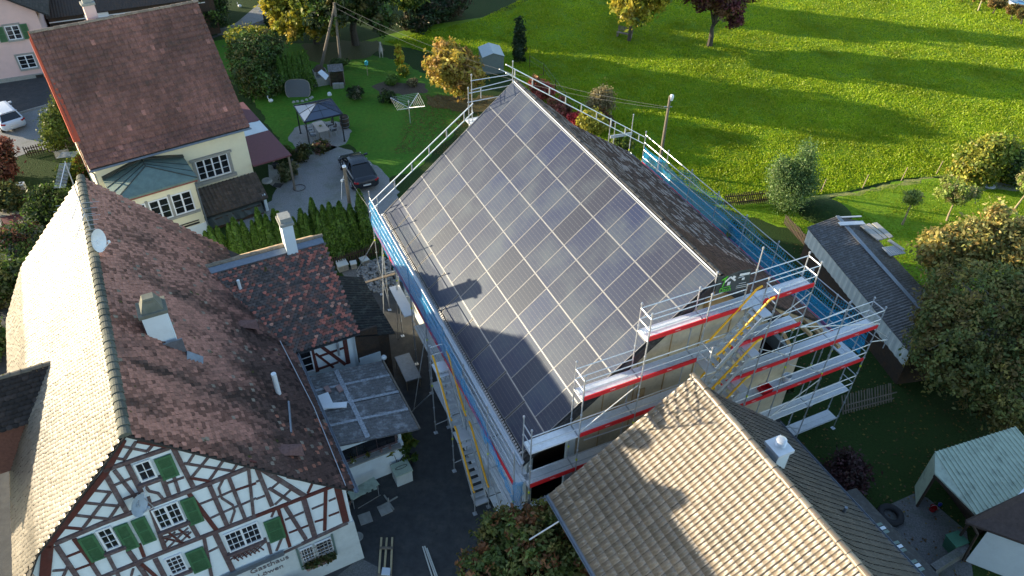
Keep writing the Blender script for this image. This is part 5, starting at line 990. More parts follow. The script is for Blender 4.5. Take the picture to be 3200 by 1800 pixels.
sheet('yard_rear', [FA.w(-19.5, 1, 0), FA.w(-19.5, 20, 0), FA.w(-2, 20, 0), FA.w(-2, -2, 0), FA.w(-16, -8, 0)], .0055, M['asphalt']); sheet('inn_apron', [FB.w(-.5, -.5, 0), FB.w(-.5, 16, 0), FB.w(6, 18, 0), FB.w(6, 0, 0)], .0065, M['asphalt'])
sheet('front_pavement', [(-9, 14, 0), (-6.1, 16.9, 0), (-4.9, 16.3, 0), (-6.5, 12, 0), (-9, 10, 0), (-14, 8, 0)], .008, M['gravel2'])
sheet('driveway', gp((905, 500), (960, 470), (1040, 455), (1100, 470), (1200, 540), (1250, 600), (1240, 720), (1100, 760), (760, 760), (720, 690), (830, 650), (880, 560)), .008, M['gravel'], jit=.25)
sheet('gazebo_terrace', gp((900, 430), (920, 400), (1000, 375), (1070, 385), (1100, 410), (1080, 450), (1020, 475), (930, 470)), .008, M['gravel'], jit=.15)
sheet('terrace_path', gp((838, 515), (880, 520), (888, 560), (868, 590), (842, 575)), .012, M['path'])
sheet('road_verge', gp((-60, 560), (-60, 380), (200, 315), (200, 470), (90, 470)), .0, M['gravel'], jit=.2)
sheet('road', gp((-300, 420), (-300, 285), (0, 255), (200, 215), (700, 105), (740, 80), (830, 40), (1000, -60), (1250, -60), (960, 20), (860, 55), (790, 100), (690, 110), (200, 312), (0, 368)), .006, M['asphalt'])
b = MB(); L_ = gp((-200, 408), (0, 372), (190, 318)); 
for a, e in zip(L_, L_[1:]): b.obox(a+Vector((0, 0, .05)), e+Vector((0, 0, .05)), .14, .12)
o = b.build('kerb', M['stone']); o['kind'] = 'structure'
sheet('lane', gp((690, 95), (740, 70), (800, 20), (860, -40), (1100, -60), (905, 12), (840, 40), (830, 60), (790, 75), (770, 98)), .012, M['gravel'])
sheet('farm_track', gp((680, 90), (765, 75), (800, 80), (790, 105), (680, 110)), .016, M['gravel2'])
sheet('flower_bed', gp((1160, 270), (1200, 255), (1330, 262), (1335, 290), (1200, 298)), .010, M['soil'], jit=.2)
sheet('leaf_carpet', gp((1330, 300), (1430, 305), (1540, 300), (1540, 350), (1440, 350), (1340, 330)), .012, M['leaflitter'], jit=.4)
sheet('leaf_patch', gp((950, 135), (1180, 125), (1200, 160), (1060, 200), (960, 190)), .012, mat('leafy ground', (.05, .06, .015), .9, .5, 9, .04, 18, dirt=(.14, .06, .03), dscale=10, damt=.7), jit=.4)
sheet('gravel_yard', [g4(1090, 790), g4(1470, 620), g4(1600, 660), g4(2000, 1000), g4(2100, 1700), g4(1500, 1500)], .008, M['gravel2'])
sheet('tree_circle', gp((2985, 560), (3060, 545), (3190, 550), (3260, 600), (3080, 592)), .010, M['path'], jit=.1)
sheet('sidewalk_tiles', gp((0, 680), (110, 655), (115, 690), (20, 712)), .010, M['maroon'])
sheet('garden_path', gp((-80, 670), (100, 628), (120, 655), (0, 680), (45, 800), (30, 810), (-40, 690)), .008, M['path'])
sheet('pool_terrace', gp((3120, -10), (3330, 0), (3330, 60), (3200, 28), (3140, 15)), .012, M['path'])
sheet('rear_path', gp((1060, 840), (1200, 820), (1230, 900), (1100, 900)), .012, M['gravel2'])
b = MB(); b.lathe(G(2552, 662)+Vector((.5, 0, -.3)), [(2.2, 0), (1.6, .5), (.8, .85), (0, .95)], 20); o = b.build('mound', M['dkgrass'], smooth=True); o['kind'] = 'structure'
# tufty meadow grass: short blade clumps, dense near, so the low sun rakes over real relief
rng = np.random.RandomState(3)
def tufts(name, poly, n, h, mt, cols, seed):
    rng = np.random.RandomState(seed); P_ = np.array([(p.x, p.y) for p in poly]); lo = P_.min(0); hi = P_.max(0); pts = []
    lo = np.maximum(lo, [-25, 30]); hi = np.minimum(hi, [75, 125])
    while sum(len(q) for q in pts) < n:
        q = rng.uniform(lo, hi, (n, 2)); q = q[rng.uniform(0, 1, n) < (45/np.maximum(q[:, 1], 45))**1.4]; ins = np.zeros(len(q), bool); j = len(P_)-1
        for i in range(len(P_)):
            cnd = ((P_[i, 1] > q[:, 1]) != (P_[j, 1] > q[:, 1])) & (q[:, 0] < (P_[j, 0]-P_[i, 0])*(q[:, 1]-P_[i, 1])/(P_[j, 1]-P_[i, 1]+1e-9)+P_[i, 0]); ins ^= cnd; j = i
        pts.append(q[ins])
    q = np.concatenate(pts)[:n]; k = vnoise(q[:, 0]*1.1, q[:, 1]*1.1, 3, 3); sz = h*(.4+1.3*k)*rng.uniform(.6, 1.4, n); a = rng.uniform(0, math.pi, n); wd = sz*rng.uniform(.7, 1.6, n); ln = rng.uniform(-.5, .5, (n, 2))*sz[:, None]
    V = np.zeros((n, 3, 3)); dx = np.cos(a)*wd/2; dy = np.sin(a)*wd/2
    V[:, 0, 0] = q[:, 0]-dx; V[:, 0, 1] = q[:, 1]-dy; V[:, 1, 0] = q[:, 0]+dx; V[:, 1, 1] = q[:, 1]+dy; V[:, 2, 0] = q[:, 0]+ln[:, 0]; V[:, 2, 1] = q[:, 1]+ln[:, 1]; V[:, 2, 2] = sz
    c_ = np.array(cols)[rng.choice(len(cols), n)]*(.7+.6*vnoise(q[:, 0]*.3, q[:, 1]*.3, 8, 2))[:, None]
    o = npmesh(name, V.reshape(-1, 3), np.arange(n*3).reshape(-1, 3), np.repeat(c_, 3, 0), mt); o['kind'] = 'stuff'; o['label'] = name.replace('_', ' ')+' growing in short uneven tufts'; o['category'] = 'grass'; return o
# ================= vegetation =================
LM = {}
def lm(name, col, tr=.35):
    if name not in LM: LM[name] = leafmat('leaf '+name, col, tr)
    return LM[name]
WHITE = (1, 1, 1)
def crown(name, blobs, n, leaf, cols, m, parent, seed=0, clump=.45, per=40, flat=0.):
    """blobs: (x,y,z,rx,ry,rz,(weight)) in world metres. Leaves sit in clumps through the shell."""
    rng = np.random.RandomState(seed); B_ = np.array([q[:6] for q in blobs], float); vol = (B_[:, 3]*B_[:, 4]*B_[:, 5])**(2/3.); nc = max(4, n//per); bi = rng.choice(len(B_), nc, p=vol/vol.sum())
    d = rng.normal(0, 1, (nc, 3)); d /= np.linalg.norm(d, axis=1)[:, None]; r = rng.uniform(.25, 1, nc)**.42*rng.uniform(.9, 1.10, nc)
    cc = B_[bi, :3]+d*B_[bi, 3:6]*r[:, None]; cc[:, 2] = np.maximum(cc[:, 2], .15)
    ci = rng.choice(len(cols), nc, p=None); ccol = np.array(cols)[ci]*rng.uniform(.6, 1.35, (nc, 1))
    cs = clump*rng.uniform(.55, 1.4, nc); k = rng.choice(nc, n); pos = cc[k]+rng.normal(0, 1, (n, 3))*cs[k][:, None]*np.array([.5, .5, .42])
    pos[:, 2] = np.maximum(pos[:, 2], .03); nr = rng.normal(0, 1, (n, 3))+d[k]*.8+np.array([0, 0, .5]); nr /= np.linalg.norm(nr, axis=1)[:, None]
    a = np.cross(nr, rng.normal(0, 1, (n, 3))); a /= np.linalg.norm(a, axis=1)[:, None]; b2 = np.cross(nr, a); s_ = leaf*rng.uniform(.6, 1.5, (n, 1)); a *= s_*.5; b2 *= s_*.85
    V = np.stack([pos-b2, pos+a*.9, pos+b2, pos-a*.9], 1).reshape(-1, 3); C_ = np.repeat(ccol[k]*rng.uniform(.75, 1.25, (n, 1)), 4, 0)
    return npmesh(name, V, np.arange(n*4).reshape(-1, 4), C_, m, parent)
def trunk(parent, base, h, r, blobs, m, nl=6, seed=0, name='trunk'):
    rng = random.Random(seed); b = MB(); base = Vector(base); top = base+Vector((rng.uniform(-.2, .2), rng.uniform(-.2, .2), h)); p = base; K = 4
    for i in range(K): q = base.lerp(top, (i+1)/K)+Vector((rng.uniform(-1, 1), rng.uniform(-1, 1), 0))*r*.4; b.tube(p, q, r*(1.15-.22*i), r*(1.15-.22*(i+1)), n=8); p = q
    for i in range(nl):
        bl = rng.choice(blobs); e = Vector(bl[:3])+Vector((rng.uniform(-.6, .6)*bl[3], rng.uniform(-.6, .6)*bl[4], rng.uniform(-.3, .6)*bl[5])); s_ = base.lerp(top, rng.uniform(.55, 1)); mid = s_.lerp(e, .5)+Vector((0, 0, .15*(e-s_).length)); b.tube(s_, mid, r*.42, r*.26, n=6); b.tube(mid, e, r*.26, r*.08, n=5)
        for j in range(2): e2 = e+Vector((rng.uniform(-1, 1), rng.uniform(-1, 1), rng.uniform(-.2, .8)))*.6; b.tube(mid.lerp(e, .6), e2, r*.12, r*.04, n=4)
    return b.build(name, m, parent)
def tree(name, label, cat, base, h, blobs, n, leaf, cols, m, r=.2, th=None, seed=0, group=None, bark=None, nl=6, clump=.45, per=40):
    base = Vector(base); t = thing(name, label, cat, base, group); bl = [(base.x+q[0], base.y+q[1], q[2], q[3], q[4], q[5]) for q in blobs]
    crown('crown' if h > 1.6 else 'foliage', bl, n, leaf, cols, m, t, seed, clump, per); trunk(t, base, th or h*.5, r, bl, bark or M['bark'], nl, seed, 'trunk' if h > 1.6 else 'stem'); return t
def rb(n, R, zc, rz, r0, seed, hz=.6):
    rg = random.Random(seed); out = [(0, 0, zc, R*.7, R*.7, rz*.8)]
    for i in range(n): a = rg.uniform(0, 6.28); d = R*rg.uniform(.35, .75); out.append((d*math.cos(a), d*math.sin(a), zc+rz*rg.uniform(-hz, hz), r0*rg.uniform(.7, 1.2), r0*rg.uniform(.7, 1.2), r0*rg.uniform(.6, 1.0)))
    return out
YEL = [(.44, .38, .04), (.52, .42, .05), (.34, .33, .04), (.48, .34, .05)]; GRN = [(.065, .12, .022), (.085, .14, .028), (.05, .095, .02)]; DGR = [(.025, .045, .015), (.036, .058, .018), (.026, .05, .024)]
GY = [(.20, .22, .03), (.26, .26, .03), (.12, .17, .02)]; MAR = [(.12, .035, .045), (.16, .05, .05), (.09, .03, .035), (.18, .09, .04)]; OLV = [(.06, .08, .022), (.085, .095, .025), (.11, .10, .03), (.05, .075, .03)]
W1 = lm('broad', (1, 1, 1), .38); W2 = lm('dense', (1, 1, 1), .15)
tree('golden_broadleaf_tree', 'big bushy tree with a sunlit golden left side behind the two-legged pole', 'tree', G(990, 135), 9, rb(16, 4.2, 4.2, 3.0, 1.7, 1), 26000, .24, YEL+GY+GY, W1, .3, seed=1)
tree('dark_broadleaf_tree', 'wide dark green tree right of the golden one, crown cut by the top edge', 'tree', G(1112, 140), 12, [(q[0]+.2, q[1]-1.7, q[2], q[3], q[4], q[5]) for q in rb(26, 4.3, 6.6, 4.9, 1.7, 2)], 40000, .21, DGR+GRN+OLV, W1, .35, seed=2)
tree('bright_green_tree', 'narrow light green tree at the right of the dark wide one', 'tree', G(1270, 75), 6.5, rb(8, 1.8, 3.6, 2.6, 1.1, 3), 9000, .2, GY+GRN, W1, .15, seed=3)
for i, (u, v, R, h_) in enumerate(((1330, 65, 2.4, 1.6), (1390, 60, 2.6, 1.8), (1300, 90, 1.8, 1.2))): tree('dark_shrub', ('brownish shrub by the ditch at the top edge, %s' % ('left one', 'right one', 'front one')[i]), 'shrub', G(u, v), h_, rb(6, R*.8, h_*.6, h_*.5, R*.4, 20+i), 5000, .16, DGR+[(.07, .05, .03)], W2, .08, seed=20+i, group='shrubs by the ditch')
tree('yellow_maple', 'bright yellow-green maple over a bench on the meadow', 'tree', G(1965, 128), 9.4, rb(22, 2.8, 5.6, 3.6, 1.25, 5), 32000, .22, YEL+YEL+GY, W1, .18, th=3.5, seed=5)
tree('maroon_plum_tree', 'maroon-leaved tree with a visible dark trunk on the meadow', 'tree', G(2217, 143), 7.6, rb(20, 3.4, 5.2, 2.6, 1.25, 6), 21000, .2, MAR+MAR+[(.22, .19, .05)], W1, .26, th=3.2, seed=6, nl=10)
tree('orange_cherry_tree', 'golden orange tree on the garden lawn behind the farmhouse', 'tree', G(1432, 310), 5.0, rb(20, 2.5, 2.7, 1.9, .85, 7), 20000, .19, [(.42, .31, .05), (.46, .34, .06), (.36, .22, .06), (.38, .32, .05)], W1, .13, th=1.8, seed=7)
t = thing('columnar_yew', 'slim dark columnar yew behind the ridge of the solar roof', 'tree', G(1622, 190)); bx = G(1622, 190); crown('crown', [(bx.x, bx.y, .6+.55*i, .62-.05*i, .62-.05*i, .7) for i in range(6)], 7000, .11, DGR, W2, t, 8, .2); trunk(t, bx, 2.5, .07, [(bx.x, bx.y, 2, .2, .2, .5)], M['bark'], 2)
# shrubs beyond the far gable
for i, (nm, lb, u, v, z, R, cols, n_) in enumerate((('red_shrub', 'red autumn shrub, the tall one next to the ridge girder', 1690, 310, 0, 1.15, [(.45, .10, .08), (.35, .09, .07), (.30, .15, .07)], 5000), ('red_shrub', 'rusty red shrub leaning on the far verge of the dark roof', 1745, 370, 0, 1.2, [(.28, .09, .06), (.20, .10, .05), (.35, .10, .08)], 5000), ('crimson_shrub', 'small crimson shrub between the rusty shrub and the yellow bush', 1800, 405, 0, .95, [(.45, .05, .06), (.35, .05, .06)], 4000),
    ('yellow_bush', 'yellow-green bush right behind the dark tiles of the far verge', 1850, 420, 0, 1.3, [(.42, .38, .05), (.34, .34, .05)], 7000), ('bronze_shrub', 'bronze and red shrub in front of the bare bush', 1880, 405, 0, 1.1, [(.14, .05, .04), (.28, .14, .05), (.10, .07, .03)], 5000), ('green_bush', 'green bush with yellow tips by the netting corner', 1950, 470, 0, 1.0, GRN+GY, 4000))):
    bs = G(u, v); tree(nm, lb, 'shrub', bs, 1.5, rb(6, R*.8, R*.75, R*.6, R*.45, 30+i), n_, .13, cols, W1, .05, seed=30+i, clump=.3)
tree('bare_shrub', 'nearly leafless beige shrub beyond the girder', 'shrub', G(1870, 375), 2.6, rb(8, 1.1, 1.7, 1.0, .5, 40), 3800, .10, [(.30, .24, .12), (.24, .20, .10)], W1, .07, th=1.2, seed=40, nl=22)
# willow bush and mound bushes at the meadow edge
tree('willow_bush', 'pale green feathery willow bush at the meadow edge', 'tree', G(2450, 655), 5.2, [(0, 0, 1.6, 1.3, 1.3, 1.4), (-.6, .3, 2.6, .8, .8, 1.0), (.5, .2, 3.2, .7, .7, 1.3), (.4, 0, 4.3, .35, .35, 1.0), (-.9, .1, 3.2, .4, .4, .8), (1.0, 0, 2.2, .7, .7, .8)], 19000, .075, [(.14, .23, .07), (.20, .28, .10), (.10, .18, .05)], W1, .1, seed=41, clump=.5, per=12)
tree('hedge_shrub', 'yellow-topped dense round bush on the right by the gravel circle', 'shrub', G(3065, 565), 3.4, [(-.6, 0, 1.4, 1.7, 1.3, 1.4), (.9, .5, 1.5, 1.6, 1.3, 1.5), (.1, .3, 2.3, 1.2, 1.1, 1.0), (-1.5, -.2, .9, .8, .8, .8)], 18000, .15, [(.24, .28, .04), (.34, .33, .05), (.16, .22, .03), (.42, .36, .05)], W1, .1, seed=42)
tree('silver_shrub', 'darker grey-green bush touching the yellow-topped one at the right edge', 'shrub', G(3190, 575), 3.2, rb(8, 1.8, 1.5, 1.2, .9, 43), 11000, .15, GRN+[(.10, .13, .08)], W1, .1, seed=43)
for i, (u, v, hh, R, lb) in enumerate(((2819, 702, 3.0, .62, 'thin young apple tree with a pale stake, left of the three on the lawn'), (2958, 690, 3.0, 1.15, 'fuller young apple tree, the middle one on the lawn'), (3165, 660, 3.2, .85, 'young apple tree at the right edge of the lawn'))):
    tree('young_apple_tree', lb, 'tree', G(u, v), hh, rb(6, R, hh*.72, R*.75, R*.5, 50+i), (2200, 5500, 3500)[i], .10, [(.24, .31, .06), (.30, .35, .08), (.34, .30, .13), (.18, .26, .06)], W1, .065, th=hh*.7, seed=50+i, group='young fruit trees on the lawn', bark=M['barkp'], clump=.22)
# big walnut on the right
bw = G(3010, 1330); 
tree('walnut_tree', 'huge sparse walnut tree filling the right side, top leaves sunlit yellow', 'tree', (25.0, 27.0, 0), 9.5, [(-3.4, -.5, 3.2, 2.2, 2.4, 1.8), (-1.2, -2.4, 2.6, 2.4, 2.0, 1.8), (.8, -1.5, 4.0, 2.8, 2.4, 2.2), (2.8, -1.0, 3.8, 2.4, 2.4, 2.2), (-2.2, 1.8, 4.8, 2.2, 2.0, 1.7), (.2, 1.6, 4.8, 2.0, 1.8, 1.4), (2.4, 1.8, 4.8, 2.2, 2.0, 1.4), (4.6, 1.0, 4.6, 2.4, 2.2, 1.8), (-3.6, .8, 4.0, 1.4, 1.4, 1.4), (1.2, 3.0, 4.6, 1.2, 1.1, 1.1)], 62000, .115, [(.16, .18, .05), (.20, .20, .06), (.26, .22, .06), (.12, .16, .05), (.20, .15, .05)], W1, .35, th=3.6, seed=60, nl=60, clump=.40, per=22, bark=M['barkw'])
for i, (x, y, z, R) in enumerate(((23.2, 31.8, 5.0, 1.0), (24.6, 32.6, 5.2, 1.1), (26.8, 31.4, 5.6, 1.3), (28.2, 29.8, 5.6, 1.3))): pass
tree('yellow_leaved_tree', 'sparse tree with sunlit yellow leaves behind the walnut, near the shed', 'tree', (25.2, 33.0, 0), 6.8, [(-2.2, .2, 4.6, 1.0, 1.0, 1.0), (-.6, .4, 5.0, 1.2, 1.2, 1.1), (.6, .8, 6.0, .6, .6, 1.1), (1.6, 0, 4.8, 1.5, 1.4, 1.2), (3.2, -.6, 4.9, 1.5, 1.4, 1.1), (2.4, .6, 5.6, .8, .8, .7), (-1.4, -.2, 3.6, 1.0, 1.0, 1.0)], 17000, .135, [(.46, .38, .11), (.36, .33, .10), (.50, .34, .10), (.22, .24, .07)], W1, .16, th=3.2, seed=61, nl=34, clump=.42, per=18, bark=M['barkw'])
tree('blue_green_bush', 'small grey-green bush at the right edge above the yellow leaves', 'shrub', G(3180, 800), 2.6, rb(6, 1.0, 1.5, 1.0, .6, 62), 4500, .14, [(.09, .13, .08), (.12, .15, .10)], W1, .07, seed=62)
tree('pink_bush', 'small bush with reddish pink leaves seen through the yellow tree', 'shrub', G(3085, 800), 2.4, rb(5, .8, 1.5, .8, .5, 63), 3000, .13, [(.30, .06, .07), (.20, .05, .05)], W1, .06, seed=63)
tree('maroon_shrub', 'low dark maroon shrub on the shaded lawn beside the black annex', 'shrub', G(2640, 1510), 1.2, rb(6, 1.0, .6, .5, .5, 64), 5000, .10, [(.06, .025, .03), (.045, .025, .025)], W2, .05, seed=64)
# front tree over the yard, between inn and tiled house
fb = Vector((1.0, 14.6, 0))
tree('cherry_tree', 'dark green and rusty red tree between the inn and the tiled house', 'tree', fb, 5.0, [(-1.0, 1.6, 3.2, 1.1, 1.0, .9), (-2.0, .2, 2.8, .8, .8, .8), (-1.8, -1.2, 2.8, .9, .9, .8), (.3, 1.2, 3.9, 1.2, 1.1, .9), (-1.3, .3, 2.9, 1.0, 1.0, .9), (1.2, 1.5, 3.1, .9, .9, .9), (.2, -.2, 3.6, 1.3, 1.2, 1.0), (1.5, 0, 3.2, 1.0, 1.0, 1.0), (-.6, -1.2, 3.2, 1.2, 1.1, 1.0), (.9, 2.4, 2.6, .7, .7, .7)], 30000, .105, [(.13, .17, .04), (.17, .18, .05), (.26, .11, .045), (.11, .15, .04), (.20, .17, .05)], W1, .14, th=2.2, seed=66, nl=16, clump=.24, per=30)
# left hand garden
tree('red_maple_bush', 'rusty red bush at the left edge below the white car', 'shrub', G(10, 560), 3.0, [(-.8, 0, 1.5, 1.3, 1.2, 1.3), (.4, -.3, 1.4, 1.0, 1.0, 1.1), (.2, -1.6, 1.2, 1.2, 1.2, 1.0), (-.6, -.8, 2.4, .9, .9, .8), (.5, .5, 2.2, .6, .6, .6)], 15000, .14, [(.20, .07, .05), (.14, .05, .04), (.26, .11, .08), (.08, .05, .03)], W1, .08, seed=70)
tree('olive_bush', 'dull green-brown bush below the red one at the left edge', 'shrub', G(20, 650), 1.8, rb(6, 1.3, 1.0, .8, .7, 71), 7000, .13, OLV, W1, .06, seed=71)
tree('flowering_shrub', 'dense green shrub beside the paved garden path', 'shrub', G(165, 690), 2.0, rb(7, 1.3, 1.1, .9, .7, 72), 9000, .12, GRN+DGR, W1, .06, seed=72)
tree('rose_bush', 'mixed dark bush with grey and reddish patches left of the pale roof', 'shrub', G(90, 790), 1.8, rb(8, 1.6, .9, .7, .7, 73), 9000, .11, GRN+[(.10, .13, .11), (.16, .07, .05)], W1, .06, seed=73)
tree('street_shrub', 'olive shrub at the foot of the pale roof by the left edge', 'shrub', G(25, 930), 2.4, rb(7, 1.3, 1.3, 1.1, .8, 74), 9000, .14, OLV+GRN, W1, .06, seed=74)
tree('street_shrub', 'low green shrub beside the lower left gutter of the inn', 'shrub', G(-5, 1110), 2.0, rb(6, 1.0, 1.1, .9, .7, 75), 6000, .13, OLV+GRN, W1, .06, seed=75)
tree('sunlit_hedge', 'narrow yellow-green conifer hedge against the left side of the yellow house', 'hedge', G(212, 400), 2.6, [(0, 0, 1.3, .5, 1.2, 1.3), (.2, -1.6, 1.2, .5, 1.2, 1.2), (.9, -3.2, 1.1, .6, 1.0, 1.1)], 8000, .10, [(.12, .15, .02), (.07, .11, .02)], W1, .06, seed=76)
tree('rose_bush', 'yellowing bush with red berries between the yellow house and the antenna', 'shrub', G(255, 555), 1.8, rb(6, .9, .9, .8, .6, 77), 6000, .11, GRN+GY+[(.20, .06, .03)], W1, .06, seed=77)
# garden between house and gazebo
tree('garden_conifer', 'broad dark green conifer bush beside the yellow house roof', 'shrub', G(800, 290), 3.4, [(0, 0, 1.8, 1.7, 1.6, 1.8), (1.0, -.6, 1.3, 1.4, 1.3, 1.3), (-.3, 1.3, 2.6, 1.3, 1.2, 1.3), (.8, 1.8, 2.2, 1.5, 1.3, 1.7), (-1.0, 2.4, 2.4, 1.4, 1.4, 1.6), (.4, 3.2, 2.4, 1.5, 1.4, 1.5)], 30000, .13, GRN+OLV, W2, .1, seed=80)
tree('forsythia', 'yellow-tipped shrub behind the broad conifer bush', 'shrub', G(800, 200), 3.2, rb(10, 2.0, 2.3, 1.2, .9, 81), 12000, .14, GRN+GY+[(.40, .34, .03)], W1, .07, seed=81)
tree('dark_conifer', 'dark round tree left of the lane at the top', 'tree', G(660, 90), 5.5, rb(10, 1.8, 2.8, 2.2, 1.1, 82), 13000, .15, DGR+GRN, W2, .15, seed=82)
tree('round_shrub', 'small round dark shrub beside the lane signpost', 'shrub', G(868, 85), 1.3, rb(5, .9, .7, .6, .5, 83), 4500, .12, DGR+[(.12, .10, .03)], W2, .05, seed=83)
for i, (u, v, lb, R, cols) in enumerate(((1120, 310, 'dark bush with pale seed heads at the flower bed corner', .9, DGR+[(.16, .15, .10)]), (1215, 165+155, 'low dark green bush right of the seed head bush', .7, DGR+GRN), (1230, 262, 'bright leafy green plant at the bed edge', .55, [(.09, .18, .03), (.12, .22, .04)]), (1262, 235, 'tall yellow sunflower clump in the garden', .55, [(.20, .26, .03), (.45, .36, .03), (.13, .20, .03)]), (1065, 215, 'pale green bush between the legs of the pole', .8, [(.12, .17, .06), (.09, .14, .04)]), (960, 500, 'rocky flower border with dry stems by the parked grey car', 1.1, OLV+[(.16, .14, .10)]), (1010, 478, 'low flower clump between gazebo and parked car', .8, OLV+[(.2, .1, .1)]), (905, 560, 'tall pale grass clump beside the maroon canopy', .9, [(.13, .14, .06), (.18, .17, .08), (.08, .11, .04)]), (895, 500, 'green hedge strip along the terrace of the maroon canopy', .8, GRN), (1290, 268, 'ornamental grass in the flower bed', .4, [(.20, .19, .10)]))):
    tree('garden_plant', lb, 'plant', G(u, v), 1.2, rb(5, R*.8, R*.7, R*.5, R*.45, 90+i), 2600, .10, cols, W1, .03, seed=90+i, clump=.22)
tree('tall_flowers', 'sunlit yellow flower spike above the leafy plants', 'plant', G(1250, 215), 2.2, [(0, 0, 1.0, .35, .35, .8), (0, 0, 1.9, .22, .22, .5)], 1800, .10, [(.35, .36, .03), (.55, .36, .03)], W1, .03, seed=101, clump=.18)
# thuja hedge
def thuja_proto(k):
    rg = np.random.RandomState(200+k); n = 5200; z = rg.uniform(0, 1, n)**.8; rad = .44*(1-z)**.75+.03; th = rg.uniform(0, 6.283, n); rr_ = rad*rg.uniform(.62, 1.05, n)*(1+.18*np.sin(th*3+z*9+k)); H_ = 3.8
    pos = np.stack([np.cos(th)*rr_, np.sin(th)*rr_, z*H_+.02], 1); nr = np.stack([np.cos(th), np.sin(th), .25+0*th], 1)+rg.normal(0, .45, (n, 3)); nr /= np.linalg.norm(nr, axis=1)[:, None]
    up = np.array([0, 0, 1.])+rg.normal(0, .25, (n, 3)); a = np.cross(nr, up); a /= np.linalg.norm(a, axis=1)[:, None]; b2 = np.cross(a, nr); s_ = rg.uniform(.05, .10, (n, 1))
    V = np.stack([pos-b2*s_, pos+a*s_*.45, pos+b2*s_*1.3, pos-a*s_*.45], 1).reshape(-1, 3); C_ = np.array([(.075, .15, .022), (.10, .19, .025), (.05, .105, .018)])[rg.choice(3, n)]*rg.uniform(.7, 1.3, (n, 1))
    t = thing('thuja', 'x', 'conifer', (0, 0, 0)); o = npmesh('foliage', V, np.arange(n*4).reshape(-1, 4), np.repeat(C_, 4, 0), W2, t); b = MB(); b.tube((0, 0, 0), (0, 0, 3.2), .06, .02); b.build('trunk', M['bark'], t); return t
TP = [thuja_proto(k) for k in range(3)]; used = [False]*3
ORD = ['first', 'second', 'third', 'fourth', 'fifth', 'sixth', 'seventh', 'eighth', 'ninth', 'tenth', 'eleventh', 'twelfth', 'thirteenth', 'fourteenth', 'fifteenth', 'sixteenth', 'seventeenth', 'eighteenth', 'nineteenth', 'twentieth', 'twenty-first', 'twenty-second', 'twenty-third', 'twenty-fourth', 'twenty-fifth']
TIPS = [(633, 707, .82), (640, 676, .88), (668, 686, .85), (704, 681, .85), (722, 670, .93), (752, 684, .85), (781, 681, .80), (799, 650, 1.0), (828, 672, .88), (850, 650, .90), (866, 662, .9), (893, 680, .7), (915, 680, .75), (937, 655, .85), (953, 668, .8), (971, 621, 1.0), (992, 660, .84), (1006, 643, .92), (1027, 635, .97), (1043, 650, .88), (1058, 633, .98), (1074, 655, .86), (1095, 647, .9), (1126, 604, 1.12), (1148, 665, .82)]
def place_thuja(loc, sc_, label, k, group):
    if not used[k]: o = TP[k]; used[k] = True
    else: o = copy_tree(TP[k])
    o.location = loc; o.scale = (sc_*random.uniform(1.25, 1.6),)*2+(sc_,); o.rotation_euler = (0, 0, random.uniform(0, 6.28)); o['label'] = label; o['group'] = group; return o
for i, (u, v, sc_) in enumerate(TIPS):
    p = G(u, v, 3.8*sc_); s_, t_, _ = FB.f(p); p = FB.w(s_, min(max(t_, 20.3), 21.8), 0)
    # keep the picture column of the tip but a common hedge row
    place_thuja(p, sc_, '%s thuja from the left in the hedge behind the inn' % ORD[i], i % 3, 'thujas of the hedge behind the inn')
for i, (u, v, sc_) in enumerate(((868, 176, .80), (884, 172, .80), (900, 170, .82), (916, 167, .83), (932, 164, .84), (948, 160, .87))):
    p = G(u, v, 3.8*sc_); place_thuja((p.x, p.y, 0), sc_*1.02, '%s thuja from the left in the short row beside the trampoline' % ORD[i], i % 3, 'thujas of the short garden row')
# potted fig tree, pots and window plants
def pot(name, label, loc, r, h, m, fol=None, cat='plant pot', seed=0, leaf=.12, n=600):
    t = thing(name, label, cat, loc); b = MB(); b.lathe(loc, [(0, .0), (r*.72, .0), (r*.95, h*.85), (r, h*.85), (r, h), (r*.88, h), (r*.85, h*.86), (0, h*.86)], 20); b.build('pot', m, t)
    if fol: crown('foliage', [(loc[0]+q[0], loc[1]+q[1], loc[2]+q[2], q[3], q[4], q[5]) for q in fol[0]], n, leaf, fol[1], W1, t, seed, .14, 20); b = MB(); rg = random.Random(seed)
    if fol:
        for q in fol[0]: b.tube(Vector(loc)+Vector((0, 0, h*.8)), Vector(loc)+Vector(q[:3]), .02, .008, n=5)
        b.build('stem', M['bark'], t)
    return t
pot('potted_fig_tree', 'leggy fig tree in a big pinkish terracotta pot in the yard', G(1247, 1472), .38, .62, M['terracotta'], ([(-.5, .4, 1.5, .35, .3, .3), (.1, .5, 1.7, .4, .35, .3), (.55, .3, 1.5, .35, .3, .25), (-.1, -.1, 1.3, .25, .25, .25)], [(.10, .14, .02), (.22, .22, .03)]), seed=1, n=420, leaf=.17)
pot('potted_shrub', 'dark leafy shrub in a tub against the lean-to wall', FB.w(3.5, 3.6, 0), .3, .4, M['rubber'], ([(0, 0, 1.3, .35, .35, .5), (.2, -.2, .9, .3, .3, .3)], [(.05, .09, .02), (.08, .12, .02)]), seed=2, n=500, leaf=.13)
pot('corner_pot', 'woven pot half hidden at the inn corner', G(1083, 1575), .26, .45, M['terracotta'], ([(0, 0, .6, .25, .25, .2)], [(.03, .05, .015)]), seed=3, n=300, leaf=.08)
s0, s1, z0, z1 = sill_info
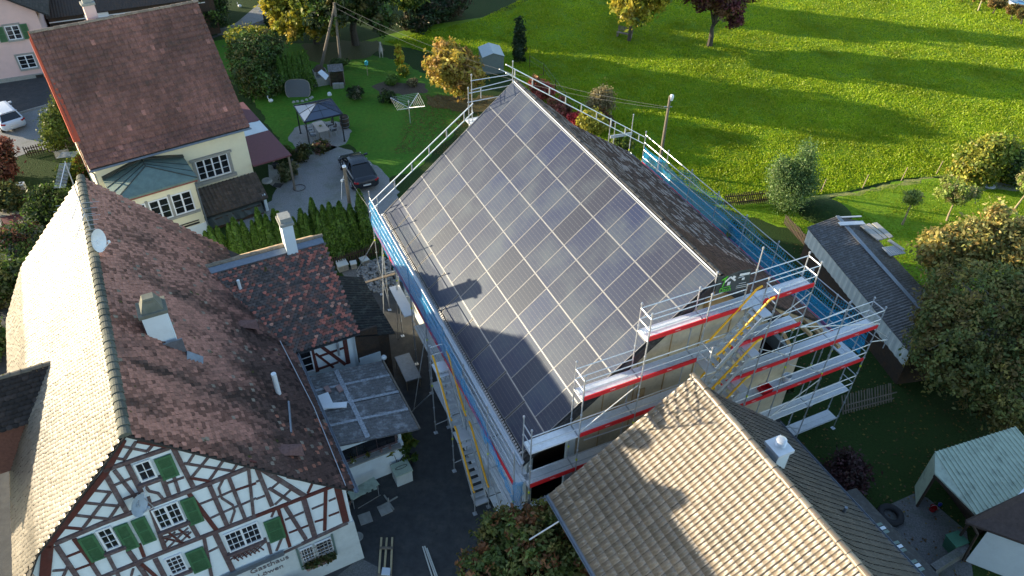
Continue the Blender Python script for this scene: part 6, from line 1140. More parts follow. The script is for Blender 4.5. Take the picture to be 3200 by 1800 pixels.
for i in range(6):
    p = FB.w(s0+.25+(s1-s0-.5)*i/5, -.24, z0+.02); pot('window_flower_pot', '%s flower pot from the left on the grilled window sill of the inn' % ORD[i], p, .13, .20, M['terracotta'], ([(0, 0, .28, .16, .13, .10)], [(.05, .075, .02), (.10, .08, .03)]), seed=10+i, n=140, leaf=.08)
    bpy.data.objects[-1] if 0 else None
for i, (x, m_) in enumerate(((1.0, M['whitepl']), (1.7, M['rubber']), (2.3, M['terracotta']), (2.7, M['terracotta']))): pot('shelf_pot', ('small pale pot with yellow flowers at the left of the lean-to shelf', 'small black pot on the lean-to shelf', 'brown pot beside the black one on the lean-to shelf', 'brown pot at the right end of the lean-to shelf')[i], FB.w(x, 3.3, 1.87), .07, .12, m_, ([(0, 0, .16, .08, .08, .06)], [(.2, .2, .03)]) if i in (0, 1) else None, seed=30+i, n=60, leaf=.05)
tree('front_bush', 'dark conifer twig bush below the painted inn name', 'plant', FB.w(-3.0, -.7, 0), 1.0, [(0, 0, .7, .35, .3, .5), (.3, 0, .5, .3, .25, .3)], 1800, .08, [(.05, .075, .05)], W1, .03, seed=120, clump=.2)
tree('roof_side_sapling', 'sapling poking through the blue netting on the meadow side', 'plant', FA.w(.5, 9.9, 0), 5.6, [(.1, 0, 5.2, .5, .5, .5), (.3, .2, 4.6, .5, .5, .5), (0, 0, 3.5, .4, .4, .8)], 1500, .14, [(.16, .20, .06), (.22, .24, .09)], W1, .04, th=4.6, seed=121, nl=5, clump=.3)
tree('deck_sapling', 'small dark sapling rising beside the lowest scaffold deck', 'plant', FA.w(-2.2, 1.9, 0), 3.4, [(0, 0, 3.0, .5, .5, .3), (.2, -.3, 2.6, .4, .4, .3)], 900, .14, [(.04, .06, .02)], W1, .03, th=2.8, seed=122, nl=5, clump=.22)
# clipped beech shapes and vines, top right
for i, (u, v) in enumerate(((3103, 42), (3160, 62), (3190, 75))):
    tree('clipped_beech', '%s clipped bronze beech block from the left near the top right corner' % ORD[i], 'shrub', G(u, v), 1.7, [(-.4, 0, 1.1, .55, .5, .45), (.4, 0, 1.1, .55, .5, .45)], 4500, .10, [(.26, .17, .05), (.22, .13, .04), (.16, .15, .04)], W1, .08, seed=130+i, group='clipped beeches', clump=.2)
for i, (u, v) in enumerate(((3005, 5), (3035, 15), (3062, 20))): tree('small_vine', '%s staked vine from the left at the top right' % ORD[i], 'plant', G(u, v), 1.7, [(0, 0, 1.0, .25, .2, .6)], 1200, .1, [(.36, .24, .05), (.28, .20, .05)], W1, .03, seed=140+i, group='staked vines', clump=.15)
tufts('meadow_tufts', gp((1200, 130), (1500, 60), (1750, -60), (2600, -300), (3900, -200), (3400, 620), (2990, 548), (2800, 560), (2640, 600), (2300, 635), (2100, 560), (1960, 480), (1700, 330), (1590, 230)), 600000, .085, W1, [(.30, .40, .014), (.24, .37, .012), (.36, .42, .03)], 5)
tufts('lawn_tufts', gp((2240, 645), (2530, 640), (2650, 610), (2810, 572), (2990, 556), (3400, 620), (3400, 900), (2900, 900), (2620, 760)), 90000, .035, W1, [(.26, .36, .014), (.20, .32, .012), (.30, .36, .03)], 6)
rg_ = np.random.RandomState(9); n_ = 5200; q_ = np.stack([rg_.uniform(3, 30, n_), rg_.uniform(14, 40, n_)], 1); q2_ = np.stack([rg_.uniform(-9, -1, n_//2), rg_.uniform(50, 60, n_//2)], 1); q_ = np.concatenate([q_, q2_]); n_ = len(q_); an_ = rg_.uniform(0, 6.28, n_); s_ = rg_.uniform(.04, .09, n_)
V_ = np.stack([np.stack([q_[:, 0]+s_*np.cos(an_+k*1.57)*(1 if k % 2 else .6), q_[:, 1]+s_*np.sin(an_+k*1.57)*(1 if k % 2 else .6), rg_.uniform(.02, .05, n_)], 1) for k in range(4)], 1).reshape(-1, 3)
C_ = np.repeat(np.array([(.16, .09, .03), (.22, .16, .04), (.10, .06, .03)])[rg_.choice(3, n_)], 4, 0); o = npmesh('fallen_leaves', V_, np.arange(n_*4).reshape(-1, 4), C_, W1); props(o, 'brown and yellow fallen leaves scattered over the lawns', 'leaves', kind='stuff')
# tall trees just beyond the top edge, whose long shadows cross the meadow
for i, (x, y, h_, R_a) in enumerate(((-12, 90.3, 16, 2.3), (-12, 87.5, 12.2, 1.5), (-27, 88.4, 11.6, 3.0), (-29, 84.2, 11.6, 3.2))):
    tree('tall_tree', 'tall tree beyond the top edge of the picture, %s of four' % ORD[i], 'tree', (x, y, 0), h_, rb(14, R_a, h_*.58, h_*.40, R_a*.45, 150+i), 13000, .55, GRN+DGR, W1, .3, seed=150+i, group='trees beyond the top edge', clump=.55)
# ================= vehicles =================
def car(name, label, loc, yaw, L, W, H, paint, coupe, plate_txt=None):
    t = thing(name, label, 'car', (0, 0, 0)); t.location = loc; t.rotation_euler = (0, 0, yaw)   # x forward
    h = W/2
    secs = [(-L/2, .42, .80, .78), (-L/2+.12, .30, .98, .93), (-L/2+.55, .25, 1.02, .98), (-L*.2, .22, 1.0, 1.0), (L*.12, .22, .98, 1.0), (L*.28, .23, .94, .98), (L/2-.35, .27, .80, .90), (L/2-.06, .34, .66, .74), (L/2, .42, .56, .62)]
    b = MB(); V = []; F = []; K = 10
    for x, zb, zt, wf in secs:
        hw = h*wf; V += [(x, -hw*.8, zb), (x, -hw*.98, zb+.12), (x, -hw, (zb+zt)/2), (x, -hw*.96, zt-.10), (x, -hw*.84, zt), (x, hw*.84, zt), (x, hw*.96, zt-.10), (x, hw, (zb+zt)/2), (x, hw*.98, zb+.12), (x, hw*.8, zb)]
    for i in range(len(secs)-1):
        for k in range(K): F.append((i*K+k, i*K+(k+1) % K, (i+1)*K+(k+1) % K, (i+1)*K+k))
    F += [tuple(range(K-1, -1, -1)), tuple(range((len(secs)-1)*K, len(secs)*K))]; b.mesh(V, F); b.build('body', paint, t, smooth=True)
    # glasshouse then roof
    rear = -L/2+(.35 if coupe else .18); rr0 = rear+(1.25 if coupe else .45); fr1 = L*.10; fr0 = L*.26
    def ring(x0, x1, z, w_): return [(x0, -w_, z), (x1, -w_*.97, z), (x1, w_*.97, z), (x0, w_, z)]
    g_ = MB(); g_.hexa(ring(rear, fr0, .96, h*.84), ring(rr0, fr1-.15, H-.05, h*.62)); g_.build('windows', M['carglass'], t)
    r_ = MB(); V = []; n = 6
    for i in range(n+1):
        u = i/n; x = rr0-.12+(fr1-.05-rr0+.12)*u; z = H-.05+.07*math.sin(math.pi*(u*.8+.1)); w_ = h*.64; V += [(x, -w_, z-.03), (x, -w_*.7, z+.01), (x, w_*.7, z+.01), (x, w_, z-.03)]
    r_.mesh(V, [(i*4+k, i*4+k+1, (i+1)*4+k+1, (i+1)*4+k) for i in range(n) for k in range(3)]); r_.hexa([(V[0][0], -h*.64, H-.10), (V[-1][0], -h*.64, H-.10), (V[-1][0], h*.64, H-.10), (V[0][0], h*.64, H-.10)], [V[0], V[n*4], V[n*4+3], V[3]])
    for sx in (-1, 1):
        r_.obox((rr0, sx*h*.63, H-.06), (rear, sx*h*.84, .98), .07, .05); r_.obox((fr1-.1, sx*h*.63, H-.06), (fr0+.05, sx*h*.84, .96), .06, .05); r_.obox(((rr0+fr1)/2, sx*h*.65, H-.07), ((rear+fr0)/2, sx*h*.86, .98), .06, .04)
    r_.build('roof', paint if not coupe else M['carglass'] if 0 else paint, t)
    for sx in (-1, 1):
        for x in (-L*.30, L*.31):
            w_ = MB(); w_.tube((x, sx*(h-.24), .33), (x, sx*(h-.0), .33), .33, n=18); wo = w_.build('wheel', M['rubber'], t); q = MB(); q.tube((x, sx*(h-.02), .33), (x, sx*(h+.01), .33), .20, n=12); q.build('rim', M['alu'], wo)
        q = MB(); q.obox((-L/2+.03, sx*h*.62, .84), (-L/2+.16, sx*h*.92, .88), .16, .10); q.build('tail_light', M['lampred'], t)
        q = MB(); q.obox((L/2-.16, sx*h*.5, .64), (L/2-.38, sx*h*.84, .70), .12, .1); q.build('headlight', M['sash'], t)
        q = MB(); q.obox((fr0-.1, sx*h*.9, 1.0), (fr0-.1, sx*(h+.16), 1.02), .12, .12); q.build('mirror', paint, t)
        for x in (-.25, .75): q = MB(); q.obox((x-.09, sx*(h+.0), .86), (x+.09, sx*(h+.0), .86), .03, .03); q.build('door_handle', M['alu'], t)
    q = MB(); q.box(FW, -L/2-.02, -L/2+.02, -.27, .27, .56, .67); q.build('number_plate', M['plate'], t)
    return t
def yaw_of(a, b): d = Vector(b)-Vector(a); return math.atan2(d.y, d.x)
ra = (G(1120, 597)+G(1190, 578))/2; na = (G(1058, 515)+G(1120, 492))/2; yw = yaw_of(ra, (G(1075, 510)+G(1110, 488))/2); d_ = Vector((math.cos(yw), math.sin(yw), 0))
car('parked_car', 'dark grey coupe-shaped car parked on the gravel driveway', Vector((-10.25, 44.9, 0))+Vector((math.cos(R_(116)), math.sin(R_(116)), 0))*2.05, R_(116), 4.6, 1.86, 1.52, M['carpaint'], True)
car('parked_car', 'white estate car cut by the left edge, seen from behind', G(40, 400)+Vector((-.9, .9, 0)), R_(136), 4.6, 1.8, 1.55, M['carwhite'], False)
# ================= poles and wires =================
pA1, pA2, pAt = G(1003, 212), G(1066, 212), None
top = Vector(((pA1.x+pA2.x)/2+.05, (pA1.y+pA2.y)/2, 8.6)); 
tt_ = FW.onT(1044, 8, top.y); top = Vector((tt_[0], top.y, tt_[1]))
PA = thing('a_frame_pole', 'two-legged wooden power pole in the garden', 'pole', (pA1+pA2)/2); 
for q in (pA1, pA2): b = MB(); b.tube(q, top-Vector((0, 0, .3)), .15, .10, n=8); b.build('leg', M['oldwood'], PA)
b = MB(); b.tube(top-Vector((0, 0, 1.9)), top, .13, .12, n=8); b.build('top', M['oldwood'], PA)
PB = thing('telephone_pole', 'single wooden telephone pole standing in the thuja hedge', 'pole', FB.w(6.85, 20.9, 0)); pb = FB.w(6.85, 20.9, 0); q = FW.onT(1061, 520, pb.y); pbt = Vector((pb.x, pb.y, q[1]))
b = MB(); b.tube(pb, pbt, .13, .10, n=8); b.build('pole', M['oldwood'], PB); b = MB(); b.lathe(pbt, [(.13, -.02), (.12, .05), (0, .1)], 10); b.build('cap', M['whitepl'], PB)
b = MB(); b.tube(pbt-Vector((.25, 0, .9)), pbt-Vector((0, 0, .9)), .02); b.lathe(pbt-Vector((.25, 0, .95)), [(0, -.12), (.08, -.08), (.09, .02), (0, .1)], 8); b.path([pbt-Vector((.05, 0, .5)), pbt-Vector((.3, 0, 1.2)), pbt-Vector((.45, 0, 2.3))], .02); b.build('insulator', M['whitepl'], PB)
pl_ = G(2057, 535); PC = thing('street_lamp', 'grey lamp pole with a white head beside the meadow scaffold', 'street lamp', pl_); q = FW.onT(2091, 300, pl_.y); lt_ = Vector((pl_.x, pl_.y, q[1]))
b = MB(); b.tube(pl_, lt_, .13, .09, n=10); b.build('pole', M['oldwood'], PC); b = MB(); b.lathe(lt_+Vector((.12, 0, -.1)), [(0, .22), (.12, .18), (.15, .05), (.12, -.2), (0, -.28)], 12); b.build('lamp_head', M['whitepl'], PC); b = MB(); b.obox(lt_-Vector((.3, 0, .8)), lt_-Vector((-.25, 0, .8)), .05, .05); b.build('crossarm', M['galv'], PC)
def wire(name, label, p, q, sag, r=.009):
    b = MB(); P_ = [Vector(p).lerp(Vector(q), i/14)-Vector((0, 0, sag*4*(i/14)*(1-i/14))) for i in range(15)]; b.path(P_, r, 4); o = b.build(name, M['wirem']); return props(o, label, 'wire', 'overhead wires')
wire('overhead_wire', 'upper wire from the two-legged pole to the grey lamp pole', top, lt_-Vector((.25, 0, .8)), 1.2); wire('overhead_wire', 'lower wire from the two-legged pole towards the lamp pole', top-Vector((0, 0, .4)), lt_-Vector((0, 0, .95)), 1.5)
wire('overhead_wire', 'thin wire from the telephone pole down to the blue netting', pbt-Vector((0, 0, .3)), FA.w(-17.1, 17.3, 6.0), .2)
# ================= garden things =================
gz = [G(918, 331, 2.3), G(1034, 308, 2.3), G(1071, 357, 2.3), G(951, 383, 2.3)]; pk = G(991, 322, 3.1)
GZ = thing('gazebo', 'square garden gazebo with a blue-grey hipped roof over a table', 'gazebo', sum((Vector((p.x, p.y, 0)) for p in gz), Vector())/4)
b = MB()
for i in range(4): b.face([gz[i], gz[(i+1) % 4], pk])
for i in range(4): b.face([gz[i]-Vector((0, 0, .06)), gz[(i+1) % 4]-Vector((0, 0, .06)), pk-Vector((0, 0, .06))][::-1])
ro = b.build('roof', M['blue'], GZ); b = MB()
for i in range(4): b.obox(gz[i], gz[(i+1) % 4], .06, .10); b.obox(gz[i]+Vector((0, 0, .02)), pk+Vector((0, 0, .02)), .04, .04); m_ = gz[i].lerp(gz[(i+1) % 4], .5); b.obox(m_+Vector((0, 0, .02)), pk+Vector((0, 0, .02)), .025, .02); b.obox(gz[i].lerp(pk, .5)+Vector((0, 0, .02)), gz[(i+1) % 4].lerp(pk, .5)+Vector((0, 0, .02)), .025, .02)
b.build('rib', M['carpaint'], ro)
cen = sum((Vector((p.x, p.y, 0)) for p in gz), Vector())/4
for p in gz: q = Vector((p.x, p.y, 0)); q = q.lerp(cen, .08); b = MB(); b.tube(q, Vector((q.x, q.y, 2.26)), .05, n=8); b.tube(q, q+Vector((0, 0, .03)), .10, n=8); b.build('leg', M['carpaint'], GZ)
tb = [G(975, 384, .75), G(1006, 377, .75), G(1030, 405, .75), G(996, 413, .75)]
TBL = thing('garden_table', 'pale garden table under the gazebo', 'table', Vector((tb[0].x+tb[2].x, tb[0].y+tb[2].y, 0))/2)
b = MB(); b.hexa([p-Vector((0, 0, .04)) for p in tb], tb); b.build('tabletop', mat('pale table', (.52, .47, .44), .6), TBL)
cc_ = sum(tb, Vector())/4
for p in tb: q = p.lerp(cc_, .12); b = MB(); b.tube(Vector((q.x, q.y, 0)), q-Vector((0, 0, .04)), .025); b.build('leg', M['oldwood'], TBL)
bowl = thing('green_bowl', 'small green bowl on the garden table', 'bowl', cc_); b = MB(); b.lathe(cc_, [(0, .01), (.08, .01), (.13, .07), (.12, .07), (.07, .03), (0, .03)], 14); b.build('bowl', mat('green glaze', (.16, .20, .06), .4), bowl)
def chair():
    t = thing('garden_chair', 'x', 'chair', (0, 0, 0)); b = MB(); b.box(FW, -.22, .22, -.22, .22, .42, .46); b.build('seat', M['carpaint'], t); b = MB(); b.obox((0, -.22, .46), (0, -.30, .92), .42, .025, (0, 1, 0)); b.build('backrest', M['carpaint'], t)
    for x, y in ((-.2, -.2), (.2, -.2), (-.2, .2), (.2, .2)): b = MB(); b.tube((x, y, 0), (x, y, .42), .014); b.build('leg', M['galv'], t)
    for x in (-.22, .22): b = MB(); b.path([(x, .2, .42), (x, .18, .64), (x, -.26, .66)], .014); b.build('armrest', M['galv'], t)
    return t
ch0 = chair(); ds = (tb[0]-tb[3]); ds.z = 0; ds.normalize(); px_ = (tb[1]-tb[0]); px_.z = 0; px_.normalize()
for i, (a, sd, lb) in enumerate(((.25, -1, 'garden chair on the left side of the table, front one'), (.75, -1, 'garden chair on the left side of the table, rear one'), (.25, 1, 'garden chair on the right side of the table, front one'), (.75, 1, 'garden chair on the right side of the table, rear one'))):
    o = ch0 if i == 0 else copy_tree(ch0); p = (tb[3].lerp(tb[0], a) if sd < 0 else tb[2].lerp(tb[1], a))+px_*sd*.38; o.location = (p.x, p.y, 0); f_ = -px_*sd; o.rotation_euler = (0, 0, math.atan2(f_.y, f_.x)-math.pi/2); o['label'] = lb; o['group'] = 'chairs around the gazebo table'
BR_ = thing('barrel', 'dark wooden barrel behind the right leg of the gazebo', 'barrel', G(1079, 398)); b = MB(); b.lathe(G(1079, 398), [(0, 0), (.30, 0), (.36, .35), (.37, .5), (.36, .65), (.30, 1.0), (.27, 1.0), (.26, .95), (0, .95)], 18); b.build('body', M['dkwood'], BR_)
b = MB()
for z in (.15, .5, .85): b.lathe(G(1079, 398), [(.35, z), (.372, z), (.372, z+.05), (.35, z+.05)], 18)
b.build('hoop', M['gutter'], BR_)
OV = thing('garden_oven', 'stone garden oven with a white tilted sheet on top', 'oven', G(1005, 262)); o_ = G(1005, 262)
fo = Fr((o_.x, o_.y), -25); b = MB(); b.box(fo, -.75, .75, -.45, .45, 0, .75); b.box(fo, -.55, -.4, -.35, .4, .75, 1.25); b.box(fo, .4, .55, -.35, .4, .75, 1.25); b.box(fo, -.4, .4, .25, .4, .75, 1.25); b.build('body', M['stone'], OV)
b = MB(); V = [G(993, 226, 1.8), G(1005, 217, 1.8), G(1027, 236, 1.5), G(1018, 249, 1.5)]; b.hexa([p-Vector((0, 0, .05)) for p in V], V); b.build('cover_sheet', M['zincwhite'], OV)
b = MB(); b.hexa([fo.w(-.5, -.3, 1.25), fo.w(.5, -.3, 1.25), fo.w(.5, .35, 1.25), fo.w(-.5, .35, 1.25)], [fo.w(-.15, -.1, 1.7), fo.w(.15, -.1, 1.7), fo.w(.15, .15, 1.7), fo.w(-.15, .15, 1.7)]); b.build('hood', M['dkwood'], OV)
WS = thing('log_store', 'log store with a corrugated lid right of the garden oven', 'log store', G(1055, 262)); o_ = G(1055, 262); fo = Fr((o_.x, o_.y), -15)
corr('lid', fo, [fo.w(-.65, -.5, 1.35), fo.w(.65, -.5, 1.35), fo.w(.65, .6, 1.55), fo.w(-.65, .6, 1.55)], 9, M['corr2'], WS, .015)
for x in (-.6, .6):
    for y in (-.45, .5): b = MB(); b.tube(fo.w(x, y, 0), fo.w(x, y, 1.35), .04); b.build('post', M['oldwood'], WS)
b = MB(); b = MB(); rg = random.Random(4)
for i in range(10):
    for j in range(9): b.tube(fo.w(-.52+i*.115, -.40, .1+j*.125), fo.w(-.52+i*.115, .35, .1+j*.125), .05, n=6)
b.build('logs', M['dkwood'], WS); b = MB(); b.box(fo, -.45, .1, -1.0, -.7, 0, .45); b.box(fo, .12, .5, -1.0, -.7, 0, .42); b.build('stone_block', M['stone'], WS)
TN = thing('football_goal_net', 'rounded grey rebounder net leaning in front of the thujas', 'rebounder', G(930, 305)); cn = G(930, 278, .55); n = 24; a_ = Vector((.97, .1, 0)); u_ = Vector((-.1, .55, .80)).normalized(); P_ = []
for i in range(n+1): th = 2*math.pi*i/n; cx_, sx_ = math.cos(th), math.sin(th); P_.append(cn+a_*1.05*math.copysign(abs(cx_)**.6, cx_)+u_*.8*math.copysign(abs(sx_)**.6, sx_))
b = MB(); b.path(P_, .03); b.tube(P_[0], Vector((P_[0].x, P_[0].y+.8, 0)), .02); b.tube(P_[12], Vector((P_[12].x, P_[12].y+.8, 0)), .02); b.build('frame', mat('beige tube', (.25, .22, .18), .6), TN)
b = MB(); b.mesh([cn]+P_[:-1], [(0, 1+i, 1+(i+1) % n) for i in range(n)]); b.build('mesh_panel', mat('grey mesh', (.10, .105, .11), .7, .2, 20), TN)
# clothes airer
ax = G(1282, 385); AR = thing('rotary_airer', 'rotary clothes airer with folded-out arms on the lawn', 'clothes airer', ax); hub = Vector((ax.x, ax.y, 1.35)); b = MB(); b.tube(ax, hub+Vector((0, 0, .55)), .03); b.build('pole', M['alu'], AR)
tips = [G(1220, 305, 2.0), G(1307, 291, 2.0), G(1328, 332, 1.95), G(1242, 344, 1.95)]; b = MB()
for p in tips: b.tube(hub, p, .02)
b.lathe(hub+Vector((0, 0, .5)), [(.06, 0), (.06, .08), (0, .1)], 8); b.build('arm', M['alu'], AR); b = MB()
for k in range(3, 9):
    q = [hub.lerp(p, k/8) for p in tips]
    for i in range(4): b.tube(q[i], q[(i+1) % 4], .006, n=3)
b.build('line', M['whitepl'], AR)
# animal (pale goat-like) on the garden lawn: one skinned body
def animal(loc, yaw):
    t = thing('goat', 'pale goat-like animal standing on the shaded lawn seen from behind', 'animal', (0, 0, 0)); t.location = loc; t.rotation_euler = (0, 0, yaw)
    J = [(0, 0, .72, .15), (.25, 0, .74, .17), (.5, 0, .76, .17), (.7, 0, .90, .10), (.82, 0, 1.08, .075), (.95, 0, 1.12, .075), (1.10, 0, 1.05, .045), (-.10, 0, .74, .09), (-.18, 0, .64, .03),
         (.02, .12, .55, .085), (-.06, .13, .34, .05), (.0, .13, .02, .03), (.02, -.12, .55, .085), (-.06, -.13, .34, .05), (.0, -.13, .02, .03), (.55, .12, .52, .07), (.56, .12, .28, .04), (.55, .12, .02, .03), (.55, -.12, .52, .07), (.56, -.12, .28, .04), (.55, -.12, .02, .03), (.90, .10, 1.22, .022), (.90, -.10, 1.22, .022)]
    E_d = [(0, 1), (1, 2), (2, 3), (3, 4), (4, 5), (5, 6), (0, 7), (7, 8), (0, 9), (9, 10), (10, 11), (0, 12), (12, 13), (13, 14), (2, 15), (15, 16), (16, 17), (2, 18), (18, 19), (19, 20), (4, 21), (4, 22)]
    me = bpy.data.meshes.new('body'); me.from_pydata([j[:3] for j in J], E_d, []); o = bpy.data.objects.new('body', me); COL.objects.link(o); o.parent = t
    md = o.modifiers.new('skin', 'SKIN'); 
    for i, j in enumerate(J): me.skin_vertices[0].data[i].radius = (j[3], j[3])
    me.skin_vertices[0].data[0].use_root = True; sd = o.modifiers.new('sub', 'SUBSURF'); sd.levels = 1; sd.render_levels = 1
    dg = bpy.context.evaluated_depsgraph_get(); m2 = bpy.data.meshes.new_from_object(o.evaluated_get(dg)); o.modifiers.clear(); o.data = m2; m2.materials.clear(); m2.materials.append(M['fur']); return t
animal(G(1192, 182), R_(100))
def small(name, label, cat, loc, parts):
    t = thing(name, label, cat, loc)
    for nm, b, m_ in parts: b.build(nm, m_, t)
    return t
def _swan(p):
    b = MB(); b.lathe(p, [(0, 0), (.16, .04), (.20, .14), (.12, .24), (0, .28)], 12); q = MB(); q.path([Vector(p)+Vector((-.12, 0, .18)), Vector(p)+Vector((-.22, 0, .35)), Vector(p)+Vector((-.16, 0, .48)), Vector(p)+Vector((-.24, 0, .50))], .035); return b, q
for u, v, lb in ((847, 318, 'white swan figure on the lawn edge by the conifer bush'), (750, 22, 'white bird figure on the lawn by the lane')): a_, b_ = _swan(G(u, v)); small('swan_figure', lb, 'ornament', G(u, v), (('body', a_, M['whitepl']), ('neck', b_, M['whitepl'])))
b = MB(); p = G(1149, 236); b.tube(p, p+Vector((0, 0, 1.0)), .03); q = MB(); q.hexa([p+Vector((x, y, 1.0)) for x, y in ((-.13, -.1), (.13, -.1), (.13, .1), (-.13, .1))], [p+Vector((x, y, 1.22)) for x, y in ((-.13, -.1), (.13, -.1), (.13, .1), (-.13, .1))]); q.hexa([p+Vector((x, y, 1.22)) for x, y in ((-.17, -.14), (.17, -.14), (.17, .14), (-.17, .14))], [p+Vector((x, y, 1.36)) for x, y in ((-.02, -.14), (.02, -.14), (.02, .14), (-.02, .14))]); small('birdhouse', 'teal birdhouse on a stick in the garden', 'birdhouse', p, (('stick', b, M['barkp']), ('house', q, M['teal'])))
b = MB(); p = G(829, 68); b.tube(p, p+Vector((0, 0, 1.5)), .12, n=8); q = MB(); q.obox(p+Vector((-.35, -.1, 1.1)), p+Vector((.1, -.1, 1.05)), .04, .16); small('gate_post', 'dark gate post with a small white name board by the lane', 'post', p, (('post', b, M['dkwood']), ('board', q, M['sash'])))
# greenhouse of film on the lawn
p0 = G(1535, 215); GH = thing('film_greenhouse', 'small greenhouse with a pale translucent roof behind the orange tree', 'greenhouse', p0); fo = Fr((p0.x, p0.y), -12)
b = MB()
for sg_ in (-1, 1): b.hexa([fo.w(0, -1.2, 1.95), fo.w(0, 1.2, 1.95), fo.w(sg_*1.0, 1.2, 1.6), fo.w(sg_*1.0, -1.2, 1.6)], [fo.w(0, -1.2, 1.97), fo.w(0, 1.2, 1.97), fo.w(sg_*1.0, 1.2, 1.62), fo.w(sg_*1.0, -1.2, 1.62)])
b.build('roof', mat('pale film', (.34, .40, .42), .5), GH); b = MB(); prism(b, fo, [(-.95, 0), (.95, 0), (.95, 1.55), (0, 1.9), (-.95, 1.55)], -1.1, 1.1); b.build('wall', mat('grey film', (.16, .19, .18), .5), GH)
# bench under maple
p = G(1950, 118); fo = Fr((p.x, p.y), 30); BN = thing('meadow_bench', 'weathered bench under the yellow maple', 'bench', p); b = MB(); b.box(fo, -.8, .8, -.2, .2, .42, .46); b.build('seat', M['oldwood'], BN); b = MB()
for z in (.6, .75, .9): b.box(fo, -.8, .8, .2, .23, z, z+.1)
b.build('backrest', M['oldwood'], BN)
for x in (-.7, .7): b = MB(); b.box(fo, x-.04, x+.04, -.2, .24, 0, .42); b.box(fo, x-.04, x+.04, .235, .27, .42, 1.0); b.build('leg', M['oldwood'], BN)
# fences
def picket(name, label, p, q, h, m, sp=.14, rail=True, lean=0.):
    p = Vector(p); q = Vector(q); t = thing(name, label, 'fence', p); L_ = (q-p).length; n = int(L_/sp); d = (q-p).normalized(); nn = Vector((-d.y, d.x, 0)); b = MB()
    for i in range(n+1): a = p+d*sp*i; hh = h*random.uniform(.94, 1.05); b.obox(a, a+Vector((0, 0, hh))+nn*lean+d*random.uniform(-.02, .02), .07, .02, nn)
    b.build('pickets', m, t); b = MB()
    for z in (.25*h, .75*h): b.obox(p+nn*.03+Vector((0, 0, z)), q+nn*.03+Vector((0, 0, z)), .04, .06)
    b.build('rail', m, t); return t
picket('picket_fence', 'dark picket fence behind the inn wing next to the scaffold', G(1045, 842), G(1185, 795), .9, M['dkwood'])
picket('picket_fence', 'leaning picket fence with sunlit tips left of the corrugated shed', G(2450, 700), G(2545, 800), .75, M['dkwood'], .14)
picket('picket_fence', 'long dark picket fence at the meadow corner behind the blue netting', G(2262, 645), G(2400, 632), 1.0, M['dkwood'], .14)
picket('picket_fence', 'collapsed grey picket fence lying in the shaded lawn on the right', G(2635, 1295), G(2790, 1255), .9, M['oldwood'], .16, lean=.5)
picket('picket_fence', 'low brown picket fence below the white car', G(85, 490), G(240, 455), .8, M['dkwood'], .16)
for i, (u, v) in enumerate(((2564, 603), (2695, 588), (2816, 565), (2925, 545))):
    p = G(u, v); b = MB(); b.tube(p, p+Vector((.12, .05, 1.1)), .035); o = b.build('fence_stake', M['barkp']); props(o, '%s pale stake from the left along the mown meadow edge' % ORD[i], 'stake', 'stakes along the meadow edge')
WF = thing('wire_fence', 'thin wire fence running down from the yew along the meadow', 'fence', G(1655, 205)); pts = [G(1655, 210), G(1698, 235), G(1735, 285), G(1765, 325), G(1805, 370)]; b = MB()
for p in pts: b.tube(p, p+Vector((0, 0, 1.1)), .03)
b.build('post', M['dkwood'], WF); b = MB()
for a, e in zip(pts, pts[1:]): b.tube(a+Vector((0, 0, 1.05)), e+Vector((0, 0, 1.05)), .012, n=4); b.tube(a+Vector((0, 0, .6)), e+Vector((0, 0, .6)), .01, n=4)
b.build('wire', M['wirem'], WF)
b = MB(); p = G(3055, 15)
for a, e in ((G(3055, 35), G(3072, -12, .0)+Vector((0, 0, 2.2))),): b.tube(a, e, .06)
props(b.build('leaning_pole', M['wood']), 'leaning wooden pole among the vines at the top right', 'pole')
p = G(3170, 5); t = thing('pool_basin', 'small round blue basin on the pale terrace in the top right corner', 'basin', p); b = MB(); b.lathe(G(3178, 14), [(0, .02), (.7, .02), (.75, .3), (.85, .3), (.85, 0)], 20); b.build('rim', M['sash'], t); b = MB(); b.lathe(G(3178, 14), [(0, .22), (.74, .22), (.74, .2)], 20); b.build('water', mat('basin water', (.03, .22, .40), .1), t)
p = G(3150, 6); t = thing('terrace_block', 'white block planter on the pale terrace in the top right corner', 'planter', p); b = MB(); fo = Fr((p.x, p.y), 10); b.box(fo, -.7, .7, -.5, .5, 0, .9); b.build('body', M['sash'], t); b = MB(); b.box(fo, -.55, .55, -.35, .35, .9, .93); b.build('top', M['stone'], t)
p = G(3090, 580); t = thing('parasol_base', 'white parasol base on the gravel circle under the round bush', 'parasol base', p); b = MB(); b.lathe(p, [(0, .06), (.42, .05), (.45, 0)], 20); b.tube(p, p+Vector((0, 0, .45)), .04); b.build('body', M['whitepl'], t)
# yard things
for i, (u, v, lb) in enumerate(((1142, 1621, 'square grey paving slab nearer the inn corner'), (1203, 1592, 'square grey paving slab further into the yard'))):
    p = G(u, v); fo = Fr((p.x, p.y), -25-6*i); b = MB(); b.box(fo, -.27, .27, -.27, .27, .006, .05); o = b.build('paving_slab', M['concrete']); props(o, lb, 'slab', 'loose slabs in the yard')
TF = thing('timber_trestle', 'three pale battens with a cross piece lying on the yard', 'timber frame', G(1205, 1740)); b = MB()
for (a, e) in (((1192, 1680), (1184, 1798)), ((1209, 1681), (1200, 1800)), ((1226, 1680), (1221, 1800))): b.obox(G(*a, .1), G(*e, .1), .08, .07)
b.build('batten', M['wood'], TF); b = MB(); b.obox(G(1186, 1712, .18), G(1228, 1712, .18), .10, .05); b.obox(G(1180, 1795, .18), G(1225, 1797, .18), .08, .05); b.build('cross_piece', M['oldwood'], TF)
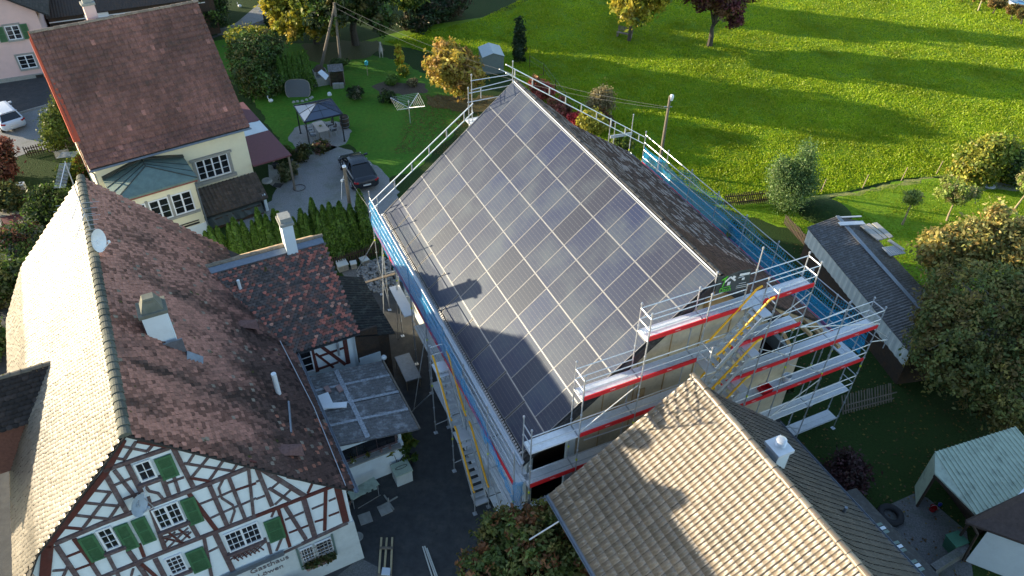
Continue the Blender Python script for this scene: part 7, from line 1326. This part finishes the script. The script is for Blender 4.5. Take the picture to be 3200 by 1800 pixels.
b = MB(); P_ = gp((1197, 1783), (1222, 1785), (1220, 1808), (1193, 1806)); b.hexa([p+Vector((0, 0, .22)) for p in P_], [p+Vector((0, 0, .26)) for p in P_]); props(b.build('white_board', M['zincwhite']), 'white board resting on the battens at the bottom edge', 'board')
for i, (a, e, lb) in enumerate((((1321, 1708), (1352, 1806), 'leftmost of three pale laths in the yard'), ((1327, 1707), (1362, 1806), 'middle one of three pale laths in the yard'), ((1334, 1713), (1368, 1806), 'rightmost of three pale laths in the yard'))): b = MB(); b.obox(G(*a, .06), G(*e, .06), .05, .05); props(b.build('lath', mat('white lath', (.55, .55, .50), .7)), lb, 'lath', 'laths on the yard')
p = FB.w(3.05, 2.75, 0); WB = thing('chest', 'white chest with a black ring on its lid against the lean-to wall', 'chest', p); b = MB(); b.box(FB, 2.6, 3.35, 2.55, 3.2, 0, .75); b.build('body', M['plaster'], WB); b = MB(); b.box(FB, 2.56, 3.39, 2.51, 3.24, .75, .81); b.build('lid', M['palegreen'], WB)
b = MB(); P_ = [FB.w(2.98+.28*math.cos(a), 2.9+.08*math.sin(a), .83) for a in [2*math.pi*i/14 for i in range(15)]]; b.path(P_, .012, 4); b.build('ring', M['rubber'], WB)
p = FB.w(1.15, 2.8, 0); TT_ = thing('potting_table', 'pale green striped folding table beside the gutter of the inn', 'table', p); b = MB(); b.obox(FB.w(.45, 2.5, .78), FB.w(1.75, 2.75, .78), .5, .04)
for k in range(5): b.obox(FB.w(.5+.26*k, 2.3, .81), FB.w(.55+.26*k, 2.85, .81), .16, .015)
b.build('tabletop', M['palegreen'], TT_); 
for x, y in ((.5, 2.35), (1.7, 2.5), (.5, 2.7), (1.7, 2.9)): b = MB(); b.tube(FB.w(x, y, 0), FB.w(x, y, .77), .02); b.build('leg', M['galv'], TT_); b = MB(); b.tube(FB.w(.6, 2.0, .45), FB.w(1.7, 2.2, .45), .018); b.build('stretcher', M['galv'], TT_)
p = FB.w(1.95, 1.95, 0); CX = thing('cross_stand', 'flat grey cross-shaped parasol stand on the yard', 'stand', p); b = MB(); b.obox(FB.w(1.5, 1.9, .05), FB.w(2.4, 2.05, .05), .06, .05); b.obox(FB.w(2.02, 1.5, .051), FB.w(1.9, 2.4, .051), .06, .05); b.tube(FB.w(1.96, 1.96, .05), FB.w(1.96, 1.96, .35), .03); b.build('base', M['stone'], CX)
for i, (s_, t_, a, lb) in enumerate(((5.35, 18.9, 0, 'larger pale crate in the corner behind the inn wing'), (6.0, 18.7, 10, 'smaller grey box next to the pale crate'), (6.75, 18.9, -5, 'pale square box nearest the blue netting in the rear corner'))):
    p = FB.w(s_, t_, 0); fo = Fr((p.x, p.y), -30+a); r_ = (.30, .17, .22)[i]; hgt = (.42, .36, .25)[i]; T_ = thing('storage_box', lb, 'box', p, 'boxes in the rear corner'); b = MB(); b.box(fo, -r_, r_, -r_, r_, 0, hgt); b.build('body', M['concrete'], T_); b = MB(); b.box(fo, -r_-.03, r_+.03, -r_-.03, r_+.03, hgt, hgt+.05); b.build('lid', M['plaster'], T_)
rg = random.Random(11); b = MB(); pc0 = G(1190, 860)
for i in range(500):
    a = rg.uniform(0, 6.28); d = rg.uniform(0, 1)**.6*1.35; x, y = pc0.x+d*math.cos(a), pc0.y+d*math.sin(a)*1.2; z = .55*(1-d/1.4)*rg.uniform(.3, 1); s_ = rg.uniform(.05, .13); q = Vector((x, y, z+.03)); dv = Vector((rg.uniform(-1, 1), rg.uniform(-1, 1), rg.uniform(-.5, .5))).normalized()*s_; b.obox(q-dv, q+dv, s_*1.2, s_*.8)
o = b.build('rubble_heap', M['stones']); props(o, 'heap of grey rubble by the rear picket fence', 'rubble', kind='stuff')
p = G(2780, 1615); t = thing('tractor_tyre', 'big black tyre lying on the gravel behind the annex', 'tyre', p); b = MB(); n = 24; V = []; F = []
for i in range(n):
    a = 2*math.pi*i/n
    for j in range(8): c2 = 2*math.pi*j/8; rr_ = .42+.15*math.cos(c2); V.append((p.x+rr_*math.cos(a), p.y+rr_*math.sin(a), .15+.15*math.sin(c2)))
for i in range(n):
    for j in range(8): F.append((i*8+j, i*8+(j+1) % 8, ((i+1) % n)*8+(j+1) % 8, ((i+1) % n)*8+j))
b.mesh(V, F); b.build('tyre', M['rubber'], t, smooth=True)
bucket(G(2912, 1595), .15, .25, M['lampred'], 'red_pot', 'small red pot on the gravel edge near the carport', 'pot')
bucket(G(2935, 1580), .08, .14, mat('blue plastic', (.03, .06, .35), .5), 'blue_cup', 'tiny blue cup on the grass near the red pot', 'cup')
pq = g4(1900, 1080, .7); fo = Fr((pq.x, pq.y), -20); t = thing('green_bin', 'green plastic bin beside the white house wall', 'bin', (pq.x, pq.y, 0)); b = MB(); b.hexa([fo.w(x, y, 0) for x, y in ((-.25, -.22), (.25, -.22), (.25, .22), (-.25, .22))], [fo.w(x, y, .7) for x, y in ((-.32, -.28), (.32, -.28), (.32, .28), (-.32, .28))]); b.build('body', M['greenpl'], t); b = MB(); b.box(fo, -.35, .35, -.31, .31, .7, .76); b.build('lid', M['greenpl'], t)
tw = thing('garden_wall', 'low dark stone wall between the gravel yard and the white house', 'wall', g4(1800, 1400)); b = MB(); b.obox(g4(1640, 1400, .3), g4(1990, 1180, .3), .3, .6); b.build('wall', M['stone'] if 0 else M['gravel2'], tw)
# left garden furniture
p = G(80, 617, .0); t = thing('letter_box', 'white box on a stand in the left garden', 'letter box', p); fo = Fr((p.x, p.y), -20); b = MB(); b.box(fo, -.28, .28, -.2, .2, .7, 1.1); b.build('box', M['sash'], t); b = MB(); b.tube(p, p+Vector((0, 0, .7)), .04); b.build('stand', M['galv'], t); b = MB(); b.box(fo, -.1, .1, -.21, -.2, .9, .93); b.build('slot', M['black'], t)
p = G(142, 628); t = thing('round_stone_table', 'small round pale garden table on a foot', 'table', p); b = MB(); b.lathe(p, [(0, .70), (.38, .70), (.38, .64), (0, .64)], 20); b.build('tabletop', M['concrete'], t); b = MB(); b.tube(p, p+Vector((0, 0, .64)), .07); b.build('leg', M['concrete'], t)
p = G(200, 480); t = thing('garden_bench_frame', 'pale slatted cold frame in the left garden', 'cold frame', p); b = MB()
for k in range(7): b.obox(G(168+k*1.2, 476+k*3.2, .6), G(212+k*1.2, 466+k*3.2, .6), .05, .03)
b.build('slat', M['concrete'], t); 
for u, v in ((168, 478), (212, 468), (176, 498), (220, 486)): b = MB(); b.tube(G(u, v), G(u, v)+Vector((0, 0, .6)), .03); b.build('leg', M['oldwood'], t)
p = G(150, 440); b = MB(); b.tube(p, p+Vector((0, 0, 1.4)), .03); props(b.build('garden_stake', M['oldwood']), 'thin stake in the grass right of the white car', 'stake')
t = thing('terrace_wall', 'low concrete wall running down at the left edge', 'wall', G(30, 760)); b = MB(); b.obox(G(-5, 690, .25), G(42, 830, .25), .22, .5); b.build('wall', M['concrete'], t); 
p = G(1118, 1678); t = thing('drain_cover', 'round grey drain cover at the inn corner', 'drain cover', p); b = MB(); b.lathe(p, [(0, .05), (.22, .05), (.24, .01)], 20); b.build('lid', M['concrete'], t)
p = G(868, 580); t = thing('shaft_cover', 'dark square grating on the terrace path', 'grating', p); fo = Fr((p.x, p.y), 10); b = MB(); b.box(fo, -.3, .3, -.25, .25, .013, .05); b.build('grate', M['black'], t)
p = G(863, 525); pot('terrace_pot', 'dark round pot on the terrace by the canopy', p, .25, .35, M['rubber'])
p = G(935, 588); b = MB(); P_ = [p+Vector((.42*math.cos(a), .42*math.sin(a), .03)) for a in [2*math.pi*i/20 for i in range(21)]]; b.path(P_, .02, 5); props(b.build('hose_ring', M['dkwood']), 'coiled hose lying on the gravel driveway', 'hose')
p = G(1318, 1090); t = thing('work_table', 'grey folded tarpaulin on a table under the yard scaffold', 'table', FA.w(-18.0, 11.6, 0)); b = MB(); b.box(FA, -18.3, -17.5, 10.7, 12.6, .72, .80); b.build('tabletop', M['gutter'], t); 
for x, y in ((-18.25, 10.8), (-17.55, 10.8), (-18.25, 12.5), (-17.55, 12.5)): b = MB(); b.tube(FA.w(x, y, 0), FA.w(x, y, .72), .025); b.build('leg', M['oldwood'], t)
for i in range(6):
    p = G(*[(930, 318), (945, 317), (958, 313), (970, 309), (918, 320), (975, 305)][i]); b = MB(); b.lathe(p, [(0, .14), (.12, .1), (.16, 0)], 7); props(b.build('edging_stone', M['concrete']), '%s pale edging stone from the left in the curved row' % ORD[[1, 2, 3, 4, 0, 5][i]], 'stone', 'edging stones')
p = G(1030, 297); b = MB(); b.lathe(p, [(0, .3), (.15, .22), (.2, 0)], 6); props(b.build('pale_rock', M['sash']), 'single pale pointed rock on the lawn below the oven', 'rock')
